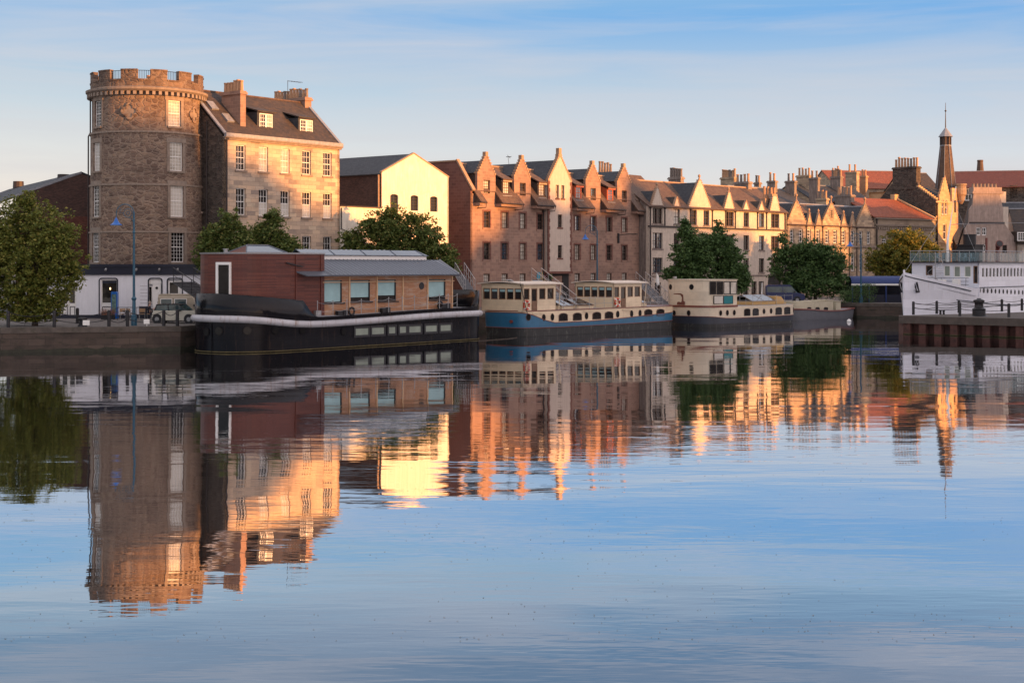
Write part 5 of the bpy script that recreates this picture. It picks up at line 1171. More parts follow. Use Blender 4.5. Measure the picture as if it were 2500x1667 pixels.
    s = MB(); rr = [ring(Pc, .05, zc1-.02), ring(Pc, .07, zc1+.08), ring(Pc, -.1, zc1+.085)]; band(s, rr[0], rr[1]); band(s, rr[1], rr[2]); cap(s, ring(Pc, -.1, zc1+.08)); s.build('coping', M['steel'], c)
    u, w, nr, d = hull_point(Pc, 545, f); tt = (-nr[1], nr[0]); tt = tt if tt[0] > 0 else (-tt[0], -tt[1])
    Zc = lambda y: CZ-(y-HY)*d/FPX
    hw = .62; s = MB(); o_ = (u+nr[0]*.10, w+nr[1]*.10)
    s.wall(rect(-hw, hw, zc0+.2, Zc(640)), [rect(-hw+.2, hw-.05, zc0+.3, Zc(640)-.18)], o=o_, dx=tt, dn=(-nr[0], -nr[1]), t=.3); w_ = s.build('tall_window', M['white_frame'], root)
    s = MB(); s.wall(rect(-hw+.15, hw-.02, zc0+.2, Zc(642)), o=(u+nr[0]*.04, w+nr[1]*.04), dx=tt, dn=(-nr[0], -nr[1]), edge=False); s.build('pane', M['glass_dark'], w_)
    for px in (722, 783):
        u, w, nr, d = hull_point(Pc, px, f); s = MB(); s.obox((u, w-.02, (zc0+zc1)/2+.1), .09, .06, zc1-zc0-.25); s.build('corner_trim', M['mahogany'], c)
    ut, _, _, _ = hull_point(Pc, 718, f); s = MB(); s.obox((ut, -2.87, zc1-.75), 1.5, .08, .07, ry=.18); s.build('bracket', M['iron'], root)
    # glass lantern roof
    lu0, lu1 = f.u(600, 0), f.u(694, 0); lu0 = 2.6; lu1 = f.u(697, -.8); z0 = zc1+.085; z1 = z0+.52
    s = MB(); q = [(lu0, -1.0, z0), (lu1, -1.0, z0), (lu1-.9, 0, z1), (lu0+.9, 0, z1)]
    s.face(q); s.face([(lu0, 1, z0), (lu1, 1, z0), (lu1-.9, 0, z1), (lu0+.9, 0, z1)][::-1]); g = s.build('roof_lantern', M['glass_sky'], root)
    s = MB(); s.face([(lu0, -1, z0), (lu0, 1, z0), (lu0+.9, 0, z1)]); s.face([(lu1, -1, z0), (lu1, 1, z0), (lu1-.9, 0, z1)][::-1]); 
    s.build('roof_lantern_end', M['mahogany'], root)
    s = MB(); s.tube([q[0], q[1]], .05, 5); s.tube([q[0], q[3]], .05, 5); s.tube([q[1], q[2]], .05, 5); s.tube([q[2], q[3]], .06, 5); s.tube([(lu0, 1, z0), (lu0+.9, 0, z1)], .05, 5); s.build('lantern_frame', M['zinc'], g)
    s = MB(); s.lathe((1.9, .3, zc1+.08), [(.14, 0), (.14, .2), (.2, .21), (.2, .27)], 10); s.build('flue', M['steel'], root)
    # ---- cedar cabin
    wf = -2.75; u0, u1 = f.u(785, wf)+.05, f.u(1104, wf); zd0 = 2.1; ze = CZ-(675-HY)*104/FPX
    wins = [(787.5, 835, 684, 739), (855, 903.5, 684, 736), (921, 967, 683, 735), (1045, 1087.5, 682, 731.5)]; hs = []
    for a, b, y0, y1 in wins: ua, ub = f.u(a, wf), f.u(b, wf); hs.append((max(ua, u0+.06), ub, f.z((a+b)/2, y1, wf), f.z((a+b)/2, y0, wf)))
    s = MB(); s.wall(rect(u0, u1, zd0, ze+.1), [rect(*h) for h in hs], o=(0, wf), t=.15)
    s.wall(rect(0, 5.5, zd0, ze+.1), o=(u1, wf), dx=(0, 1), dn=(-1, 0), t=.1); s.box(u0, u1, 2.65, 2.75, zd0, ze+.1); cb = s.build('cedar_cabin', M['cedar'], root)
    for i, h in enumerate(hs):
        s = MB(); s.wall(rect(*h), [rect(h[0]+.06, h[1]-.09, h[2]+.07, h[3]-.05)], o=(0, wf+.02), t=.1); w_ = s.build('cabin_window', M['iron'], cb)
        s = MB(); s.face([(h[0], wf+.09, h[2]), (h[1], wf+.09, h[2]), (h[1], wf+.09, h[3]), (h[0], wf+.09, h[3])]); s.build('pane', M['glass'], w_)
        zl = h[2]+(h[3]-h[2])*[.03, .2, .27, .13][i]
        s = MB(); s.face([(h[0]+.06, wf+.085, zl), (h[1]-.09, wf+.085, zl+(.12 if i == 3 else 0)), (h[1]-.09, wf+.085, h[3]-.05), (h[0]+.06, wf+.085, h[3]-.05)]); s.build('blind', M['glass_teal'], w_)
        s = MB(); s.box(h[0]-.05, h[1]+.25, wf-.08, wf, h[2]-.09, h[2]-.01); s.build('sill', M['iron'], w_)
    for px in (852.5, 919.5, 983, 1043.5, 1103): u = f.u(px, wf); s = MB(); s.box(u-.06, u+.06, wf-.07, wf, zd0, ze); s.build('post', M['cedar_post'], cb)
    s = MB(); s.box(u0, u1+.15, wf-.1, wf-.001, ze-.42, ze-.36); s.build('rail', M['cedar_post'], cb)
    u = f.u(1029, wf); s = MB(); disc(s, (u, wf, f.z(1029, 698, wf)), (0, -1), .27, 14, .27, .04); q = s.build('porthole', M['iron'], cb)
    for px, py in ((837, 763), (1035, 750)): pass
    # zinc roof
    wo = wf-.75; ue0, ue1 = f.u(739, wo), f.u(1121, wo); zeo = CZ-(673.5-HY)*f.d((ue0+ue1)/2, wo)/FPX
    wr = -.75; zr = f.z(930, 637.5, wr); ur1 = f.u(1073, wr); uu0 = u0+.02
    s = MB(); s.slab([(uu0, wo, zeo), (ue1, wo, zeo), (ur1, wr, zr), (uu0, wr, zr)], .1)
    zl_ = zeo+(zr-zeo)*.3; s.slab([(ue0+.45, wo, zeo), (uu0, wo, zeo), (uu0, wf-.02, zeo+(zr-zeo)*(wf-.02-wo)/(wr-wo)), (ue0, wf-.02, zeo+(zr-zeo)*(wf-.02-wo)/(wr-wo))], .08)
    s.slab([(uu0, wr, zr), (ur1, wr, zr), (ur1, -wr, zr), (uu0, -wr, zr)], .1); s.slab([(uu0, -wr, zr), (ur1, -wr, zr), (ue1, -wo, zeo), (uu0, -wo, zeo)], .1)
    s.slab([(ue1, wo, zeo), (ue1, -wo, zeo), (ur1, -wr, zr), (ur1, wr, zr)], .1); ro = s.build('roof', M['zinc'], root)
    s = MB(); k = 0; u = uu0+.2
    while u < ue1-.1:
        t = 1 if u < ur1 else (ue1-u)/(ue1-ur1); s.tube([(u, wo+.01, zeo+.11), (u, wo+(wr-wo)*t, zeo+(zr-zeo)*t+.11)], .035, 4); u += .42
    s.build('standing_seams', M['zinc'], ro)
    s = MB(); s.tube([(ue1, wo, zeo+.1), (ur1, wr, zr+.1)], .07, 5); s.build('hip_flashing', M['lead'], ro)
    # skylight strip
    wk = -.62; k0, k1 = uu0, f.u(1041, wk); zk0 = zr+.1; zk1 = zk0+.28
    s = MB(); s.box(k0, k1, wk, -wk, zk0-.05, zk1); sk = s.build('skylight_kerb', M['white_frame'], root)
    s = MB(); s.slab([(k0, wk-.1, zk1+.01), (k1+.1, wk-.1, zk1+.01), (k1-.45, 0, zk1+.42), (k0, 0, zk1+.42)], .03); s.slab([(k0, 0, zk1+.42), (k1-.45, 0, zk1+.42), (k1+.1, -wk+.1, zk1+.01), (k0, -wk+.1, zk1+.01)], .03); s.build('skylight_glass', M['glass_sky'], sk)
    s = MB()
    for i in range(5): u = k0+(k1-k0-.3)*i/4; s.tube([(u, wk-.12, zk1+.05), (u-(.0 if i < 4 else .3), 0, zk1+.46)], .035, 4)
    s.tube([(k0, wk-.12, zk1+.04), (k1+.1, wk-.12, zk1+.04)], .03, 4); s.build('glazing_bars', M['zinc'], sk)
    for i in range(3):
        u = k0+2.2+i*3.6; s = MB(); s.tube([(u-.8, .8, zk1+.3), (u+.8, .8, zk1+.3)], .03, 4)
        for j in range(3): s.lathe((u-.5+.5*j, .8, zk1+.3), [(.05, 0), (.13, .06), (.13, .14), (.04, .2)], 8)
        s.build('spotlight_bar', M['steel'], root)
    # rail, deck gear
    wr_ = -B+.12; pts = [(f.u(px, wr_), wr_, zb(f.u(px, wr_))+.42) for px in (775, 813, 847, 882, 917, 949, 982, 1012, 1043, 1073, 1094, 1116)]
    posts(root, pts, 1.12, .025)
    for px in (829, 842, 937, 946, 1083, 1093): u = f.u(px, -3.1); s = MB(); s.box(u-.22, u+.22, -3.2, -2.9, zb(u)+.43, zb(u)+.85); s.build('deck_box', M['iron'], root)
    for px in (858, 1074): u = f.u(px, -3.1); s = MB(); s.tube([(u+.26*math.cos(a), -3.13, zb(u)+.75+.26*math.sin(a)) for a in [i*math.pi/6 for i in range(12)]], .08, 6, closed=True); s.build('tyre_fender', M['iron'], root)
    u, w, nr, d = hull_point(P, 1150, f)
    s = MB(); s.box(u0-.9, u0-.4, -3.1, -2.85, 2.35, 2.7); s.build('bulkhead_light', M['steel'], root)
house_barge()
# ---------------------------------------------------------------- blue and cream barge
def cabin(root, f, u0, u1, b, zf, zt, endw, sidew, door, mat='boat_cream', crown=.16, over=.28, zwin=(.95, 1.88), nm='saloon', rmat='canvas_white', post=True):
    """glazed deckhouse; end windows on the end nearest the camera, side windows along the water side"""
    s = MB(); z0, z1 = zf+zwin[0], zf+zwin[1]
    eh = [rect(-b+.12+i*(2*b-.24)/endw+.05, -b+.12+(i+1)*(2*b-.24)/endw-.05, z0, z1) for i in range(endw)]
    s.wall(rect(-b, b, zf, zt), eh, o=(u0, 0), dx=(0, 1), dn=(1, 0), t=.08)
    sh = [rect(a, c, z0 if k != 'd' else zf+.05, z1) for a, c, k in sidew]
    s.wall(rect(0, u1-u0, zf, zt), sh, o=(u0, -b), t=.08); s.wall(rect(0, u1-u0, zf, zt), o=(u0, b), t=-.08)
    s.wall(rect(-b, b, zf, zt), o=(u1, 0), dx=(0, 1), dn=(-1, 0), t=.08); c = s.build(nm, M[mat], root)
    for i in range(endw):
        a, e = -b+.12+i*(2*b-.24)/endw+.05, -b+.12+(i+1)*(2*b-.24)/endw-.05
        w_ = window(c, a, e, z0, z1, w=.02, o=(u0, 0), dx=(0, 1), dn=(1, 0), fm='teak', nx=1, nz=1, sash=False, sill=None, fw=.07)
        s = MB(); s.face([(u0+.07, a+.07, z1-.28), (u0+.07, e-.07, z1-.28), (u0+.07, e-.07, z1-.07), (u0+.07, a+.07, z1-.07)]); s.build('blind', M['glass_teal'], w_)
    for a, e, k in sidew:
        if k != 'd': window(c, a+u0, e+u0, z0, z1, w=.02, o=(0, -b), fm='teak', nx=1, nz=1, sash=False, sill=None, fw=.07)
        else:
            window(c, a+u0, e+u0, zf+.75, z1, w=.02, o=(0, -b), fm='teak', nx=1, nz=1, sash=False, sill=None, fw=.09)
            s = MB(); s.box(a+u0, e+u0, -b+.03, -b+.09, zf+.05, zf+.745); s.box(a+u0+.12, e+u0-.12, -b+.0, -b+.03, zf+.2, zf+.62); s.build('door', M['teak'], c)
    s = MB(); n = 8
    for i in range(n):
        y0, y1 = -b-over+(2*b+2*over)*i/n, -b-over+(2*b+2*over)*(i+1)/n; q = lambda y: zt+.02+crown*(1-(y/(b+over))**2)
        s.face([(u0-over, y0, q(y0)), (u1+over*2.2, y0, q(y0)), (u1+over*2.2, y1, q(y1)), (u0-over, y1, q(y1))]); s.face([(u0-over, y0, q(y0)-.07), (u0-over, y1, q(y1)-.07), (u1+over*2.2, y1, q(y1)-.07), (u1+over*2.2, y0, q(y0)-.07)])
        s.face([(u0-over, y0, q(y0)-.07), (u0-over, y0, q(y0)), (u0-over, y1, q(y1)), (u0-over, y1, q(y1)-.07)])
    s.box(u0-over, u1+over*2.2, -b-over-.02, -b-over, zt-.07, zt+.03); s.build('cabin_roof', M[rmat], c)
    if post: s = MB(); s.tube([(u1+.55, -b-.1, zt), (u1+.25, -b-.1, zf)], .035, 5); s.build('awning_post', M['boat_cream'], c)
    return c
def coach(root, u0, u1, b, z0, h, glass='glass_sky', mat='boat_cream', nm='skylight', slope=.45):
    s = MB(); s.prism([(u0, -b, z0), (u1, -b, z0), (u1, b, z0), (u0, b, z0)], (0, 0, h)); c = s.build(nm, M[mat], root)
    s = MB(); s.slab([(u0-.05, -b-.05, z0+h+.01), (u1+.05, -b-.05, z0+h+.01), (u1-.1, 0, z0+h+slope), (u0+.1, 0, z0+h+slope)], .03); s.slab([(u0+.1, 0, z0+h+slope), (u1-.1, 0, z0+h+slope), (u1+.05, b+.05, z0+h+.01), (u0-.05, b+.05, z0+h+.01)], .03); s.build('pane', M[glass], c)
    s = MB()
    for p, q in (((u0-.05, -b-.05, z0+h+.03), (u1+.05, -b-.05, z0+h+.03)), ((u0-.05, -b-.05, z0+h+.03), (u0+.1, 0, z0+h+slope+.03)), ((u1+.05, -b-.05, z0+h+.03), (u1-.1, 0, z0+h+slope+.03)), ((u0+.1, 0, z0+h+slope+.03), (u1-.1, 0, z0+h+slope+.03)), (((u0+u1)/2, -b-.05, z0+h+.03), ((u0+u1)/2, 0, z0+h+slope+.03))): s.tube([p, q], .03, 4)
    s.build('skylight_frame', M['teak'], c); return c
def life_ring(root, c, nr, r=.34):
    s = MB(); l = math.hypot(*nr); nx, ny = nr[0]/l, nr[1]/l; tx, ty = -ny, nx
    s.tube([(c[0]+nx*.08+tx*r*math.cos(a), c[1]+ny*.08+ty*r*math.cos(a), c[2]+r*math.sin(a)) for a in [i*math.pi/9 for i in range(18)]], .085, 7, closed=True)
    o = s.build('life_ring', M['life_red'], root, smooth=True)
    for k in range(4): s = MB(); a = math.pi/4+k*math.pi/2; s.tube([(c[0]+nx*.08+tx*r*math.cos(b), c[1]+ny*.08+ty*r*math.cos(b), c[2]+r*math.sin(b)) for b in (a-.16, a, a+.16)], .092, 7); s.build('white_band', M['white_frame'], o)
    return o
M['life_red'] = plain('life_ring_red', (.50,.06,.03), .5, 0, .1)
def blue_barge():
    f = Fr(-.9, 117.5, math.atan2(.76, .65)); f = Fr(-.9, 117.5, math.atan2(.755, .655)); L, B = 23.6, 2.4
    root = fthing('blue_barge', 'blue and cream barge with two glazed deckhouses and orange life rings', 'barge', f, z=0)
    P = outline(L, B, 1.5, 3.4, 4.2, 2.0)
    zt = lambda u: 2.0-.92*sm(0, 1, (u+.2)/4.5)+.45*sm(0, 1, (u-8)/16)    # top of blue
    zlo = lambda u: .74-.05*sm(0, 1, u/5)+.06*sm(0, 1, (u-12)/10)
    zd = 2.12
    s = MB(); band(s, ring(P, -.15, -.7), ring(P, -.05, zlo)); s.build('bottom', M['black_scum'], root, uv=hull_uv, smooth=True)
    s = MB(); band(s, ring(P, -.05, zlo), ring(P, .04, zt)); s.build('hull', M['blue_hull'], root, uv=hull_uv, smooth=True)
    s = MB(); band(s, ring(P, .0, lambda u: zt(u)-.01), ring(P, .0, lambda u: max(zd, zt(u)+.12))); s.build('topside', M['boat_cream'], root, uv=hull_uv, smooth=True)
    s = MB(); s.tube(ring(P, .03, lambda u: zt(u)), .035, 5, closed=True); s.tube(ring(P, -.02, lambda u: zlo(u)), .03, 5, closed=True); s.tube(ring(P, .02, zd), .04, 5, closed=True); s.build('coachline', M['red_line'], root)
    s = MB(); cap(s, ring(P, -.01, zd-.02)); s.build('deck', M['deck_grey'], root)
    for a, b, y0, y1 in ((1365, 1387, 764, 784), (1397.5, 1419, 763, 782.5), (1445, 1466, 761, 779.5), (1475.5, 1496, 760, 778), (1574, 1593.5, 754.5, 772.5), (1602.5, 1621.5, 753.5, 771)): hullwin('hull_window', P, f, root, a, b, y0, y1, rise=.22, rim='brown_frame', fw=.06)
    for px, py in ((1290, 774), (1328, 775.6), (1349.5, 774), (1432, 771), (1509, 767), (1543, 765.6), (1561.6, 764.5)): pl('porthole', P, f, root, px, py, .19, .26, 'glass_dark', 'brown_frame')
    # deckhouses
    b = 2.28; uA = .12; uA1 = f.u(1357, -b); zf = zd-.02
    ztop = f.z(1276, 693, -b); sw = [(.1, .78, 'w'), (1.0, 1.72, 'd'), (1.95, 2.72, 'w'), (2.95, 3.75, 'w')]
    k = (uA1-uA)/4.0; sw = [(a*k, c*k, t) for a, c, t in sw]; cabin(root, f, uA, uA1, b, zf, ztop, 5, sw, True)
    b2 = 2.15; uB, uB1 = f.u(1498, -b2), f.u(1567, -b2); zt2 = f.z(1498, 690.5, -b2); k = (uB1-uB)/4.0; sw = [(a*k/((uA1-uA)/4.0), c*k/((uA1-uA)/4.0), t) for a, c, t in sw]
    cabin(root, f, uB, uB1, b2, zf, zt2, 5, sw, True)
    coach(root, f.u(1372, -1.3), f.u(1400, -1.3), 1.3, zd, .25, slope=.5); coach(root, f.u(1415, -1.5)-.2, f.u(1448, -1.5), 1.5, zd, .25, 'glass', slope=.55)
    coach(root, uB1+.6, uB1+2.2, 1.1, zd, .3, slope=.45)
    life_ring(root, (uA+.35, -b, f.z(1288, 745, -b)), (0, -1)); life_ring(root, (uB+.45, -b2, f.z(1510, 738, -b2)), (0, -1))
    wr_ = -B+.1; pts = [(f.u(px, wr_), wr_, zd) for px in (1375, 1406, 1439, 1453, 1475, 1495)]; posts(root, pts, 1.0, .018, 2, .03)
    pts = [(f.u(px, wr_+.1), wr_+.1, zd) for px in (1572, 1588, 1606, 1618)]; posts(root, pts, .9, .018, 2, .03)
    s = MB(); s.tube([(uA-.25, -b+.1, ztop+.1), (uA+.2, -b-.3, 1.9)], .035, 5); s.build('boat_hook', M['iron'], root)
    s = MB(); u, w, nr, d = hull_point(P, 1249, f); disc(s, (u+nr[0]*.03, w+nr[1]*.03, CZ-(785-HY)*d/FPX), nr, .14, 10, .14, .1); s.build('hawse_pipe', M['red_line'], root)
    s = MB(); s.obox((uA+.3, -.6, ztop+.25), .4, .5, .12, ry=.3); s.tube([(uA+.3, -.6, ztop), (uA+.3, -.6, ztop+.3)], .04, 5); s.build('deck_light', M['steel'], root)
    for px in (1311, 1435, 1530): s = MB(); u = f.u(px, -B); s.obox((u, -B-.06, zd-.18), 1.3, .06, .1); s.build('boarding_strake', M['boat_cream'], root)
blue_barge()
# ---------------------------------------------------------------- cream barge with wheelhouse
def wheelhouse_barge():
    f = Fr(19.1-.71*2.8, 133.6+.71*2.8, math.atan2(.705, .71)); L, B = 15.6, 2.8
    root = fthing('wheelhouse_barge', 'cream barge with a rounded wheelhouse, rust patch and black hull band', 'barge', f, z=0)
    P = outline(L, B, 1.9, 3.0, 2.6, 2.2); P = [(u-1.0, w) for u, w in P]
    z1 = lambda u: .38; z2 = lambda u: 1.08-.22*sm(0, 1, (u+1)/3.5)+.08*sm(0, 1, (u-6)/9); zd = 1.98
    s = MB(); band(s, ring(P, -.15, -.7), ring(P, -.04, z1)); s.build('bottom', M['black_scum'], root, uv=hull_uv, smooth=True)
    s = MB(); band(s, ring(P, -.04, z1), ring(P, .03, z2)); s.build('hull', M['ship_band'], root, uv=hull_uv, smooth=True)
    s = MB(); band(s, ring(P, .0, z2), ring(P, .0, zd)); s.build('topside', M['boat_cream_old'], root, uv=hull_uv, smooth=True)
    s = MB(); s.tube(ring(P, .02, z2), .03, 5, closed=True); s.build('coachline', M['red_line'], root)
    s = MB(); cap(s, ring(P, -.01, zd-.02)); s.build('deck', M['deck_grey'], root)
    wu1 = f.u(1799, -2.75); Q = outline(wu1+1.0, 2.78, 1.8, 3.2, .05, 8); Q = [(u-1.0, w) for u, w in Q]; zt = CZ-(683-HY)*134.5/FPX
    s = MB(); band(s, ring(Q, .08, zd-.05), ring(Q, .08, zd+.12)); s.build('rubbing_band', M['red_line'], root, smooth=False)
    Z = lambda px, y: f.z(px, y, -2.35)
    s = MB(); a, b = ring(Q, 0, zd+.1), ring(Q, 0, zt); band(s, a, b); s.build('wheelhouse', M['boat_cream_old'], root, uv=hull_uv, smooth=True)
    s = MB(); band(s, ring(Q, .08, zt-.04), ring(Q, .08, zt+.03)); cap(s, ring(Q, .08, zt+.03)); s.build('wheelhouse_roof', M['boat_cream_old'], root)
    for k in range(4): a = 1733+k*16.6; hullwin('wheelhouse_window', Q, f, root, a, a+15.2, 687, 719, glass='glass' if k < 2 else 'glass_curtain', rim='iron', off=.01, fw=.07)
    hullwin('white_panel', Q, f, root, 1743, 1766, 721.5, 742, glass='glass_blind', rim='iron', off=.01, fw=.04); hullwin('teal_panel', Q, f, root, 1766, 1789, 721.5, 742, glass='teal', rim='iron', off=.01, fw=.04)
    for px, py in ((1637, 700.5), (1687.5, 700.5)): pl('porthole', Q, f, root, px, py, .2, .22, 'glass_dark', 'iron')
    for px, py in ((1646, 764), (1681, 764), (1759.5, 764), (1776, 763.5), (1792.6, 763), (1865, 760), (1882, 759), (1942.6, 756.5)): pl('porthole', P, f, root, px, py, .17, .22, 'glass_dark', 'brown_frame')
    for a, b_, y0, y1 in ((1816, 1831, 753, 771), (1838, 1852.5, 752.5, 770), (1893, 1908, 750, 768), (1914, 1928.5, 749, 767)): hullwin('hull_window', P, f, root, a, b_, y0, y1, rise=.16, glass='glass', rim='iron', fw=.06)
    # rust stain
    u, w, nr, d = hull_point(Q, 1655, f); t = (-nr[1], nr[0]); t = t if t[0] > 0 else (-t[0], -t[1]); s = MB()
    blob = [(-.9, 0), (.1, 0), (.05, .25), (-.2, .3), (-.3, .22), (-.5, .3), (-.55, .7), (-.35, .95), (.5, 1.0), (.5, 1.06), (-.4, 1.08), (-.68, .95), (-.72, .4), (-.9, .3)]
    s.wall([(a, b_+zd+.16) for a, b_ in blob], o=(u+nr[0]*.02, w+nr[1]*.02), dx=t, dn=(-nr[0], -nr[1]), t=.03); s.build('rust_patch', plain('rust', (.14,.05,.035), .9, var=.3), root)
    coach(root, wu1+.1, wu1+1.5, 1.3, zd, .3, slope=.6, mat='boat_ochre'); coach(root, f.u(1836, -1.4), f.u(1893, -1.4), 1.4, zd, .35, slope=.6, mat='boat_ochre'); 
    s = MB(); a, b_ = f.u(1893, -1.2)+.1, f.u(1920, -1.2); s.prism([(a, -1.2, zd), (b_, -1.2, zd), (b_-.9, -1.2, zd+.75), (a, -1.2, zd+.85)], (0, 2.4, 0)); s.build('coachroof', M['boat_ochre'], root)
    wr_ = -B+.1; pts = [(f.u(px, wr_), wr_, zd) for px in (1806, 1821, 1838, 1858, 1877, 1896, 1915, 1934)]; posts(root, pts, .95, .016, 2, .02)
    s = MB(); s.obox((-.9, 1.3, zt+.2), .35, .2, .2); s.build('deck_light', M['steel'], root)
    s = MB(); s.tube([(11.5, 0, zd), (11.5, 0, zd+2.2)], .03, 5); s.prism([(11.45, 0, zd+2.1), (11.7, .1, zd+.9), (11.2, -.1, zd+.9)], (.03, .03, 0)); s.build('furled_flag', M['white_frame'], root)
M['teal'] = plain('teal_panel_paint', (.0,.16,.19), .3, 0, .05); M['boat_ochre'] = paint('ochre_boat_paint', (.52,.33,.13), .5)
wheelhouse_barge()
# ---------------------------------------------------------------- small old launch
def old_launch():
    a = W(1958, 0, 151.6); b = W(2096, 0, 158.5); ang = math.atan2(b[1]-a[1], b[0]-a[0]); f = Fr(a[0], a[1], ang).sub(-.4, 1.5)
    root = fthing('old_launch', 'small weathered grey launch with a red gunwale behind the cream barge', 'launch', f, z=0); L, B = 11.6, 1.5
    P = outline(L, B, 1.2, 2.4, 4.2, 1.8); zg = lambda u: 1.25-.28*sm(0, 1, (u-0)/6)+.15*sm(0, 1, (u-7)/3)
    s = MB(); band(s, ring(P, -.35, -.5), ring(P, -.08, .15)); band(s, ring(P, -.08, .15), ring(P, .06, lambda u: zg(u)-.12)); s.build('hull', M['launch_grey'], root, uv=hull_uv, smooth=True)
    s = MB(); s.tube(ring(P, .07, lambda u: zg(u)-.04), .09, 6, closed=True); s.build('gunwale', M['red_line'], root)
    s = MB(); cap(s, ring(P, -.02, lambda u: zg(u)-.06)); s.build('deck', M['deck_grey'], root)
    Q = [(u, w*.82) for u, w in outline(5.4, B, 1.2, 2.4, .05, 8)]; zc = 2.0
    s = MB(); band(s, ring(Q, 0, lambda u: zg(u)-.06), ring(Q, 0, zc)); cap(s, ring(Q, .03, zc)); s.build('cabin', M['launch_cream'], root, uv=hull_uv)
    for px in (1975.5, 1995.5, 2016): hullwin('cabin_window', Q, f, root, px-5, px+5, 749.5, 759, rise=.12, rim='brown_frame', fw=.04)
    for u0, u1, z in ((5.45, 6.7, 2.05), (7.2, 8.1, 1.9)): s = MB(); s.box(u0, u1, -1.0, 1.0, 1.0, z); s.box(u0-.05, u1+.05, -1.05, 1.05, z, z+.05); s.build('locker', M['launch_cream'], root)
M['launch_grey'] = paint('grey_launch_paint', (.13,.135,.155), .6, .2, rust=(.5, (.11,.10,.10)), mp=(2, .5, 1)); M['launch_cream'] = paint('faded_launch_paint', (.5,.45,.33), .6, .1, rust=(.5, (.25,.2,.13)))
old_launch()
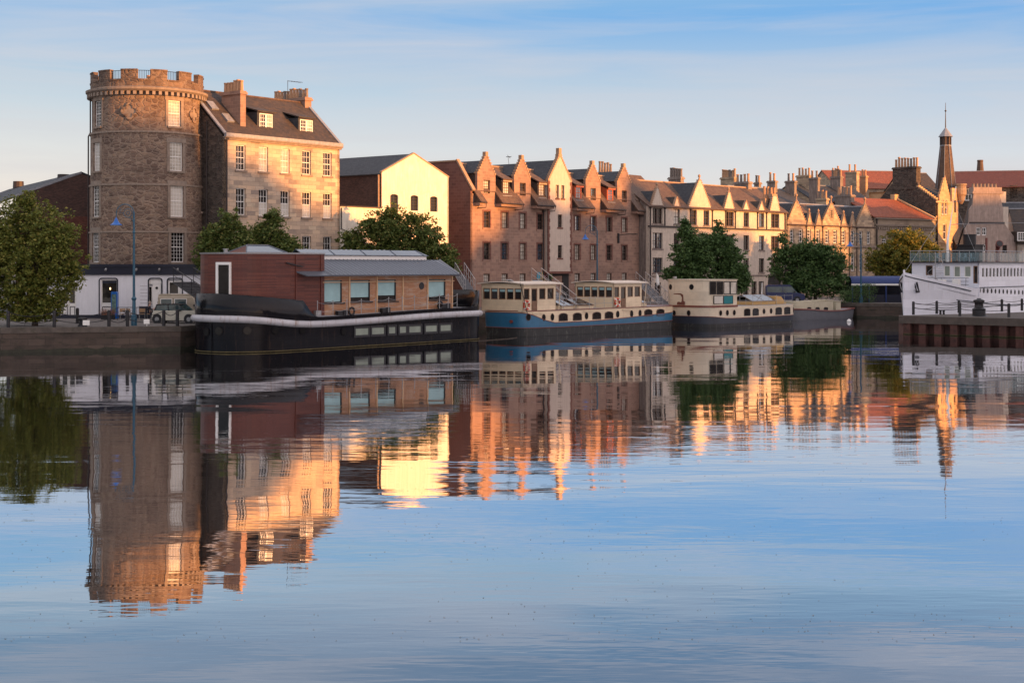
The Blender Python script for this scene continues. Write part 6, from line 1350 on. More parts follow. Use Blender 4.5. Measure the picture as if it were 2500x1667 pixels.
# ---------------------------------------------------------------- white ship
def white_ship():
    f = Fr(38.6, 140.0, math.atan2(.77, .64)); L, B = 46.0, 3.8
    root = fthing('white_ship', 'large white ship with a flared bow, anchors and a glass railed upper deck', 'ship', f, z=0)
    def hb(u, z): # half breadth at height
        k = 12.0-2.0*min(1, max(0, z/5)); return B*(1-(1-min(1, max(0, u)/k))**(1.5+.45*min(1, max(0, z/5)))) 
    us = [0, .15, .4, .8, 1.3, 2, 3, 4, 5, 6, 7, 8, 9, 10, 12, 15, 20, 26, 32, 38, 42, 44.5, 46]
    tl = lambda u: 1 if u < 40 else 1-((u-40)/6.05)**2.2
    zsh = lambda u: 5.25-1.75*sm(0, 1, u/9.5)*1.0 if u < 10 else 3.5
    zk = [-1, 0, .7, 1.5, 2.3, 3.0]
    def pt(u, z, sg): rake = max(0, (z-.0))*.0; return (u, sg*(hb(u, z)*tl(u)+.02), z)
    s = MB(); rows = []
    for u in us:
        top = 5.25-(1.7*min(1, u/8.6)**.8) if u < 9.6 else 3.68; zs = [z for z in zk]+[top*.92+.0, top]
        zs = [z+(top-3.68)*(max(0, z)/3.68) if z < 3.1 else z for z in zk]+[top]
        rows.append((u, zs))
    for sg in (-1, 1):
        for (u0, a), (u1, b) in zip(rows, rows[1:]):
            for i in range(len(a)-1):
                q = [pt(u0, a[i], sg), pt(u1, b[i], sg), pt(u1, b[i+1], sg), pt(u0, a[i+1], sg)]
                s.face(q if sg < 0 else q[::-1])
    s.build('hull', M['boat_white'], root, uv=hull_uv)
    s = MB(); s.box(-.1, .06, -.06, .06, -1, 5.45); s.build('stem', M['boat_white'], root)
    s = MB(); top = lambda u: 5.25-(1.7*min(1, u/8.6)**.8) if u < 9.6 else 3.68
    for sg in (-1, 1): s.tube([(u, sg*(hb(u, top(u))*tl(u)+.04), top(u)-(.35 if u < 8.4 else .0)) for u in us if u < 8.4], .05, 4)
    s.tube([(u, -(B*tl(u)+.04), 3.62) for u in (9.6, 12, 15, 20, 26, 32, 38)], .05, 4)
    Pm = lambda px: f.u(px, -B)
    u_a, u_b = f.u(2331, -3.3), 40; s.tube([(u_a+(u_b-u_a)*i/8, -B-.05 if i else -3.5, (2.45-(i*.3 if i < 3 else .75))) for i in range(9)], .055, 4); s.build('sheer_line', M['ship_band'], root)
    s = MB()
    for (u0, a), (u1, b) in zip(rows, rows[1:]):
        z0, z1 = (top(u0)-.75, top(u1)-.75) if u1 < 9.7 else (3.6, 3.6); s.face([(u0, -hb(u0, 4)*tl(u0), z0), (u1, -hb(u1, 4)*tl(u1), z1), (u1, hb(u1, 4)*tl(u1), z1), (u0, hb(u0, 4)*tl(u0), z0)])
    s.build('deck', M['deck_grey'], root)
    s = MB(); s.box(9.55, 9.7, -B, B, 2.7, 4.0); s.build('break_bulkhead', M['boat_white'], root)
    # superstructure
    us0, zt0 = 9.9, f.zu(9.9, 642, -3.6); zb = 2.8; bw = 3.6
    ew = [(-3.3, -2.0, 3.3, 5.55), (-1.5, -.15, 4.0, 5.5), (.5, 1.75, 4.0, 5.5)]
    # end face seen from the camera: columns from the photo
    def ec(px): return f.w(px, us0)
    zz = lambda px, py: CZ-(py-HY)*f.d(us0, ec(px))/FPX
    cols = [(2376, 2394, 649, 692, 'd'), (2353.5, 2371, 649, 677, 'w'), (2328, 2345, 649, 677, 'w'), (2304, 2320, 648, 675, 'w'), (2260, 2277, 648, 672, 'd')]
    hs = []; 
    for a, b_, y0, y1, k in cols: w0, w1 = sorted((ec(a), ec(b_))); hs.append((max(w0, -bw+.1), w1, zz(a, y1), zz(a, y0), k))
    we = max(ec(2256), bw)
    s = MB(); s.wall(rect(-bw, we, zb, zt0), [rect(*h[:4]) for h in hs], o=(us0, 0), dx=(0, 1), dn=(1, 0), t=.12)
    nW = 26; sw = [(.9+i*.98, .9+i*.98+.62) for i in range(nW)]; Ls = 28.0
    zw0, zw1 = f.z(2405, 677, -bw), f.z(2405, 654, -bw)
    s.wall(rect(0, Ls, zb, zt0), [rect(a, b_, zw0, zw1) for a, b_ in sw], o=(us0, -bw), t=.12); s.box(us0+.2, us0+Ls, we-.1, we, zb, zt0); su = s.build('deckhouse', M['boat_white'], root)
    for w0, w1, z0, z1, k in hs:
        window(su, w0, w1, z0, z1, w=.05, o=(us0, 0), dx=(0, 1), dn=(1, 0), fm='white_frame' if k == 'w' else 'teak', gm='glass_green' if k == 'w' else 'glass', nx=1, nz=1, sash=False, sill=None, fw=.1)
    for a, b_ in sw: window(su, us0+a, us0+b_, zw0, zw1, w=.04, o=(0, -bw), fm='white_frame', gm='glass', nx=1, nz=1, sash=False, sill=None, fw=.05)
    s = MB(); s.box(us0-.3, us0+Ls, -bw-.25, we+.2, zt0, zt0+.12); s.build('upper_deck', M['ship_band'], root)
    # glass rail
    zr0 = zt0+.12; s = MB(); g = MB(); run = [(us0-.2, we+.1), (us0-.2, -bw-.15), (us0+Ls, -bw-.15)]
    for (a0, b0), (a1, b1) in zip(run, run[1:]):
        l = math.hypot(a1-a0, b1-b0); n = int(l/1.0)
        for i in range(n+1): t = i/n; s.cyl((a0+(a1-a0)*t, b0+(b1-b0)*t), .03, .03, zr0, zr0+1.12, 5)
        s.tube([(a0, b0, zr0+1.14), (a1, b1, zr0+1.14)], .035, 5)
        g.face([(a0, b0, zr0+.08), (a1, b1, zr0+.08), (a1, b1, zr0+.95), (a0, b0, zr0+.95)])
    r = s.build('upper_rail', M['steel'], root); g.build('glass_panels', M['rail_glass'], r)
    # portholes along the side
    P = [(u, -(hb(u, 2.6)*tl(u)+.02)) for u in np.linspace(0, 44, 120)]; P = P+[(44, 0), (0, 0)]
    for px, py in ((2270.5, 695), (2310.5, 702), (2327.5, 705), (2339, 706.5), (2352.5, 709), (2370, 711.5)): pl('porthole', P, f, root, px, py, .11, .13, 'glass_dark', 'ship_band')
    for i in range(18): px = 2392+i*9.6-max(0, i-2)*.12*1.0; pl('porthole', P, f, root, px, 709+i*.45, .15, .2, 'glass_dark', 'ship_band')
    # anchors
    for sg, w_ in ((-1, 0), (1, 0)):
        ua = 1.15 if sg < 0 else .9; z = 4.05-.35; y = sg*(hb(ua, z)+.12); s = MB()
        s.tube([(ua-.1, y, z+.5), (ua+.35, y, z-.35)], .09, 6); s.tube([(ua-.35, y, z+.0), (ua-.1, y-.02*sg, z-.4), (ua+.35, y, z-.4), (ua+.75, y, z-.15), (ua+.9, y, z+.25)], [.05, .11, .13, .11, .04], 6); s.tube([(ua-.35, y, z+.0), (ua-.55, y, z+.35)], [.1, .03], 6)
        s.build('anchor', M['iron'], root)
    # foredeck: mast, stair, windlass, boxes
    zd = 3.2; mu = f.u(2320, -.3); zb_ = 3.6
    s = MB(); mt = f.z(2334, 455, 0); s.tube([(mu, 0, zb_), (mu+.05, -.0, 8.5), (f.u(2334, .2), .2, mt)], [.16, .13, .05], 10); m_ = s.build('mast', M['white_frame'], root)
    for z, l in ((mt-1.6, 1.6), (mt-4.0, 2.1)):
        s = MB(); u = f.u(2330, .1); s.tube([(u-.5, -l*.5, z), (u+.9, l*.4, z)], .035, 5); s.build('yard', M['steel'], m_)
    s = MB(); s.tube([(f.u(2333, .2), .2, mt-2), (us0+2, -2.5, zt0+1)], .015, 4); s.tube([(f.u(2333, .2), .2, mt-1), (.3, 0, 5.3)], .015, 4); s.tube([(f.u(2333, .2), .2, mt-4), (us0+16, -3.4, zt0+4.5)], .015, 4); s.build('stay', M['steel'], m_)
    s = MB(); cu, cw = us0-1.2, ec(2295); 
    for i in range(14): a = i*.5; s.prism([(cu, cw, 3.5+i*.18), (cu+.75*math.cos(a), cw+.75*math.sin(a), 3.5+i*.18), (cu+.75*math.cos(a+.5), cw+.75*math.sin(a+.5), 3.5+i*.18)], (0, 0, .03))
    s.tube([(cu+.75*math.cos(i*.5), cw+.75*math.sin(i*.5), 4.4+i*.18) for i in range(14)], .025, 4); s.cyl((cu, cw), .05, .05, 3.5, zr0+1, 6); s.build('spiral_stair', M['steel'], root)
    s = MB()
    for u, w_, sx, sy, h in ((7.4, -.4, .9, .9, .55), (6.0, .9, .8, 1.0, .5), (8.2, -1.8, .7, .6, .6)): s.box(u, u+sx, w_-sy/2, w_+sy/2, 3.3, 3.9+h)
    s.build('deck_locker', M['white_frame'], root)
    s = MB(); s.tube([(5.2, -.9, 4.25), (5.2, .9, 4.25)], .28, 10); s.box(4.9, 5.5, -1.1, -.95, 3.4, 4.5); s.box(4.9, 5.5, .95, 1.1, 3.4, 4.5); s.tube([(2.8, 0, 4.4), (4.4, -.6, 4.6)], .12, 6); s.build('windlass', M['iron'], root)
    s = MB()
    for w_ in (-2.6, -1.3, 0, 1.3): s.cyl((us0-.9, w_), .02, .02, 3.5, 4.6, 5)
    for z in (3.9, 4.25, 4.6): s.tube([(us0-.9, -2.9, z), (us0-.9, 1.6, z)], .02, 4)
    s.build('deck_rail', M['iron'], root)
    # funnel and vents on the upper deck
    fu = us0+6.2; s = MB(); s.box(fu, fu+2.2, -.7, 1.2, zr0, zr0+1.75); s.box(fu-.15, fu+2.3, -.8, 1.3, zr0+1.75, zr0+1.88); s.build('black_casing', M['iron'], root)
    s = MB(); s.cyl((fu+1.1, .3), .68, .68, zr0+1.88, zr0+2.85, 18); s.cyl((fu+1.1, .3), .74, .74, zr0+2.85, zr0+2.98, 18); s.build('funnel', M['iron'], root)
    for u, w_ in ((fu+4.4, -1.5),):
        s = MB(); s.cyl((u, w_), .22, .22, zr0, zr0+1.5, 10); s.tube([(u, w_, zr0+1.4), (u-.1, w_-.1, zr0+1.8), (u-.45, w_-.4, zr0+2.0)], [.2, .3, .42], 12); vc = s.build('ventilator_cowl', M['red_line'], root); s = MB(); s.tube([(u-.44, w_-.39, zr0+1.99), (u-.47, w_-.42, zr0+2.01)], .34, 12); s.build('opening', M['iron'], vc)
        s = MB(); s.tube([(u-1.9, w_+.5, zr0), (u-1.9, w_+.5, zr0+2.6)], .13, 8); s.build('exhaust_pipe', M['red_line'], root)
    for i in range(6):
        s = MB(); u, w_ = us0+.9+(i % 3)*1.5, -1.6+(i//3)*2.4
        s.box(u, u+.5, w_, w_+.5, zr0+.42, zr0+.46); s.box(u, u+.5, w_+.46, w_+.5, zr0+.46, zr0+.9)
        for a, b_ in ((0, 0), (.46, 0), (0, .46), (.46, .46)): s.box(u+a, u+a+.04, w_+b_, w_+b_+.04, zr0, zr0+.42)
        s.build('deck_chair', M['deck_blue'], root)
M['deck_blue'] = plain('blue_grey_paint', (.07,.13,.17), .5)
t = NT('rail_glass'); t.b.inputs['Transmission Weight'].default_value = .0; t.b.inputs['Alpha'].default_value = .35; M['rail_glass'] = t.set((.25,.38,.42), .08)
white_ship()
# ================================================================ trees
def leafmat(name, cols):
    t = NT(name); rnd = t.n('ShaderNodeNewGeometry').outputs['Random Per Island']
    c = t.ramp(rnd, [(i/(len(cols)-1), k) for i, k in enumerate(cols)])
    t.b.inputs['Transmission Weight'].default_value = 0
    tr = t.n('ShaderNodeBsdfTranslucent', {'Color': c}); t.set(c, .55, spec=.25)
    mx = t.n('ShaderNodeMixShader', {0: .22, 1: t.b.outputs[0], 2: tr.outputs[0]}); t.l(mx.outputs[0], t.out.inputs[0]); return t.m
M['leaf_olive'] = leafmat('olive_leaves', [(.072,.102,.019), (.120,.144,.029), (.168,.186,.038), (.240,.204,.048)])
M['leaf_green'] = leafmat('dark_green_leaves', [(.054,.090,.026), (.096,.138,.036), (.132,.180,.043), (.204,.186,.060)])
M['leaf_fir'] = leafmat('deep_green_leaves', [(.043,.084,.031), (.072,.132,.043), (.108,.180,.055)])
M['leaf_sunlit'] = leafmat('sunlit_green_leaves', [(.084,.114,.022), (.144,.156,.030), (.228,.198,.036), (.336,.240,.042)])  # the evening sun's gold is mixed into these leaf colours
def tree(label, bpx, d, lobes, mat, n=9000, ls=.13, seed=1, group=None, clump=.42, name='tree'):
    rg = np.random.default_rng(seed); x, y, _ = W(bpx, 0, d); root = thing(name, label, 'tree', (x, y, GZ), 0, group)
    sc = d/FPX; C, Rr = [], []
    for px, py, rx, rz in lobes: C.append(((px-bpx)*sc, rg.uniform(-.25, .25)*rx*sc, CZ-(py-HY)*sc)); Rr.append((rx*sc, (rx+rz)/2*sc*.9, rz*sc))
    C = np.array(C); Rr = np.array(Rr); vol = Rr.prod(axis=1)**.75; vol /= vol.sum()
    nc = int(n/34); li = rg.choice(len(C), nc, p=vol); v = rg.normal(size=(nc, 3)); v /= np.linalg.norm(v, axis=1)[:, None]; rad = rg.uniform(.05, 1, nc)**.45
    rad = np.where(rg.random(nc) < .2, rad*1.38, rad*.92); cc = C[li]+v*rad[:, None]*Rr[li]
    cs = clump*rg.uniform(.35, 1.15, nc); k = rg.integers(0, nc, n); off = rg.normal(size=(n, 3))*np.array([.55, .55, .38]); ctr = cc[k]+off*cs[k][:, None]
    ctr[:, 2] = np.maximum(ctr[:, 2], GZ+.35)
    a = rg.normal(size=(n, 3)); a[:, 2] *= .5; a /= np.linalg.norm(a, axis=1)[:, None]; b = np.cross(a, rg.normal(size=(n, 3))); b /= np.linalg.norm(b, axis=1)[:, None]
    s = ls*rg.uniform(.6, 1.35, n)[:, None]; a *= s; b *= s*.62
    V = np.stack([ctr-a, ctr+b*.9, ctr+a, ctr-b*.9], 1).reshape(-1, 3); V[:, 2] -= GZ
    me = bpy.data.meshes.new('crown'); me.vertices.add(4*n); me.vertices.foreach_set('co', V.ravel()); me.loops.add(4*n); me.loops.foreach_set('vertex_index', np.arange(4*n)); me.polygons.add(n); me.polygons.foreach_set('loop_start', np.arange(0, 4*n, 4)); me.polygons.foreach_set('loop_total', np.full(n, 4)); me.update(); me.materials.append(M[mat])
    o = bpy.data.objects.new('crown', me); COL.objects.link(o); o.parent = root
    s = MB(); zc = C[:, 2].mean(); s.tube([(0, 0, GZ-.1), (.05, .03, GZ+1.2), (-.05, 0, (GZ+zc)/2+.3), (0, 0, zc+.5)], [.24, .17, .14, .07], 8)
    for i in range(len(C)):
        z0 = GZ+1.2+(zc-GZ-1.0)*(.2+.6*i/len(C)); p = Vector((0, 0, z0)); q = Vector(C[i]); m_ = p.lerp(q, .5)+Vector((0, 0, .15)); s.tube([tuple(p), tuple(m_), tuple(q)], [.09, .06, .025], 6)
        for j in range(4): e = q+Vector(rg.normal(size=3))*float(Rr[i].mean())*.45; s.tube([tuple(m_), tuple(q.lerp(e, .5)), tuple(e)], [.04, .025, .01], 4)
    s.build('trunk', M['bark'], root); return root
tree('big olive green tree overhanging the quay at the left edge', 85, 99, [(45,515,38,42),(70,500,22,40),(105,560,62,60),(20,590,60,80),(145,635,58,70),(60,650,85,90),(105,715,70,55),(182,668,26,38),(35,735,70,48),(165,590,34,44),(-30,620,60,120),(120,750,45,35),(70,770,60,25)], 'leaf_olive', 52000, .105, 1, clump=.40)
tree('dark green tree in front of the round tower, behind the slatted cabin', 548, 113, [(560,540,26,28),(530,580,34,36),(575,590,46,45),(508,605,28,40),(545,620,55,40),(500,640,20,35)], 'leaf_green', 20000, .115, 2, clump=.38)
tree('olive green tree before the sandstone house with a pointed top', 668, 115, [(665,535,22,26),(640,560,20,24),(655,580,42,36),(690,602,42,32),(625,600,32,35),(720,622,20,22),(665,630,60,30)], 'leaf_green', 20000, .115, 3, clump=.38)
tree('broad spreading tree hiding the foot of the cream warehouse', 975, 126, [(960,522,26,24),(948,540,24,20),(1015,538,28,22),(905,555,36,28),(960,570,56,42),(1040,580,42,34),(1078,620,32,32),(860,585,34,26),(1000,620,76,42),(870,615,40,22),(930,615,50,35),(1100,650,22,28)], 'leaf_green', 38000, .12, 4, clump=.42)
tree('conical dark tree, the left one of the close pair by the cream tenement', 1690, 152, [(1673,546,9,18),(1676,572,20,24),(1690,600,32,32),(1664,625,32,28),(1712,605,24,30),(1705,645,46,40),(1652,665,32,20),(1690,680,60,28),(1638,672,18,12)], 'leaf_fir', 26000, .13, 5, clump=.42)
tree('conical dark tree, the right one of the close pair, above the wheelhouse windows', 1768, 153, [(1750,552,10,18),(1750,578,22,24),(1738,600,24,26),(1765,610,34,36),(1785,635,32,32),(1775,665,46,32),(1808,675,22,20),(1800,692,30,22)], 'leaf_fir', 22000, .13, 6, clump=.42)
tree('wide dark tree right of the cream barge, before the spirelet terrace', 1990, 164, [(1912,592,15,20),(1918,625,32,30),(1960,610,30,22),(1995,615,42,26),(2030,640,40,40),(1975,650,60,42),(1985,688,68,34),(2045,690,28,30),(1940,690,40,36),(1900,665,22,18)], 'leaf_fir', 34000, .14, 7, clump=.45)
tree('golden green tree catching the sun behind the white bow', 2215, 174, [(2200,582,40,24),(2235,592,40,28),(2180,620,50,34),(2245,630,44,40),(2150,640,34,28),(2215,650,60,38),(2270,615,20,28),(2155,665,30,18)], 'leaf_sunlit', 30000, .145, 8, clump=.45)
# ================================================================ street lamps
def lamp(label, px, d, top=10.1):
    x, y, _ = W(px, 0, d); root = thing('street_lamp', label, 'street lamp', (x, y, GZ), 0, 'blue scroll-armed quay lamps'); s = MB()
    s.lathe((0, 0, GZ), [(.21, 0), (.21, .55), (.18, .6), (.2, .7), (.13, .75), (.12, 1.75), (.15, 1.8), (.19, 1.9), (.13, 1.98), (.095, 2.05)], 12)
    s.cyl((0, 0), .095, .075, GZ+2.05, top-2.0, 10); s.lathe((0, 0, top-2.05), [(.08, 0), (.12, .06), (.09, .14), (.075, .2), (.06, 1.5)], 10); s.build('post', M['lamp_blue'], root)
    s = MB(); zc = top-.62; R_ = .60; cx = -.62
    s.tube([(cx+R_*math.cos(a), 0, zc+R_*math.sin(a)*1.0) for a in [i*math.pi/14 for i in range(-2, 15)]], .035, 5); 
    s.tube([(cx-R_, 0, zc), (cx-R_-.02, 0, zc-.35)], .03, 5)
    s.tube([(cx+.2+.30*math.cos(a), 0, zc-.02+.30*math.sin(a)) for a in [i*math.pi/8 for i in range(16)]], .024, 5, closed=True)
    s.tube([(cx+.2+.12*math.cos(a), 0, zc-.02+.12*math.sin(a)) for a in [i*math.pi/5 for i in range(10)]], .022, 4, closed=True)
    s.tube([(cx+.2-.3, 0, zc), (cx-.1-.28, 0, zc-.05), (cx-.3, 0, zc+.3)], .02, 4); s.tube([(0, 0, zc-.75), (cx+.45, 0, zc-.42), (cx+.2, 0, zc-.32)], .022, 4); s.build('scroll_arm', M['lamp_blue'], root)
    s = MB(); zs = zc-.35; s.lathe((cx-R_-.02, 0, zs-.52), [(.40, 0), (.41, .03), (.28, .12), (.17, .25), (.10, .42), (.05, .5), (.03, .56)], 16); s.build('lamp_shade', M['shade_blue'], root)
    s = MB(); s.lathe((cx-R_-.02, 0, zs-.60), [(.08, 0), (.2, .05), (.22, .09)], 12); s.build('lens', M['glass_blind'], root); return root
lamp('blue scroll lamp post before the white bar, nearest on the quay', 327, 99.4, 10.15)
lamp('blue scroll lamp post in front of the pink tenement, behind the blue barge', 1458, 147, 10.05)
lamp('blue scroll lamp post before the blue canopy, furthest along', 2102, 161.5, 9.55)
# ================================================================ quay posts, chains, bollards
def post(px, d, label, grp, h=1.14, col='iron', r=.12):
    x, y, _ = W(px, 0, d); root = thing('quay_post', label, 'post', (x, y, GZ), 0, grp); s = MB(); s.lathe((0, 0, GZ), [(r, 0), (r, h-.08), (r*.8, h-.02), (r*.3, h)], 10); s.build('shaft', M[col], root); 
    s = MB(); s.lathe((0, 0, GZ+h-.3), [(r+.012, 0), (r+.012, .05)], 10); s.build('collar', M['pipe'], root)
    return (x, y, GZ+h)
def chain(a, b, label, grp, levels=((-.12, .3),)):
    s = MB()
    for dz, sag in levels: s.tube([(a[0]+(b[0]-a[0])*t, a[1]+(b[1]-a[1])*t, a[2]+(b[2]-a[2])*t+dz-sag*4*t*(1-t)) for t in [i/8 for i in range(9)]], .025, 4)
    s.build('chain', M['iron'], None, label, 'chain', grp)
G1 = 'iron posts along the left quay edge'; QP = []
for px, d, lb in ((20, 96.3, 'leftmost post under the big tree'), (132.6, 96.8, 'post at the right edge of the big tree'), (266, 97.9, 'post left of the near lamp post'), (311, 98.3, 'post touching the near lamp post'), (400, 98.6, 'post in front of the small cream car'), (433, 98.75, 'last post before the black barge')): QP.append(post(px, d, 'black iron quay '+lb, G1))
for i, (a, b) in enumerate(zip(QP, QP[1:])): chain(a, b, ['slack chain under the big tree', 'slack chain before the bar window', 'short chain left of the near lamp post', 'long chain under the cafe chairs', 'short chain before the small cream car'][i], 'chains between the left quay posts', ((-.1, .3), (-.62, .25)))
post(189, 103, 'black iron post set back on the cobbles near the bar', G1)
def mooring(px, d, label, s_=1):
    x, y, _ = W(px, 0, d); root = thing('mooring_bollard', label, 'bollard', (x, y, GZ)); s = MB(); s.lathe((0, 0, GZ), [(.34*s_, 0), (.3*s_, .1), (.22*s_, .18), (.2*s_, .4*s_), (.34*s_, .5*s_), (.34*s_, .58*s_), (.1, .66*s_)], 14); s.build('body', M['iron'], root)
    s = MB(); s.box(.14, .6, -.37, -.34, GZ+.12, GZ+.46); s.build('plate', M['white_frame'], root)
mooring(201, 97.6, 'squat black mooring bollard with a white plate on the left quay')
def sign(px, py, d, w, h, label): x, y, z = W(px, py, d); s = MB(); s.box(x-w/2, x+w/2, y-.02, y+.02, z-h/2, z+h/2); s.cyl((x, y+.05), .03, .03, GZ, z, 6); s.build('small_sign', M['white_frame'], None, label, 'sign')
sign(358, 785, 98.4, .4, .32, 'small blank white sign plate low on the quay beside the near lamp post')
# ================================================================ cafe things
def chair(px, d, rz, label):
    x, y, _ = W(px, 0, d); root = thing('cafe_chair', label, 'chair', (x, y, GZ), rz, 'wicker chairs outside the bar')
    s = MB(); s.box(-.22, .22, -.22, .22, GZ+.43, GZ+.47); s.build('seat', M['wicker'], root); s = MB(); s.box(-.22, .22, .2, .24, GZ+.58, GZ+.86); s.build('backrest', M['wicker'], root)
    for a, b in ((-.2, -.2), (.2, -.2), (-.2, .22), (.2, .22)): s = MB(); s.cyl((a, b), .016, .016, GZ, GZ+(.43 if b < 0 else .88), 5); s.build('leg', M['steel'], root)
    s = MB()
    for a in (-.22, .22): s.tube([(a, -.2, GZ+.43), (a, -.2, GZ+.66), (a, .22, GZ+.68)], .015, 4)
    s.build('armrest', M['steel'], root)
M['wicker'] = plain('wicker', (.33,.21,.12), .7, 0, .25, 12)
for px, rz, lb in ((300, .4, 'wicker cafe chair left of the near lamp post'), (318, 2.6, 'wicker cafe chair half behind the near lamp post'), (347, .2, 'wicker cafe chair right of the near lamp post'), (388, 1.5, 'wicker cafe chair carrying the right-hand seated person'), (365, -1.5, 'wicker cafe chair carrying the left-hand seated person')): chair(px, 110.6, rz, lb)
def table(px, d, label):
    x, y, _ = W(px, 0, d); root = thing('cafe_table', label, 'table', (x, y, GZ)); s = MB(); s.cyl((0, 0), .35, .35, GZ+.7, GZ+.73, 16); s.build('tabletop', M['steel'], root); s = MB(); s.cyl((0, 0), .03, .03, GZ, GZ+.7, 6); s.cyl((0, 0), .24, .2, GZ, GZ+.03, 12); s.build('pedestal', M['iron'], root)
table(309, 110.7, 'round cafe table between the two left wicker chairs'); table(376.5, 110.6, 'round cafe table between the two seated people')
def person(px, d, rz, label, hairc, topc):
    x, y, _ = W(px, 0, d); root = thing('person', label, 'person', (x, y, GZ), rz)
    def skin(nm, V, E, Rd, m, par, sub=1):
        me = bpy.data.meshes.new(nm); me.from_pydata(V, E, []); me.materials.append(m); o = bpy.data.objects.new(nm, me); COL.objects.link(o); o.parent = par
        md = o.modifiers.new('skin', 'SKIN'); me.skin_vertices.new() if not me.skin_vertices else None
        for i, r in enumerate(Rd): me.skin_vertices[0].data[i].radius = (r, r)
        me.skin_vertices[0].data[0].use_root = True; su = o.modifiers.new('sub', 'SUBSURF'); su.levels = su.render_levels = sub; return o
    V = [(0,.05,.55), (0,.08,.8), (0,.06,1.02), (0,.03,1.14), (0,-.01,1.22), (0,-.02,1.34)]; Rd = [.15,.14,.15,.055,.085,.075]; E = [(0,1),(1,2),(2,3),(3,4),(4,5)]
    for sx in (-1, 1):
        b = len(V); V += [(sx*.19,.05,1.04), (sx*.24,.0,.8), (sx*.16,-.24,.82), (sx*.11,-.32,.88), (sx*.1,-.38,.9)]; Rd += [.062,.048,.036,.03,.022]; E += [(2,b),(b,b+1),(b+1,b+2),(b+2,b+3),(b+3,b+4)]
        b = len(V); V += [(sx*.1,-.1,.52), (sx*.12,-.42,.5), (sx*.12,-.4,.12), (sx*.12,-.42,.06), (sx*.12,-.56,.045)]; Rd += [.1,.068,.045,.04,.035]; E += [(0,b),(b,b+1),(b+1,b+2),(b+2,b+3),(b+3,b+4)]
    body = skin('body', V, E, Rd, plain('skin', (.45,.26,.2), .6, var=.05), root, 2)
    V2 = [(0,.05,.56), (0,.08,.8), (0,.06,1.0), (0,.04,1.1)]; R2 = [.165,.155,.165,.08]; E2 = [(0,1),(1,2),(2,3)]
    for sx in (-1, 1): b = len(V2); V2 += [(sx*.19,.05,1.04), (sx*.24,.0,.8), (sx*.165,-.22,.82)]; R2 += [.075,.06,.047]; E2 += [(2,b),(b,b+1),(b+1,b+2)]
    skin('jacket', V2, E2, R2, plain('jacket', topc, .8), root)
    V3 = [(0,.05,.54)]; R3 = [.16]; E3 = []
    for sx in (-1, 1): b = len(V3); V3 += [(sx*.1,-.1,.52), (sx*.12,-.42,.5), (sx*.12,-.4,.14)]; R3 += [.11,.08,.06]; E3 += [(0,b),(b,b+1),(b+1,b+2)]
    skin('trousers', V3, E3, R3, plain('trousers', (.03,.03,.045), .8), root)
    s = MB(); s.lathe((0, .02, GZ+1.28), [(.088, -.04), (.1, .04), (.092, .12), (.05, .165)], 12); h = s.build('hair', plain('hair', hairc, .8), root)
    s = MB(); s.lathe((0, -.09, GZ+1.27), [(.012, 0), (.02, .03), (.008, .06)], 6); s.build('nose', plain('skin_nose', (.45,.26,.2), .6, var=.05), root)
person(366, 110.5, R(-70)+R(180), 'seated person in dark clothes with grey hair leaning on the left of the table', (.3,.24,.2), (.02,.02,.028)); person(387, 110.5, R(70)+R(180), 'seated person in a brown jacket with dark hair at the right of the table', (.04,.025,.018), (.07,.045,.04))
def misc():
    D = 112.3; x, y, _ = W(280, 0, D); root = thing('bottle_cooler', 'tall bright blue drinks cabinet beside the bar window', 'cabinet', (x, y, GZ)); z1 = CZ-(712-HY)*D/FPX
    s = MB(); s.box(-.24, .24, -.2, .25, GZ+.02, z1-.1); s.prism([(-.24, -.2, z1-.1), (.24, -.2, z1-.1), (.18, -.2, z1), (-.18, -.2, z1)], (0, .45, 0)); s.build('body', M['shade_blue'], root)
    s = MB(); s.box(-.17, .17, -.23, -.201, GZ+.5, z1-.2); s.build('poster_panel', plain('picture_panel', (.10,.17,.16), .3, var=.7, sc=5), root)
    x, y, _ = W(264, 0, 111.2); root = thing('planter_grass', 'planter of reddish feathery grass under the bar window', 'plant', (x, y, GZ)); s = MB(); s.box(-.5, .5, -.2, .2, GZ, GZ+.35); s.build('planter', M['iron'], root)
    s = MB(); rg = random.Random(3)
    for i in range(260): a = rg.uniform(-.5, .5); b = rg.uniform(-.15, .15); dx, dz = rg.uniform(-.45, .45), rg.uniform(.3, .8); s.face([(a, b, GZ+.33), (a+.02, b, GZ+.33), (a+dx, b+rg.uniform(-.2, .2), GZ+.35+dz*(1-abs(dx)*.7))])
    s.build('grass_blades', plain('red_grass', (.22,.10,.065), .9, var=.3), root)
    x, y, _ = W(318, 0, 109.6); s = MB(); 
    for k in range(4): s.cyl((x-1.0+k*.75, y), .02, .02, GZ, GZ+.98, 5)
    s.tube([(x-1.0, y, GZ+.98), (x+1.25, y, GZ+.98)], .025, 5); s.build('barrier_rail', M['iron'], None, 'thin dark barrier rail in front of the cafe chairs', 'railing')
    x, y, _ = W(354, 0, 111.5); root = thing('wind_screen', 'dark cloth wind screen behind the wicker chair', 'screen', (x, y, GZ)); s = MB(); s.box(-.45, .45, -.015, .015, GZ+.15, GZ+1.0); s.build('cloth', M['navy'], root); s = MB(); s.cyl((-.47, 0), .02, .02, GZ, GZ+1.1, 5); s.cyl((.47, 0), .02, .02, GZ, GZ+1.1, 5); s.build('frame', M['steel'], root)
misc()
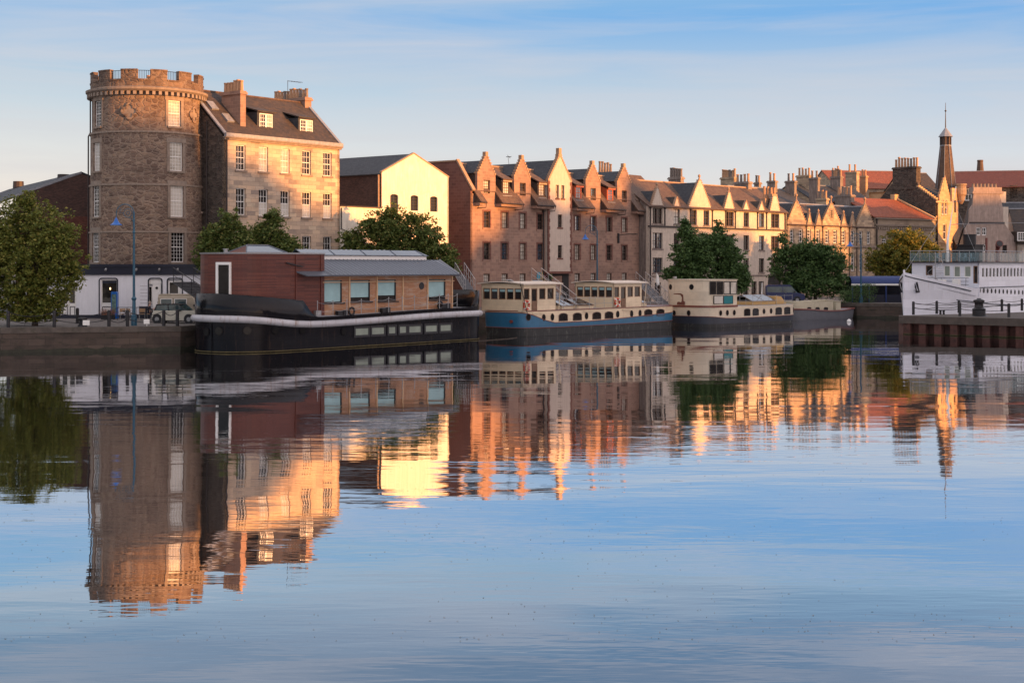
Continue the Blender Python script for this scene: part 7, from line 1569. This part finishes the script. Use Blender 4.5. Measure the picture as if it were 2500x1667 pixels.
# ================================================================ vehicles
def car(px, d, rz, label, prof, W_, wheels, bodym, roofm, glz, z0=0, cat='car', wheel_r=.31, name='parked_car', wins=()):
    x, y, _ = W(px, 0, d); root = thing(name, label, cat, (x, y, GZ), rz)
    h = W_/2; lower = [(u, z) for u, z in prof[0]]; s = MB(); s.M = None
    n = len(lower); 
    for k in range(3): pass
    def shell(pr, ins):
        s = MB(); P0 = [(u, -h+ins+.05, z+GZ) for u, z in pr]; P1 = [(u, h-ins-.05, z+GZ) for u, z in pr]; m = len(pr); cu = sum(u for u, z in pr)/m; cz = sum(z for u, z in pr)/m+GZ
        A_ = [(cu+(p[0]-cu)*.965, p[1]-.05, cz+(p[2]-cz)*.93) for p in P0]; B_ = [(cu+(p[0]-cu)*.965, p[1]+.05, cz+(p[2]-cz)*.93) for p in P1]
        for i in range(m): j = (i+1) % m; s.face([P0[i], P0[j], P1[j], P1[i]]); s.face([A_[i], A_[j], P0[j], P0[i]]); s.face([B_[j], B_[i], P1[i], P1[j]])
        for t in tessellate_polygon([[Vector(p) for p in A_]]): s.face([A_[i] for i in t]); s.face([B_[i] for i in t])
        return s
    b = shell(lower, 0).build('body', bodym, root)
    g = shell(prof[1], .10).build('cabin_glass', M['car_glass'], root)
    s = MB(); r = prof[2]; s.prism([(u, -h+.12, z+GZ) for u, z in r], (0, W_-.24, 0)); s.build('roof', roofm, root)
    for u0, z0_, u1, z1_ in prof[3]: s = MB(); s.prism([(u0-.035, -h+.03, GZ+z0_), (u0+.035, -h+.03, GZ+z0_), (u1+.035, -h+.10, GZ+z1_), (u1-.035, -h+.10, GZ+z1_)], (0, .04, 0)); s.build('pillar', roofm, root)
    for u in wheels:
        for sg in (-1, 1):
            yy = sg*(h-.09); s = MB(); s.tube([(u, yy-.1, GZ+wheel_r), (u, yy+.1, GZ+wheel_r)], wheel_r, 18); w = s.build('wheel', M['tyre'], root)
            s = MB(); s.tube([(u, yy-.115, GZ+wheel_r), (u, yy+.115, GZ+wheel_r)], wheel_r*.55, 12); s.build('rim', M['steel'], w)
        s = MB(); s.tube([(u, -h-.015, GZ+wheel_r+.02), (u, -h+.05, GZ+wheel_r+.02)], wheel_r+.07, 18); s.build('wheel_arch', M['iron'], root)
    for q in wins: s = MB(); s.wall(rect(*q), o=(0, -h+.0), t=.04); s.v = [(a, b-.035, c+GZ) for a, b, c in s.v]; s.build('side_window', M['car_glass'], root); s = MB(); s.wall(rect(q[0]-.05, q[1]+.05, q[2]-.05, q[3]+.05), [rect(*q)], o=(0, -h), t=.04); s.v = [(a, b-.045, c+GZ) for a, b, c in s.v]; s.build('window_trim', M['white_frame'], root)
    uf = max(u for u, z in lower); s = MB(); disc(s, (uf-.18, -h+.12, GZ+.68), (.6, -.8), .12, 12, .12, .05); s.build('headlight', M['glass_blind'], root)
    s = MB(); s.obox((prof[4][0], -h-.08, GZ+prof[4][1]), .18, .12, .12); s.build('mirror', M['iron'], root)
    s = MB(); s.obox((prof[4][0]-1.0, -h-.01, GZ+prof[4][1]-.12), .16, .03, .03); s.build('handle', M['steel'], root)
    return root
M['tyre'] = plain('tyre', (.015,.015,.016), .8)
carcream = paint('cream_car_paint', (.55,.53,.45), .25, .02)
mini = ([(0,.35),(.05,.75),(.18,.92),(2.55,.93),(3.3,.86),(3.62,.66),(3.68,.35),(3.4,.2),(.2,.2)], [(.12,.9),(.32,1.32),(2.05,1.36),(2.62,.92)], [(.28,1.32),(.36,1.39),(2.0,1.41),(2.12,1.35)], [(.2,.92,.36,1.33),(1.28,.92,1.22,1.36),(2.55,.92,2.05,1.36)], (2.2,.95))
car(381, 104.5, R(-9), 'small rounded cream hatchback with a black roof parked by the bow of the black barge', mini, 1.66, (.42, 2.85), carcream, M['iron'], None, wheel_r=.3)
rover = ([(0,.4),(0,1.86),(2.6,1.86),(2.95,1.12),(4.0,1.05),(4.1,.95),(4.1,.4),(3.9,.3),(.1,.3)], [(.3,1.08),(.36,1.8),(2.3,1.8),(2.5,1.1)], [(0,1.86),(.04,2.04),(2.6,2.04),(2.66,1.88)], [(.08,1.08,.08,1.9),(.95,1.08,.95,1.9),(1.2,1.08,1.2,1.9),(2.1,1.08,2.1,1.9),(2.9,1.1,2.55,1.9)], (2.8,1.2))
car(392, 108.3, 0, 'boxy beige off-road estate parked behind the small cream car', rover, 1.7, (.8, 3.3), plain('beige_paint', (.36,.31,.24), .5), plain('beige_roof_paint', (.36,.31,.24), .5), None, wheel_r=.38, wins=((.25,1.05,1.3,1.66),(1.3,2.15,1.3,1.66)))
car(1868, 162, R(-4), 'dark blue van parked under the trees behind the cream barge skylights', ([(0,.4),(0,1.2),(3.4,1.15),(4.3,1.0),(4.4,.45),(4.2,.3),(.1,.3)], [(.03,1.18),(.1,1.85),(2.9,1.85),(3.6,1.1)], [(0,1.1),(.02,1.9),(.3,2.05),(2.7,2.05),(2.95,1.85),(2.2,1.84),(2.2,1.15)], [(.1,1.18,.1,1.85),(1.9,1.18,1.9,1.85)], (3.2,1.25)), 1.8, (.8, 3.5), M['van_blue'] if 'van_blue' in M else paint('van_blue', (.01,.02,.09), .3, .02), paint('van_roof_blue', (.01,.02,.09), .3, .02), None, cat='van', name='parked_van', wheel_r=.34)
# ================================================================ gangways
def gangway(a, b, wd, label, rail=1.0, truss=False, mat='steel', rmat=0):
    A_, B_ = Vector(W(*a)), Vector(W(*b)); z0, z1 = A_.z, B_.z; root = thing('gangway', label, 'gangway', (B_.x, B_.y, min(z0, z1)))
    o = Vector((B_.x, B_.y, 0)); P, Q = A_-o, B_-o; d = Q-P; l = d.length; sd = Vector((-d.y, d.x, 0)).normalized()*wd/2
    s = MB(); s.slab([tuple(P-sd), tuple(Q-sd), tuple(Q+sd), tuple(P+sd)], .06); s.build('walkway', M['deck_grey'] if mat == 'steel' else M[mat], root); s = MB(); n = int(l/.35)
    for i in range(n): t = (i+.5)/n; p = P.lerp(Q, t)+Vector((0, 0, .08)); s.tube([tuple(p-sd), tuple(p+sd)], .03, 4)
    s.build('treads', M['iron'], root)
    for sg in (-1, 1):
        s = MB(); up = Vector((0, 0, rail)); p, q = P+sd*sg, Q+sd*sg; s.tube([tuple(p+up), tuple(q+up)], .035, 5); s.tube([tuple(p), tuple(q)], .05, 5); m = max(3, int(l/1.3))
        for i in range(m+1):
            t = i/m; s.tube([tuple(p.lerp(q, t)), tuple(p.lerp(q, t)+up)], .026, 4)
            if truss and i < m: s.tube([tuple(p.lerp(q, t)), tuple(p.lerp(q, (i+1)/m)+up)], .02, 4)
        s.tube([tuple(p+up*.5), tuple(q+up*.5)], .02, 4); s.build('handrail', M['iron' if rmat else 'steel'], root)
gangway((448, 690, 104.5), (515, 735, 101.2), 1.6, 'dark slatted gangway rising left of the slatted cabin', 1.1, mat='iron', rmat=1)
gangway((1122, 672, 123), (1148, 715, 116.5), .8, 'steel slatted gangway at the stern of the black barge', 1.1)
gangway((1310, 684, 130), (1395, 752, 124.0), 1.0, 'steel gangway with crossed rails between the two glazed deckhouses', 1.1, True)
gangway((1564, 690, 145), (1622, 745, 136.5), 1.0, 'steel truss gangway at the bow of the blue barge', 1.1, True)
def flag():
    x, y, _ = W(1603, 0, 139); z0, z1 = CZ-(748-HY)*139/FPX, CZ-(664-HY)*139/FPX; root = thing('flag', 'drooping white flag on a thin staff between the blue barge and the cream barge', 'flag', (x, y, 2.0))
    s = MB(); s.cyl((0, 0), .02, .015, z0, z1, 5); s.build('staff', M['steel'], root); s = MB(); s.slab([(0, 0, z1-.05), (.25, .1, z1-.5), (.28, .05, z1-1.2), (.12, .15, z1-1.35), (-.05, .1, z1-1.0), (-.02, 0, z1-.4)], .03); s.build('cloth', M['white_frame'], root)
flag()
# ================================================================ canopy, hedge, pier
def canopy():
    d = 163; x0, y, _ = W(2079, 0, d); x1 = W(2250, 0, d)[0]; root = thing('blue_canopy', 'long blue barrel canopy over a dark terrace left of the white bow', 'canopy', (x0, y, GZ)); L = x1-x0
    z0, z1 = CZ-(693-HY)*d/FPX, CZ-(675-HY)*d/FPX; s = MB(); n = 8
    for i in range(n):
        a0, a1 = math.pi/2*i/n, math.pi/2*(i+1)/n; f_ = lambda a: (-1.3*math.cos(a)+1.3, z0+(z1-z0)*math.sin(a)); p, q = f_(a0), f_(a1); s.slab([(0, p[0], p[1]), (L, p[0], p[1]), (L, q[0], q[1]), (0, q[0], q[1])], .04)
    s.box(0, L, 1.28, 3.5, z1-.04, z1+.01); s.build('cover', M['canopy_blue'], root)
    s = MB(); s.box(-.03, L, -.06, -.01, z0-.18, z0+.03); s.build('valance', M['white_frame'], root)
    for i in range(5): s = MB(); u = .1+i*(L-.3)/4; s.box(u-.06, u+.06, 0, .12, GZ, z0-.01); s.build('post', M['canopy_blue'], root)
    s = MB(); s.box(.1, L-.1, 3.2, 3.3, GZ, z1-.05); s.build('back_screen', M['navy'], root)
    s = MB(); s.box(.2, L, .15, .2, GZ, GZ+.9); s.build('rail_panel', M['navy'], root)
M['canopy_blue'] = plain('blue_canvas', (.012,.035,.15), .6, 0, .12, 2)
canopy()
def shrub(px, d, label, w, h, seed):
    x, y, _ = W(px, 0, d); root = thing('shrub', label, 'shrub', (x, y, GZ), 0, 'dark shrubs under the canopy'); rg = random.Random(seed); s = MB()
    for i in range(700):
        a, b, c = rg.gauss(0, w*.4), rg.gauss(0, .3), GZ+h*rg.random()**.8; e = rg.uniform(0, 6.28); r = .1; s.face([(a, b, c), (a+r*math.cos(e), b+.05, c+r*math.sin(e)), (a+r*1.6*math.cos(e+.5), b, c+r*1.6*math.sin(e+.5))])
    s.build('leaves', M['leaf_fir'], root); s = MB()
    for i in range(5): s.tube([(0, 0, GZ), (rg.uniform(-w, w)*.4, 0, GZ+h*.8)], .02, 4)
    s.build('stems', M['bark'], root)
shrub(2092, 161.5, 'dark leafy shrub at the foot of the furthest blue lamp post', 1.2, 2.0, 1); shrub(2118, 161.8, 'dark leafy shrub in front of the canopy middle', 1.3, 2.2, 2); shrub(2063, 161, 'low dark shrub left of the canopy', 1.0, 1.4, 3)
def pier():
    FL = (33.0, 121.3); FR = W(2560, 0, 113.6)[:2]; rust = plain('rusty_sheet_pile', (.075,.028,.022), .85, 0, .35, 2, .5, dirt=(.7, (.02,.014,.012), 1.2)); cap_ = plain('pier_concrete', (.075,.06,.052), .9, 0, .25, 2, .5, dirt=(.5, (.045,.04,.03), .8))
    far = [(70, 112), (70, 150), W(2420, 0, 128)[:2], (33.35, 122.6)]
    pts = [FL, FR]+far; s = MB(); zt = GZ-.08; idx = [s.V((x, y, zt)) for x, y in pts]; lo = [s.V((x, y, zt-.62)) for x, y in pts]
    for t in tessellate_polygon([[Vector((x, y, 0)) for x, y in pts]]): s.f.append([idx[i] for i in t])
    for i in range(len(pts)): j = (i+1) % len(pts); s.f.append([lo[i], lo[j], idx[j], idx[i]])
    s.build('pier_deck', cap_, kind='structure')
    s = MB(); dx, dy = FR[0]-FL[0], FR[1]-FL[1]; L = math.hypot(dx, dy); tx, ty = dx/L, dy/L; nx, ny = -ty, tx; prof = []; a = .35; P = lambda a, w: (FL[0]+tx*a+nx*w, FL[1]+ty*a+ny*w)
    while a < L+9: prof += [P(a, .1), P(a+.6, .1), P(a+.68, .75), P(a+1.28, .75)]; a += 1.36
    for p, q in zip(prof, prof[1:]): s.face([(*p, -1), (*q, -1), (*q, zt-.6), (*p, zt-.6)])
    s.face([(*prof[0], -1), (33.5, 123.2, -1), (33.5, 123.2, zt-.6), (*prof[0], zt-.6)]); s.face([(33.5, 123.2, -1), (60, 149, -1), (60, 149, zt-.6), (33.5, 123.2, zt-.6)])
    s.build('pier_piling', rust, kind='structure')
    s = MB(); s.tube([(p[0]-nx*.02, p[1]-ny*.02, .06) for p in prof], .05, 5); s.build('pier_weed', plain('pier_weed', (.05,.045,.02), .9), kind='structure')
    G = 'posts on the right-hand pier'; rows = []
    global GZ_
    Fp = [post(2230, 122.0, 'black post at the left tip of the pier', G), post(2343.5, 118.6, 'black post on the pier front edge left of the capstan', G), post(2463, 115.8, 'black post on the pier front edge right of the capstan', G)]
    Bp = [post(2287, 124.2, 'black post on the pier back edge between two small bollards', G), post(2341, 126.6, 'black post on the pier back edge, left of the capstan', G), post(2446, 130.5, 'black post on the pier back edge, right of the capstan', G), post(2495, 133, 'black post at the right frame edge of the pier', G)]
    nm = ['long double chain on the pier front left of the capstan', 'double chain on the pier front passing the capstan', 'double chain from the pier tip along its back edge', 'short double chain on the pier back edge', 'long double chain behind the capstan', 'last double chain at the pier back edge by the frame']
    for k, (a, b) in enumerate([(Fp[0], Fp[1]), (Fp[1], Fp[2]), (Fp[0], Bp[0]), (Bp[0], Bp[1]), (Bp[1], Bp[2]), (Bp[2], Bp[3])]): chain(a, b, nm[k], 'chains between the pier posts', ((-.15, .14), (-.55, .14)))
    x, y, _ = W(2390, 0, 120.3); zp = zt; root = thing('capstan', 'large black mooring capstan standing on the pier', 'capstan', (x, y, zp)); s = MB()
    s.lathe((0, 0, zp), [(.75, 0), (.55, .08), (.53, .5), (.56, .62), (.36, .75), (.3, .95), (.34, 1.1), (.42, 1.2), (.42, 1.38), (.2, 1.45), (.14, 1.52)], 18); s.build('body', M['iron'], root); s = MB()
    for k in range(8): a = k*math.pi/4; s.obox((.4*math.cos(a), .4*math.sin(a), zp+1.27), .12, .14, .14, rz=a)
    s.build('sockets', M['pipe'], root); s = MB()
    for k in range(6): a = k*math.pi/3; s.obox((.33*math.cos(a), .33*math.sin(a), zp+.95), .07, .05, .36, rz=a)
    s.build('whelps', M['pipe'], root)
    for px in (2296, 2304): x, y, _ = W(px, 0, 124.6); s = MB(); s.lathe((x, y, zt), [(.12, 0), (.1, .08), (.09, .3), (.14, .34), (.14, .4)], 10); s.build('small_bollard', M['iron'], None, 'small black bollard on the pier, %s one of the close pair' % ('left' if px < 2300 else 'right'), 'bollard', 'paired small bollards')
    x, y, _ = W(2073, 787, 148); s = MB(); s.lathe((x, y, -.15), [(.05, 0), (.2, .12), (.24, .25), (.16, .4), (.04, .46)], 12); s.build('buoy', M['white_frame'], None, 'small white mooring buoy floating by the far quay wall', 'buoy')
    # mooring rope trailing beside the blue barge
    s = MB(); s.tube([W(px, py, CZ*FPX/(py-HY)*.997) for px, py in ((1168, 832), (1205, 829.5), (1240, 827), (1262, 823.5))], .03, 5); s.build('mooring_rope', M['bark'], None, 'thick rope floating at the stern of the blue barge', 'rope')
pier()
def flotsam():
    rg = np.random.default_rng(5); n = 4200; s = MB()
    Y = 22+ (110-22)*rg.random(n)**1.3; X = rg.uniform(-.38, .38, n)*Y
    k = (np.sin(X*.5+Y*.25)+np.sin(Y*.9-X*.15)+np.sin(X*.13+1.7)*1.2) > rg.uniform(-.6, 2.6, n)
    for x, y in zip(X[k], Y[k]):
        r = rg.uniform(.010, .030)*(.6+y/70); a = rg.uniform(0, 6.28); s.face([(x+r*math.cos(a), y+r*math.sin(a), .006), (x+r*.5*math.cos(a+2), y+r*.5*math.sin(a+2), .008), (x-r*math.cos(a), y-r*math.sin(a), .006), (x+r*.5*math.cos(a-2), y+r*.5*math.sin(a-2), .010)])
    s.build('floating_leaves', plain('floating_leaf', (.10,.10,.09), .6, var=.5), None, 'scattered small leaves and seeds floating on the water', 'leaves', kind='stuff')
flotsam()
# ================================================================ ground, water, quay
def build_env():
    q = [(-34.3, 95.4), (-22.9, 98.2), (-20.8, 103.0), (-7.8, 119.0), (10.0, 138.5), (24.5, 151.5), (36.5, 162.5), (38.8, 160.0), (45.5, 156.8), (82, 200)]
    # land as one sheet to the horizon, quay edge along the water
    far = [(1800, 700), (1800, 2600), (-1800, 2600), (-1800, 60), (-90, 60), (-60, 93)]
    s = MB(); pts = [(x, y, GZ) for x, y in q]+[(x, y, GZ) for x, y in far]
    idx = [s.V(p) for p in pts]
    for t in tessellate_polygon([[Vector(p) for p in pts]]): s.f.append([idx[i] for i in t])
    t = NT('cobbles'); uv = t.uv(); v = t.n('ShaderNodeTexVoronoi', {'Vector': uv, 'Scale': 5}).outputs[0]; nz = t.noise(uv, .7, 5)
    c = t.mix(t.ramp(v, [(.1, 0), (.5, 1)]), (.22, .205, .20), (.11, .10, .095)); c = t.mix(1, c, t.ramp(nz, [(.3, (.7,.7,.7)), (.7, (1.15,1.1,1.05))]), 'MULTIPLY'); t.bump(v, .5, .03)
    s.build('ground', t.set(c, .8), kind='structure')
    edge = [(-90, 60), (-60, 93)]+q
    wall = masonry('quay_wall_stone', 1.1, .45, [(.055,.04,.033), (.072,.052,.042), (.09,.066,.053)], (.05,.038,.032), .02, .1, 1.0, .85, .6, (.8, (.022,.022,.014)))
    s = MB(); w = MB()
    for (x0, y0), (x1, y1) in zip(edge, edge[1:]):
        s.face([(x0, y0, -1), (x1, y1, -1), (x1, y1, GZ-.35), (x0, y0, GZ-.35)])
        L = math.hypot(x1-x0, y1-y0); tx, ty = (x1-x0)/L, (y1-y0)/L
        w.prism([(x0+ty*.06, y0-tx*.06, GZ-.35), (x1+ty*.06, y1-tx*.06, GZ-.35), (x1-ty*.6, y1+tx*.6, GZ-.35), (x0-ty*.6, y0+tx*.6, GZ-.35)], (0, 0, .36))
    s.build('quay_wall', wall, kind='structure')
    s = MB()
    for (x0, y0), (x1, y1) in zip(edge, edge[1:]):
        L = math.hypot(x1-x0, y1-y0); tx, ty = (x1-x0)/L, (y1-y0)/L; n = max(2, int(L/.6)); rg = random.Random(int(L*10)); h = [.22+rg.uniform(-.06, .09) for _ in range(n+1)]
        for i in range(n):
            a, b = i/n, (i+1)/n; P = lambda t, z, o: (x0+(x1-x0)*t+ty*o, y0+(y1-y0)*t-tx*o, z); s.face([P(a, -.3, .03), P(b, -.3, .03), P(b, h[i+1], .02), P(a, h[i], .02)])
    s.build('tide_weed', plain('tide_weed', (.022,.022,.012), .7, 0, .5, 3, .5), kind='structure')
    w.build('quay_coping', plain('quay_coping_stone', (.085, .07, .06), .85, 0, .35, 1.2, .4, dirt=(.7, (.035, .035, .02), 1.5)), kind='structure')
    # ---- water
    t = NT('still_water'); g = t.n('ShaderNodeNewGeometry').outputs['Position']
    n1 = t.noise(g, .11, 3, .5, (.55, 1.0, 1)); n2 = t.noise(g, .9, 3, .55, (.3, 1.3, 1)); n3 = t.noise(g, 3.6, 2, .5, (.3, 1.2, 1))
    patch = t.ramp(t.noise(g, .045, 3, .6, (.35, 1.2, 1)), [(.40, .22), (.62, 1)])
    sp = t.n('ShaderNodeSeparateXYZ', {0: g}); ln = t.math('SUBTRACT', sp.outputs[1], t.math('ADD', 83.5, t.math('MULTIPLY', sp.outputs[0], .28)))
    bz = t.math('MULTIPLY', t.ramp(t.math('ABSOLUTE', ln), [(.6, 1), (3.6, 0)]) if 0 else t.n('ShaderNodeMapRange', {0: t.math('ABSOLUTE', ln), 1: .4, 2: 3.4, 3: 1.0, 4: 0.0}).outputs[0], t.n('ShaderNodeMapRange', {0: sp.outputs[0], 1: -24.0, 2: -19.0, 3: 0.0, 4: 1.0}).outputs[0])
    bz = t.math('MULTIPLY', bz, t.n('ShaderNodeMapRange', {0: sp.outputs[0], 1: -4.0, 2: 1.0, 3: 1.0, 4: 0.0}).outputs[0])
    bz = t.math('MULTIPLY', bz, t.ramp(t.noise(g, .5, 4, .7, (.35, 2.2, 1)), [(.42, 0), (.6, 1)]))
    bd = t.n('ShaderNodeMapRange', {0: t.math('ABSOLUTE', t.math('SUBTRACT', t.math('ADD', sp.outputs[1], t.math('MULTIPLY', sp.outputs[0], .15)), 47.0)), 1: 2.0, 2: 11.0, 3: 1.1, 4: 0.0}).outputs[0]
    patch = t.math('ADD', patch, bd)
    h = t.math('ADD', t.math('MULTIPLY', n1, .55), t.math('MULTIPLY', t.math('MULTIPLY', n2, .055), patch))
    h = t.math('ADD', h, t.math('MULTIPLY', t.math('MULTIPLY', n3, .014), patch))
    h = t.math('ADD', h, t.math('MULTIPLY', t.math('MULTIPLY', t.noise(g, 7, 3, .6, (.5, 1.3, 1)), bz), .05))
    bp = t.n('ShaderNodeBump', {'Strength': 1.0, 'Distance': .10, 'Height': h})
    gl = t.n('ShaderNodeBsdfGlossy', {'Color': (.90, .90, .92, 1), 'Roughness': .012, 'Normal': bp.outputs[0]})
    df = t.n('ShaderNodeBsdfDiffuse', {'Color': (.018, .022, .024, 1)})
    fr = t.n('ShaderNodeFresnel', {'IOR': 1.6, 'Normal': bp.outputs[0]})
    fac = t.ramp(fr.outputs[0], [(.0, .02), (.2, .58), (.35, .84), (.52, .94), (.8, .97)])
    mx = t.n('ShaderNodeMixShader', {0: fac, 1: df.outputs[0], 2: gl.outputs[0]}); t.l(mx.outputs[0], t.out.inputs[0])
    s = MB(); s.face([(-1800, -400, 0), (1800, -400, 0), (1800, 760, 0), (-1800, 760, 0)]); s.build('water', t.m, kind='structure')
build_env()
def far_bank():
    """unseen terrace added across the basin, to the right of the camera: its roofline is shaped to throw the evening shade on the quay"""
    th = R(SUN_TH); s2 = (math.cos(th), -math.sin(th)); p2 = (math.sin(th), math.cos(th)); DIST = 230.0
    m = masonry('opposite_stone', .8, .35, [(.2,.16,.13), (.28,.22,.17), (.34,.27,.2)], (.2,.16,.13), .015, .02)
    o = (s2[0]*(110+DIST), s2[1]*(110+DIST)); root = thing('shade_casting_terrace', 'unseen stone terrace across the basin, stepped roofline shaped to cast the evening shade', 'terrace', (o[0], o[1], 0), math.atan2(p2[1], p2[0]))
    for (p0, p1, z0, z1, kind) in SKYLINE:
        a0 = AL((p0+p1)/2)-110; tz = DIST*math.tan(R(SUN_EL)); z0 += tz; z1 += tz; mb = MB()
        P = lambda p, z: (p, -a0, z)
        if kind == 'flat': mb.prism([P(p0, 0), P(p1, 0), P(p1, z1), P(p0, z0)], (0, -9, 0))
        else: mb.prism([P(p0, 0), P(p1, 0), P(p1, min(z0, z1)), P((p0+p1)/2, max(z0, z1)), P(p0, min(z0, z1))], (0, -9, 0))
        mb.build('wall', m, root)
def AL(p):   # along-sun coordinate of the street front at perpendicular coordinate p
    th = R(SUN_TH); best = None
    pts = [(-24, 118), (12.5, 165), (36, 187), (52, 203), (64, 213)]
    f = lambda q: (q[0]*math.sin(th)+q[1]*math.cos(th), q[0]*math.cos(th)-q[1]*math.sin(th))
    F_ = [f(q) for q in pts]
    if p <= F_[0][0]: return F_[0][1]
    for (a, b), (c, d) in zip(F_, F_[1:]):
        if a <= p <= c: return b+(d-b)*(p-a)/(c-a)
    return F_[-1][1]
SKYLINE = [(40, 82, 30, 30, 'flat'), (82, 90.5, 18.4, 17.6, 'flat'), (90.5, 95.5, 15.2, 14.2, 'flat'), (95.5, 98.5, 13.8, 12.2, 'flat'), (98.5, 104, 11.2, 10.8, 'flat'), (104, 108, 10.3, 8.2, 'flat'), (108, 122, 7.2, 7.2, 'flat'),  # unseen roofline, stepped by where shade should end on the street fronts
    (122, 126.5, 8.6, 9.2, 'flat'), (126.5, 132, 11.2, 13.6, 'flat'), (132, 136, 13.8, 13.2, 'flat'), (136, 138.5, 12.2, 12.6, 'flat'), (138.5, 141, 14.6, 15, 'flat'), (141, 146, 12.2, 12.4, 'flat'), (146, 149.5, 13.2, 13.2, 'flat'), (149.5, 156, 16.4, 16.6, 'flat'), (156, 158.5, 13.6, 12.8, 'flat'), (158.5, 160.5, 14.6, 13, 'flat'), (160.5, 173, 10.5, 10.1, 'flat'),
    (173, 178.5, 6.4, 6.4, 'flat'), (178.5, 181, 8.6, 8.6, 'flat'), (181, 185, 11.6, 11.4, 'flat'), (185, 192, 9.2, 9.0, 'flat'), (192, 195, 6.0, 6.0, 'flat'), (195, 213, 14.0, 14.4, 'flat'), (213, 222, 4.5, 4.5, 'flat'), (222, 300, 19, 19, 'flat')]
far_bank()
